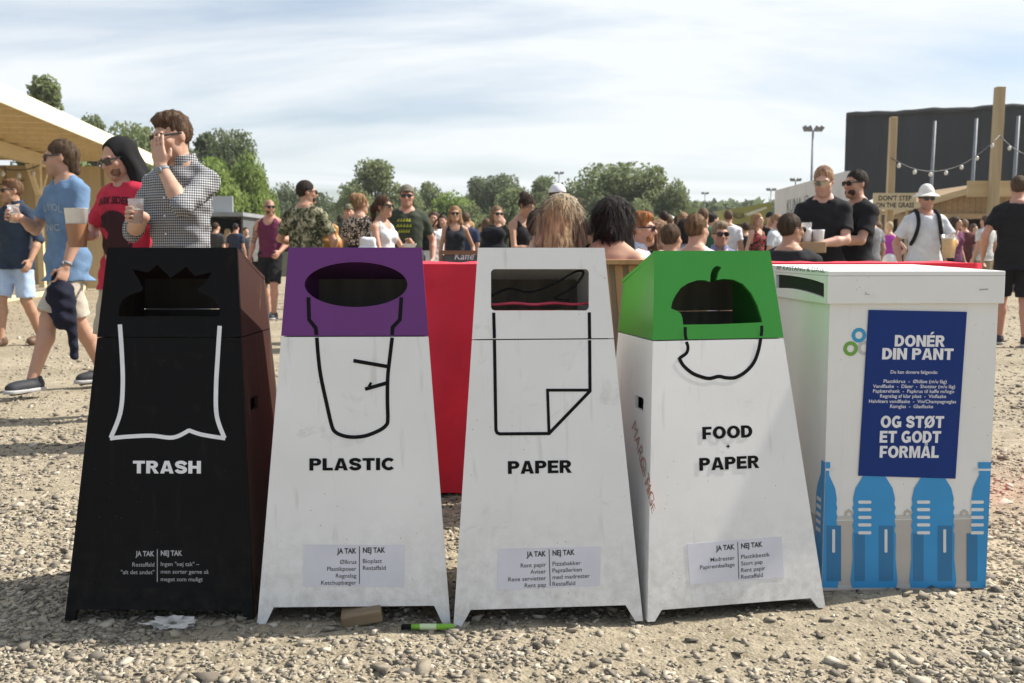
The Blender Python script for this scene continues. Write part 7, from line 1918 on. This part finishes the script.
mAA = person(823, 8.35, 1.755, -24, 'balding man in black t-shirt and mirrored sunglasses holding stacked cups', g=.0088, skin=(0.56, 0.33, 0.25), hair=('thin', (0.36, 0.22, 0.13)), glasses=MIRROR, fat=.93, top=('tee', BLACKC, {'loose': .014, 'sleeve': .72, 'wide': .004, 'hem': -.14}), bottom=('trousers', BLACKC), shoes=DKSHOE, hp=16,
             arms={-1: (v3(-.13, -.33, 1.12), (-.8, .5, -.7)), 1: (v3(.02, -.30, 1.13), (.9, .4, -.6))}, hands=({'d': (.2, -.9, .1), 'n': (.9, .2, .2), 'curl': .5}, {'d': (-.6, -.7, .1), 'n': (-.4, .2, .9), 'curl': .4}))
mBB = person(856, 8.5, 1.735, -68, 'dark haired man in black t-shirt seen in profile beside the balding man', g=.0088, skin=(0.46, 0.26, 0.18), hair=('short', (0.03, 0.022, 0.017)), beard=(0.05, 0.03, 0.022), glasses=SHADES, fat=.95, top=('tee', BLACKC, {'loose': .015, 'sleeve': .72, 'wide': .005, 'hem': -.14}), bottom=('trousers', cloth((0.10, 0.10, 0.085), 'grey_cargo')), shoes=DKSHOE,
             arms={1: (v3(.10, -.36, 1.17), (.8, .6, -.8)), -1: (v3(-.12, -.30, 1.22), (-.8, .4, -.8))}, hands=({'d': (.3, -.9, .1), 'n': (.9, .2, 0), 'curl': .6}, {'d': (-.5, -.8, .2), 'n': (-.9, .3, 0), 'curl': .65}))
gp = mBB['grip'][1]; cup(gp[0] + Vector((0, 0, .02)), 'clear cup in the hand of the dark haired man in profile', .04, .125, .35, BEER_D)
p = at(812, 241, 8.0)
cc = empty('cup_carrier', p, 'cardboard carrier of white topped cups held by the balding man', 'cup carrier')
mb = MB(); mb.box((0, 0, -.05), (.20, .11, .09)); bevel(mb.build('tray', mat('brown_card', (0.42, 0.28, 0.16), .8, .1, 15), cc), .008, 2)
for i in (-1, 1):
    mb = MB(); mb.lathe([(.0005, -.06), (.034, -.06), (.047, .085), (.048, .09), (.044, .088), (.0005, .075)], (i * .05, 0, .0), 18); mb.build('cup', mat('white_plastic_cup', (0.80, 0.80, 0.82), .3, .04, 10), cc, True)
gp = mAA['grip'][-1]; cup(gp[0] + Vector((-.01, 0, .10)), 'clear cup of red beer above the cup carrier', .042, .12, .6, BEER_D)
mCC = person(925, 11.1, 1.74, -4, 'man in white sun hat and white t-shirt with backpack straps carrying a beer jug', g=.0115, skin=SKIN_RED, hair=('short', (0.15, 0.1, 0.06)), hat=('bucket', cloth((0.72, 0.70, 0.64), 'cream_hat')), top=('tee', cloth((0.66, 0.67, 0.69), 'off_white_tee'), {'loose': .022, 'sleeve': .7, 'wide': .012}), bottom=('shorts', KHAKI), shoes=DKSHOE, glasses=SHADES,
             arms={1: (v3(.20, -.32, 1.12), (.8, .5, -.6)), -1: (v3(-.28, -.04, .95), (-.5, 1, 0))}, hands=(None, {'d': (-.2, -.9, .1), 'n': (-.9, .1, 0), 'curl': .55}))
gp = mCC['grip'][1]; cup(gp[0] + Vector((-.01, -.02, .0)), 'clear jug of golden beer carried by the man in the sun hat', .085, .25, .82, BEER_L, name='beer_jug')
for sd in (-1, 1):
    mb = MB(); s_ = mCC['s']; pp_ = [Vector(mCC['up']((sd * .17, -.05, .20)) * s_), Vector(mCC['up']((sd * .15, -.12, .28)) * s_)] + [Vector(mCC['up']((sd * .12, -.145, z)) * s_) for z in (.42,)] + [Vector(mCC['up']((sd * .115, -.09, .535)) * s_), Vector(mCC['up']((sd * .11, .04, .59)) * s_), Vector(mCC['up']((sd * .11, .13, .50)) * s_)]
    mb.tube(smooth_pts(pp_, 4), .022, 6); mb.build('backpack_strap', BLACKC, mCC['root'], True)
person(889, 19.8, 1.62, 178, 'woman in purple top and white skirt seen from behind', sex='f', g=.015, skin=SKIN_FAIR, hair=('short', (0.42, 0.32, 0.2)), top=('tank', cloth((0.36, 0.05, 0.34), 'magenta'), {'hem': -.02}), bottom=('skirt', WHITEC, .06), shoes=DKSHOE, arms={-1: (v3(-.26, -.1, 1.02), (-1, .8, 0)), 1: (v3(.26, -.1, 1.02), (1, .8, 0))})
person(964, 21, 1.70, 170, 'man in dark burgundy t-shirt seen from behind under the hut eave', g=.016, skin=SKIN_RED, hair=('short', (0.2, 0.13, 0.08)), top=('tee', cloth((0.12, 0.035, 0.04), 'burgundy'), {}), bottom=('trousers', BLACKC), shoes=DKSHOE)
person(973, 23, 1.66, 20, 'woman in black and white patterned dress under the hut eave', sex='f', g=.016, skin=SKIN_FAIR, hair=('bob', (0.1, 0.06, 0.04)), top=('tank', cloth_pattern('floral', (0.03, 0.03, 0.035), (0.40, 0.40, 0.42)), {}), bottom=('dress', cloth_pattern('floral', (0.03, 0.03, 0.035), (0.40, 0.40, 0.42)), .14), shoes=DKSHOE)
person(985, 20.5, 1.77, 200, 'man in pale grey t-shirt with his back turned near the hut post', g=.015, skin=SKIN_TAN, hair=('short', (0.08, 0.05, 0.03)), top=('tee', cloth((0.50, 0.50, 0.49), 'light_grey_tee'), {}), bottom=('shorts', cloth((0.3, 0.25, 0.18), 'tan_shorts')), shoes=DKSHOE)
mFF = person(1017, 10.95, 1.865, 160, 'man in black t-shirt and black shorts walking away at the right edge', g=.0105, skin=SKIN_RED, hair=('short', (0.10, 0.065, 0.04)), top=('tee', BLACKC, {'loose': .024, 'sleeve': .66, 'wide': .012, 'hem': -.14}), bottom=('shorts', BLACKC), shoes=DKSHOE, legs={-1: (-.11, .12, .09), 1: (.11, -.16, .085)}, fat=1.06,
             arms={1: (v3(.31, -.04, .96), (.5, 1, 0)), -1: (v3(-.30, -.08, .96), (-.5, 1, 0))})
# small far figures, each with its own clothes
far = [(228, 30, 1.70, 150, 'f', 'fair haired woman in black far beyond the TRASH bin', ('long', (0.36, 0.24, 0.12)), (0.02, 0.02, 0.02), BLACKC),
       (236, 27, 1.78, 170, 'm', 'dark haired man in navy t-shirt far beyond the TRASH bin', ('short', (0.03, 0.02, 0.02)), (0.03, 0.04, 0.07), KHAKI),
       (246, 28, 1.70, 20, 'm', 'far man in charcoal t-shirt and beige shorts right of the navy one', ('short', (0.06, 0.04, 0.03)), (0.07, 0.07, 0.075), KHAKI),
       (252, 33, 1.68, 200, 'f', 'far woman in olive top near the banner signs', ('bun', (0.2, 0.12, 0.06)), (0.14, 0.15, 0.07), WHITEC),
       (222, 36, 1.75, 90, 'm', 'far man in dark green beside the grey stall', ('short', (0.05, 0.03, 0.02)), (0.04, 0.09, 0.05), NAVYC),
       (333, 24, 1.75, 15, 'm', 'far man in grey t-shirt between the camouflage man and the capped man', ('short', (0.07, 0.045, 0.03)), (0.24, 0.24, 0.25), KHAKI),
       (420, 27, 1.72, -10, 'm', 'far man in light blue top right of the green t-shirt man', ('short', (0.12, 0.08, 0.04)), (0.30, 0.40, 0.52), NAVYC),
       (444, 24, 1.68, 30, 'f', 'far woman in pink top between the two dark haired women', ('long', (0.10, 0.06, 0.04)), (0.55, 0.28, 0.30), WHITEC),
       (486, 19, 1.66, 200, 'f', 'woman in dark olive dress behind the backpack', ('bob', (0.12, 0.07, 0.04)), (0.08, 0.085, 0.05), BLACKC),
       (532, 17, 1.68, -20, 'f', 'woman in beige top right of the woman with the phone', ('long', (0.22, 0.13, 0.07)), (0.48, 0.40, 0.32), NAVYC),
       (579, 20, 1.70, 160, 'm', 'far man in grey green shirt right of the blonde woman', ('short', (0.06, 0.04, 0.03)), (0.14, 0.16, 0.12), NAVYC),
       (669, 19, 1.72, 170, 'm', 'far man with brown hair and grey shirt above the green bin', ('short', (0.14, 0.085, 0.05)), (0.20, 0.20, 0.22), NAVYC),
       (677, 20, 1.74, 190, 'm', 'far man with black hair and pale blue shirt above the green bin', ('short', (0.02, 0.015, 0.013)), (0.42, 0.50, 0.60), NAVYC),
       (690, 24, 1.80, 10, 'm', 'far tall man with reddish hair behind the fair haired man', ('short', (0.26, 0.13, 0.06)), (0.10, 0.10, 0.11), NAVYC),
       (704, 26, 1.70, 200, 'f', 'far woman with red top among the crowd right of the fair haired man', ('long', (0.12, 0.07, 0.04)), (0.45, 0.05, 0.05), NAVYC),
       (738, 26, 1.68, 160, 'f', 'far woman in yellow top in front of the olive stall', ('bun', (0.25, 0.16, 0.08)), (0.55, 0.42, 0.10), NAVYC),
       (749, 27, 1.70, 30, 'm', 'far man in maroon in front of the olive stall', ('short', (0.05, 0.035, 0.025)), (0.14, 0.03, 0.04), BLACKC),
       (764, 24, 1.66, 185, 'f', 'far woman in white behind the woman with the red print', ('long', (0.30, 0.2, 0.1)), (0.62, 0.62, 0.63), NAVYC),
       (878, 22, 1.68, 150, 'f', 'woman in grey sleeveless top left of the purple top', ('bob', (0.14, 0.09, 0.05)), (0.30, 0.31, 0.32), BLACKC),
       (906, 23, 1.72, 10, 'm', 'man in dark blue in the shade left of the sun hat', ('short', (0.05, 0.03, 0.02)), (0.04, 0.06, 0.12), BLACKC),
       (948, 24, 1.70, 170, 'm', 'man in black in the shade right of the sun hat', ('short', (0.08, 0.05, 0.03)), (0.025, 0.025, 0.028), BLACKC)]
far += [
       (568, 14.5, 1.74, 170, 'm', 'man in rust coloured t-shirt standing behind the blonde woman', ('short', (0.10, 0.06, 0.035)), (0.32, 0.10, 0.05), NAVYC),
       (597, 16.0, 1.70, 20, 'f', 'woman in pale green top standing beyond the dark haired woman', ('long', (0.14, 0.08, 0.045)), (0.42, 0.50, 0.36), NAVYC),
       (626, 18.5, 1.72, 150, 'm', 'man in dark teal shirt standing beyond the ginger haired man', ('short', (0.04, 0.03, 0.02)), (0.03, 0.11, 0.12), NAVYC),
       (648, 14.0, 1.62, -30, 'f', 'woman in cream blouse standing behind the ginger haired man', ('bob', (0.05, 0.03, 0.02)), (0.58, 0.52, 0.42), NAVYC),
       (663, 15.5, 1.66, 190, 'm', 'man with cropped black hair and slate shirt above the green bin', ('short', (0.03, 0.02, 0.015)), (0.10, 0.12, 0.15), NAVYC),
       (683, 15.0, 1.62, 170, 'f', 'woman in peach top above the green bin', ('long', (0.22, 0.13, 0.07)), (0.60, 0.36, 0.26), NAVYC),
       (703, 13.0, 1.60, 160, 'm', 'man in bottle green shirt right of the fair haired man', ('short', (0.12, 0.07, 0.04)), (0.03, 0.10, 0.06), NAVYC),
       (781, 20.0, 1.74, 30, 'm', 'man in red t-shirt below the KUNA @ board', ('short', (0.08, 0.05, 0.03)), (0.42, 0.04, 0.04), NAVYC),
       (803, 19.0, 1.70, 190, 'f', 'woman in blue grey top partly hidden by the balding man', ('long', (0.30, 0.19, 0.09)), (0.24, 0.30, 0.38), NAVYC),
       (548, 15.0, 1.66, 30, 'f', 'woman in grey top partly hidden by the blonde hair', ('long', (0.05, 0.03, 0.02)), (0.28, 0.28, 0.29), NAVYC),
       (466, 17.0, 1.70, 170, 'm', 'man in navy shirt seen from behind right of the long haired woman', ('short', (0.10, 0.065, 0.04)), (0.03, 0.04, 0.08), KHAKI),
       (443, 19.5, 1.74, 10, 'm', 'man in brick red shirt behind the woman in the loose white top', ('short', (0.06, 0.04, 0.03)), (0.34, 0.09, 0.06), NAVYC),
       (392, 17.0, 1.66, 170, 'f', 'woman in mustard top between the white tank top and the green t-shirt', ('bun', (0.12, 0.07, 0.04)), (0.46, 0.30, 0.05), NAVYC),
       (341, 20.0, 1.76, 190, 'm', 'man in black t-shirt left of the camouflage cap', ('short', (0.04, 0.03, 0.02)), (0.02, 0.02, 0.022), KHAKI),
       (322, 18.0, 1.72, 20, 'm', 'man in pale blue shirt half hidden by the camouflage man', ('short', (0.12, 0.08, 0.05)), (0.36, 0.46, 0.60), KHAKI),
       (216, 24.0, 1.72, 170, 'm', 'man in faded black t-shirt nearest to the grey stall', ('short', (0.05, 0.03, 0.02)), (0.05, 0.05, 0.052), KHAKI),
       (258, 24.0, 1.66, 160, 'f', 'woman in white top left of the tank top man', ('long', (0.2, 0.12, 0.06)), (0.60, 0.60, 0.60), BLACKC),
       (871, 17.0, 1.70, 200, 'm', 'man in washed grey t-shirt just right of the two men in black', ('short', (0.06, 0.04, 0.03)), (0.22, 0.22, 0.23), BLACKC),
       (955, 18.0, 1.66, 20, 'f', 'woman in dark plum top near the hut', ('long', (0.05, 0.03, 0.02)), (0.14, 0.04, 0.09), BLACKC)]
for px, Y, H, yaw, sx, lb, hr, tc_, bt in far:
    person(px, Y, H, yaw, lb, sex=sx, g=.018, skin=(SKIN_FAIR, SKIN_TAN, SKIN_RED)[px % 3], hair=hr, top=('tee', cloth(tc_, 'far_cotton'), {}), bottom=('shorts' if px % 2 else 'trousers', bt), shoes=DKSHOE, hy=(px * 37) % 60 - 30)
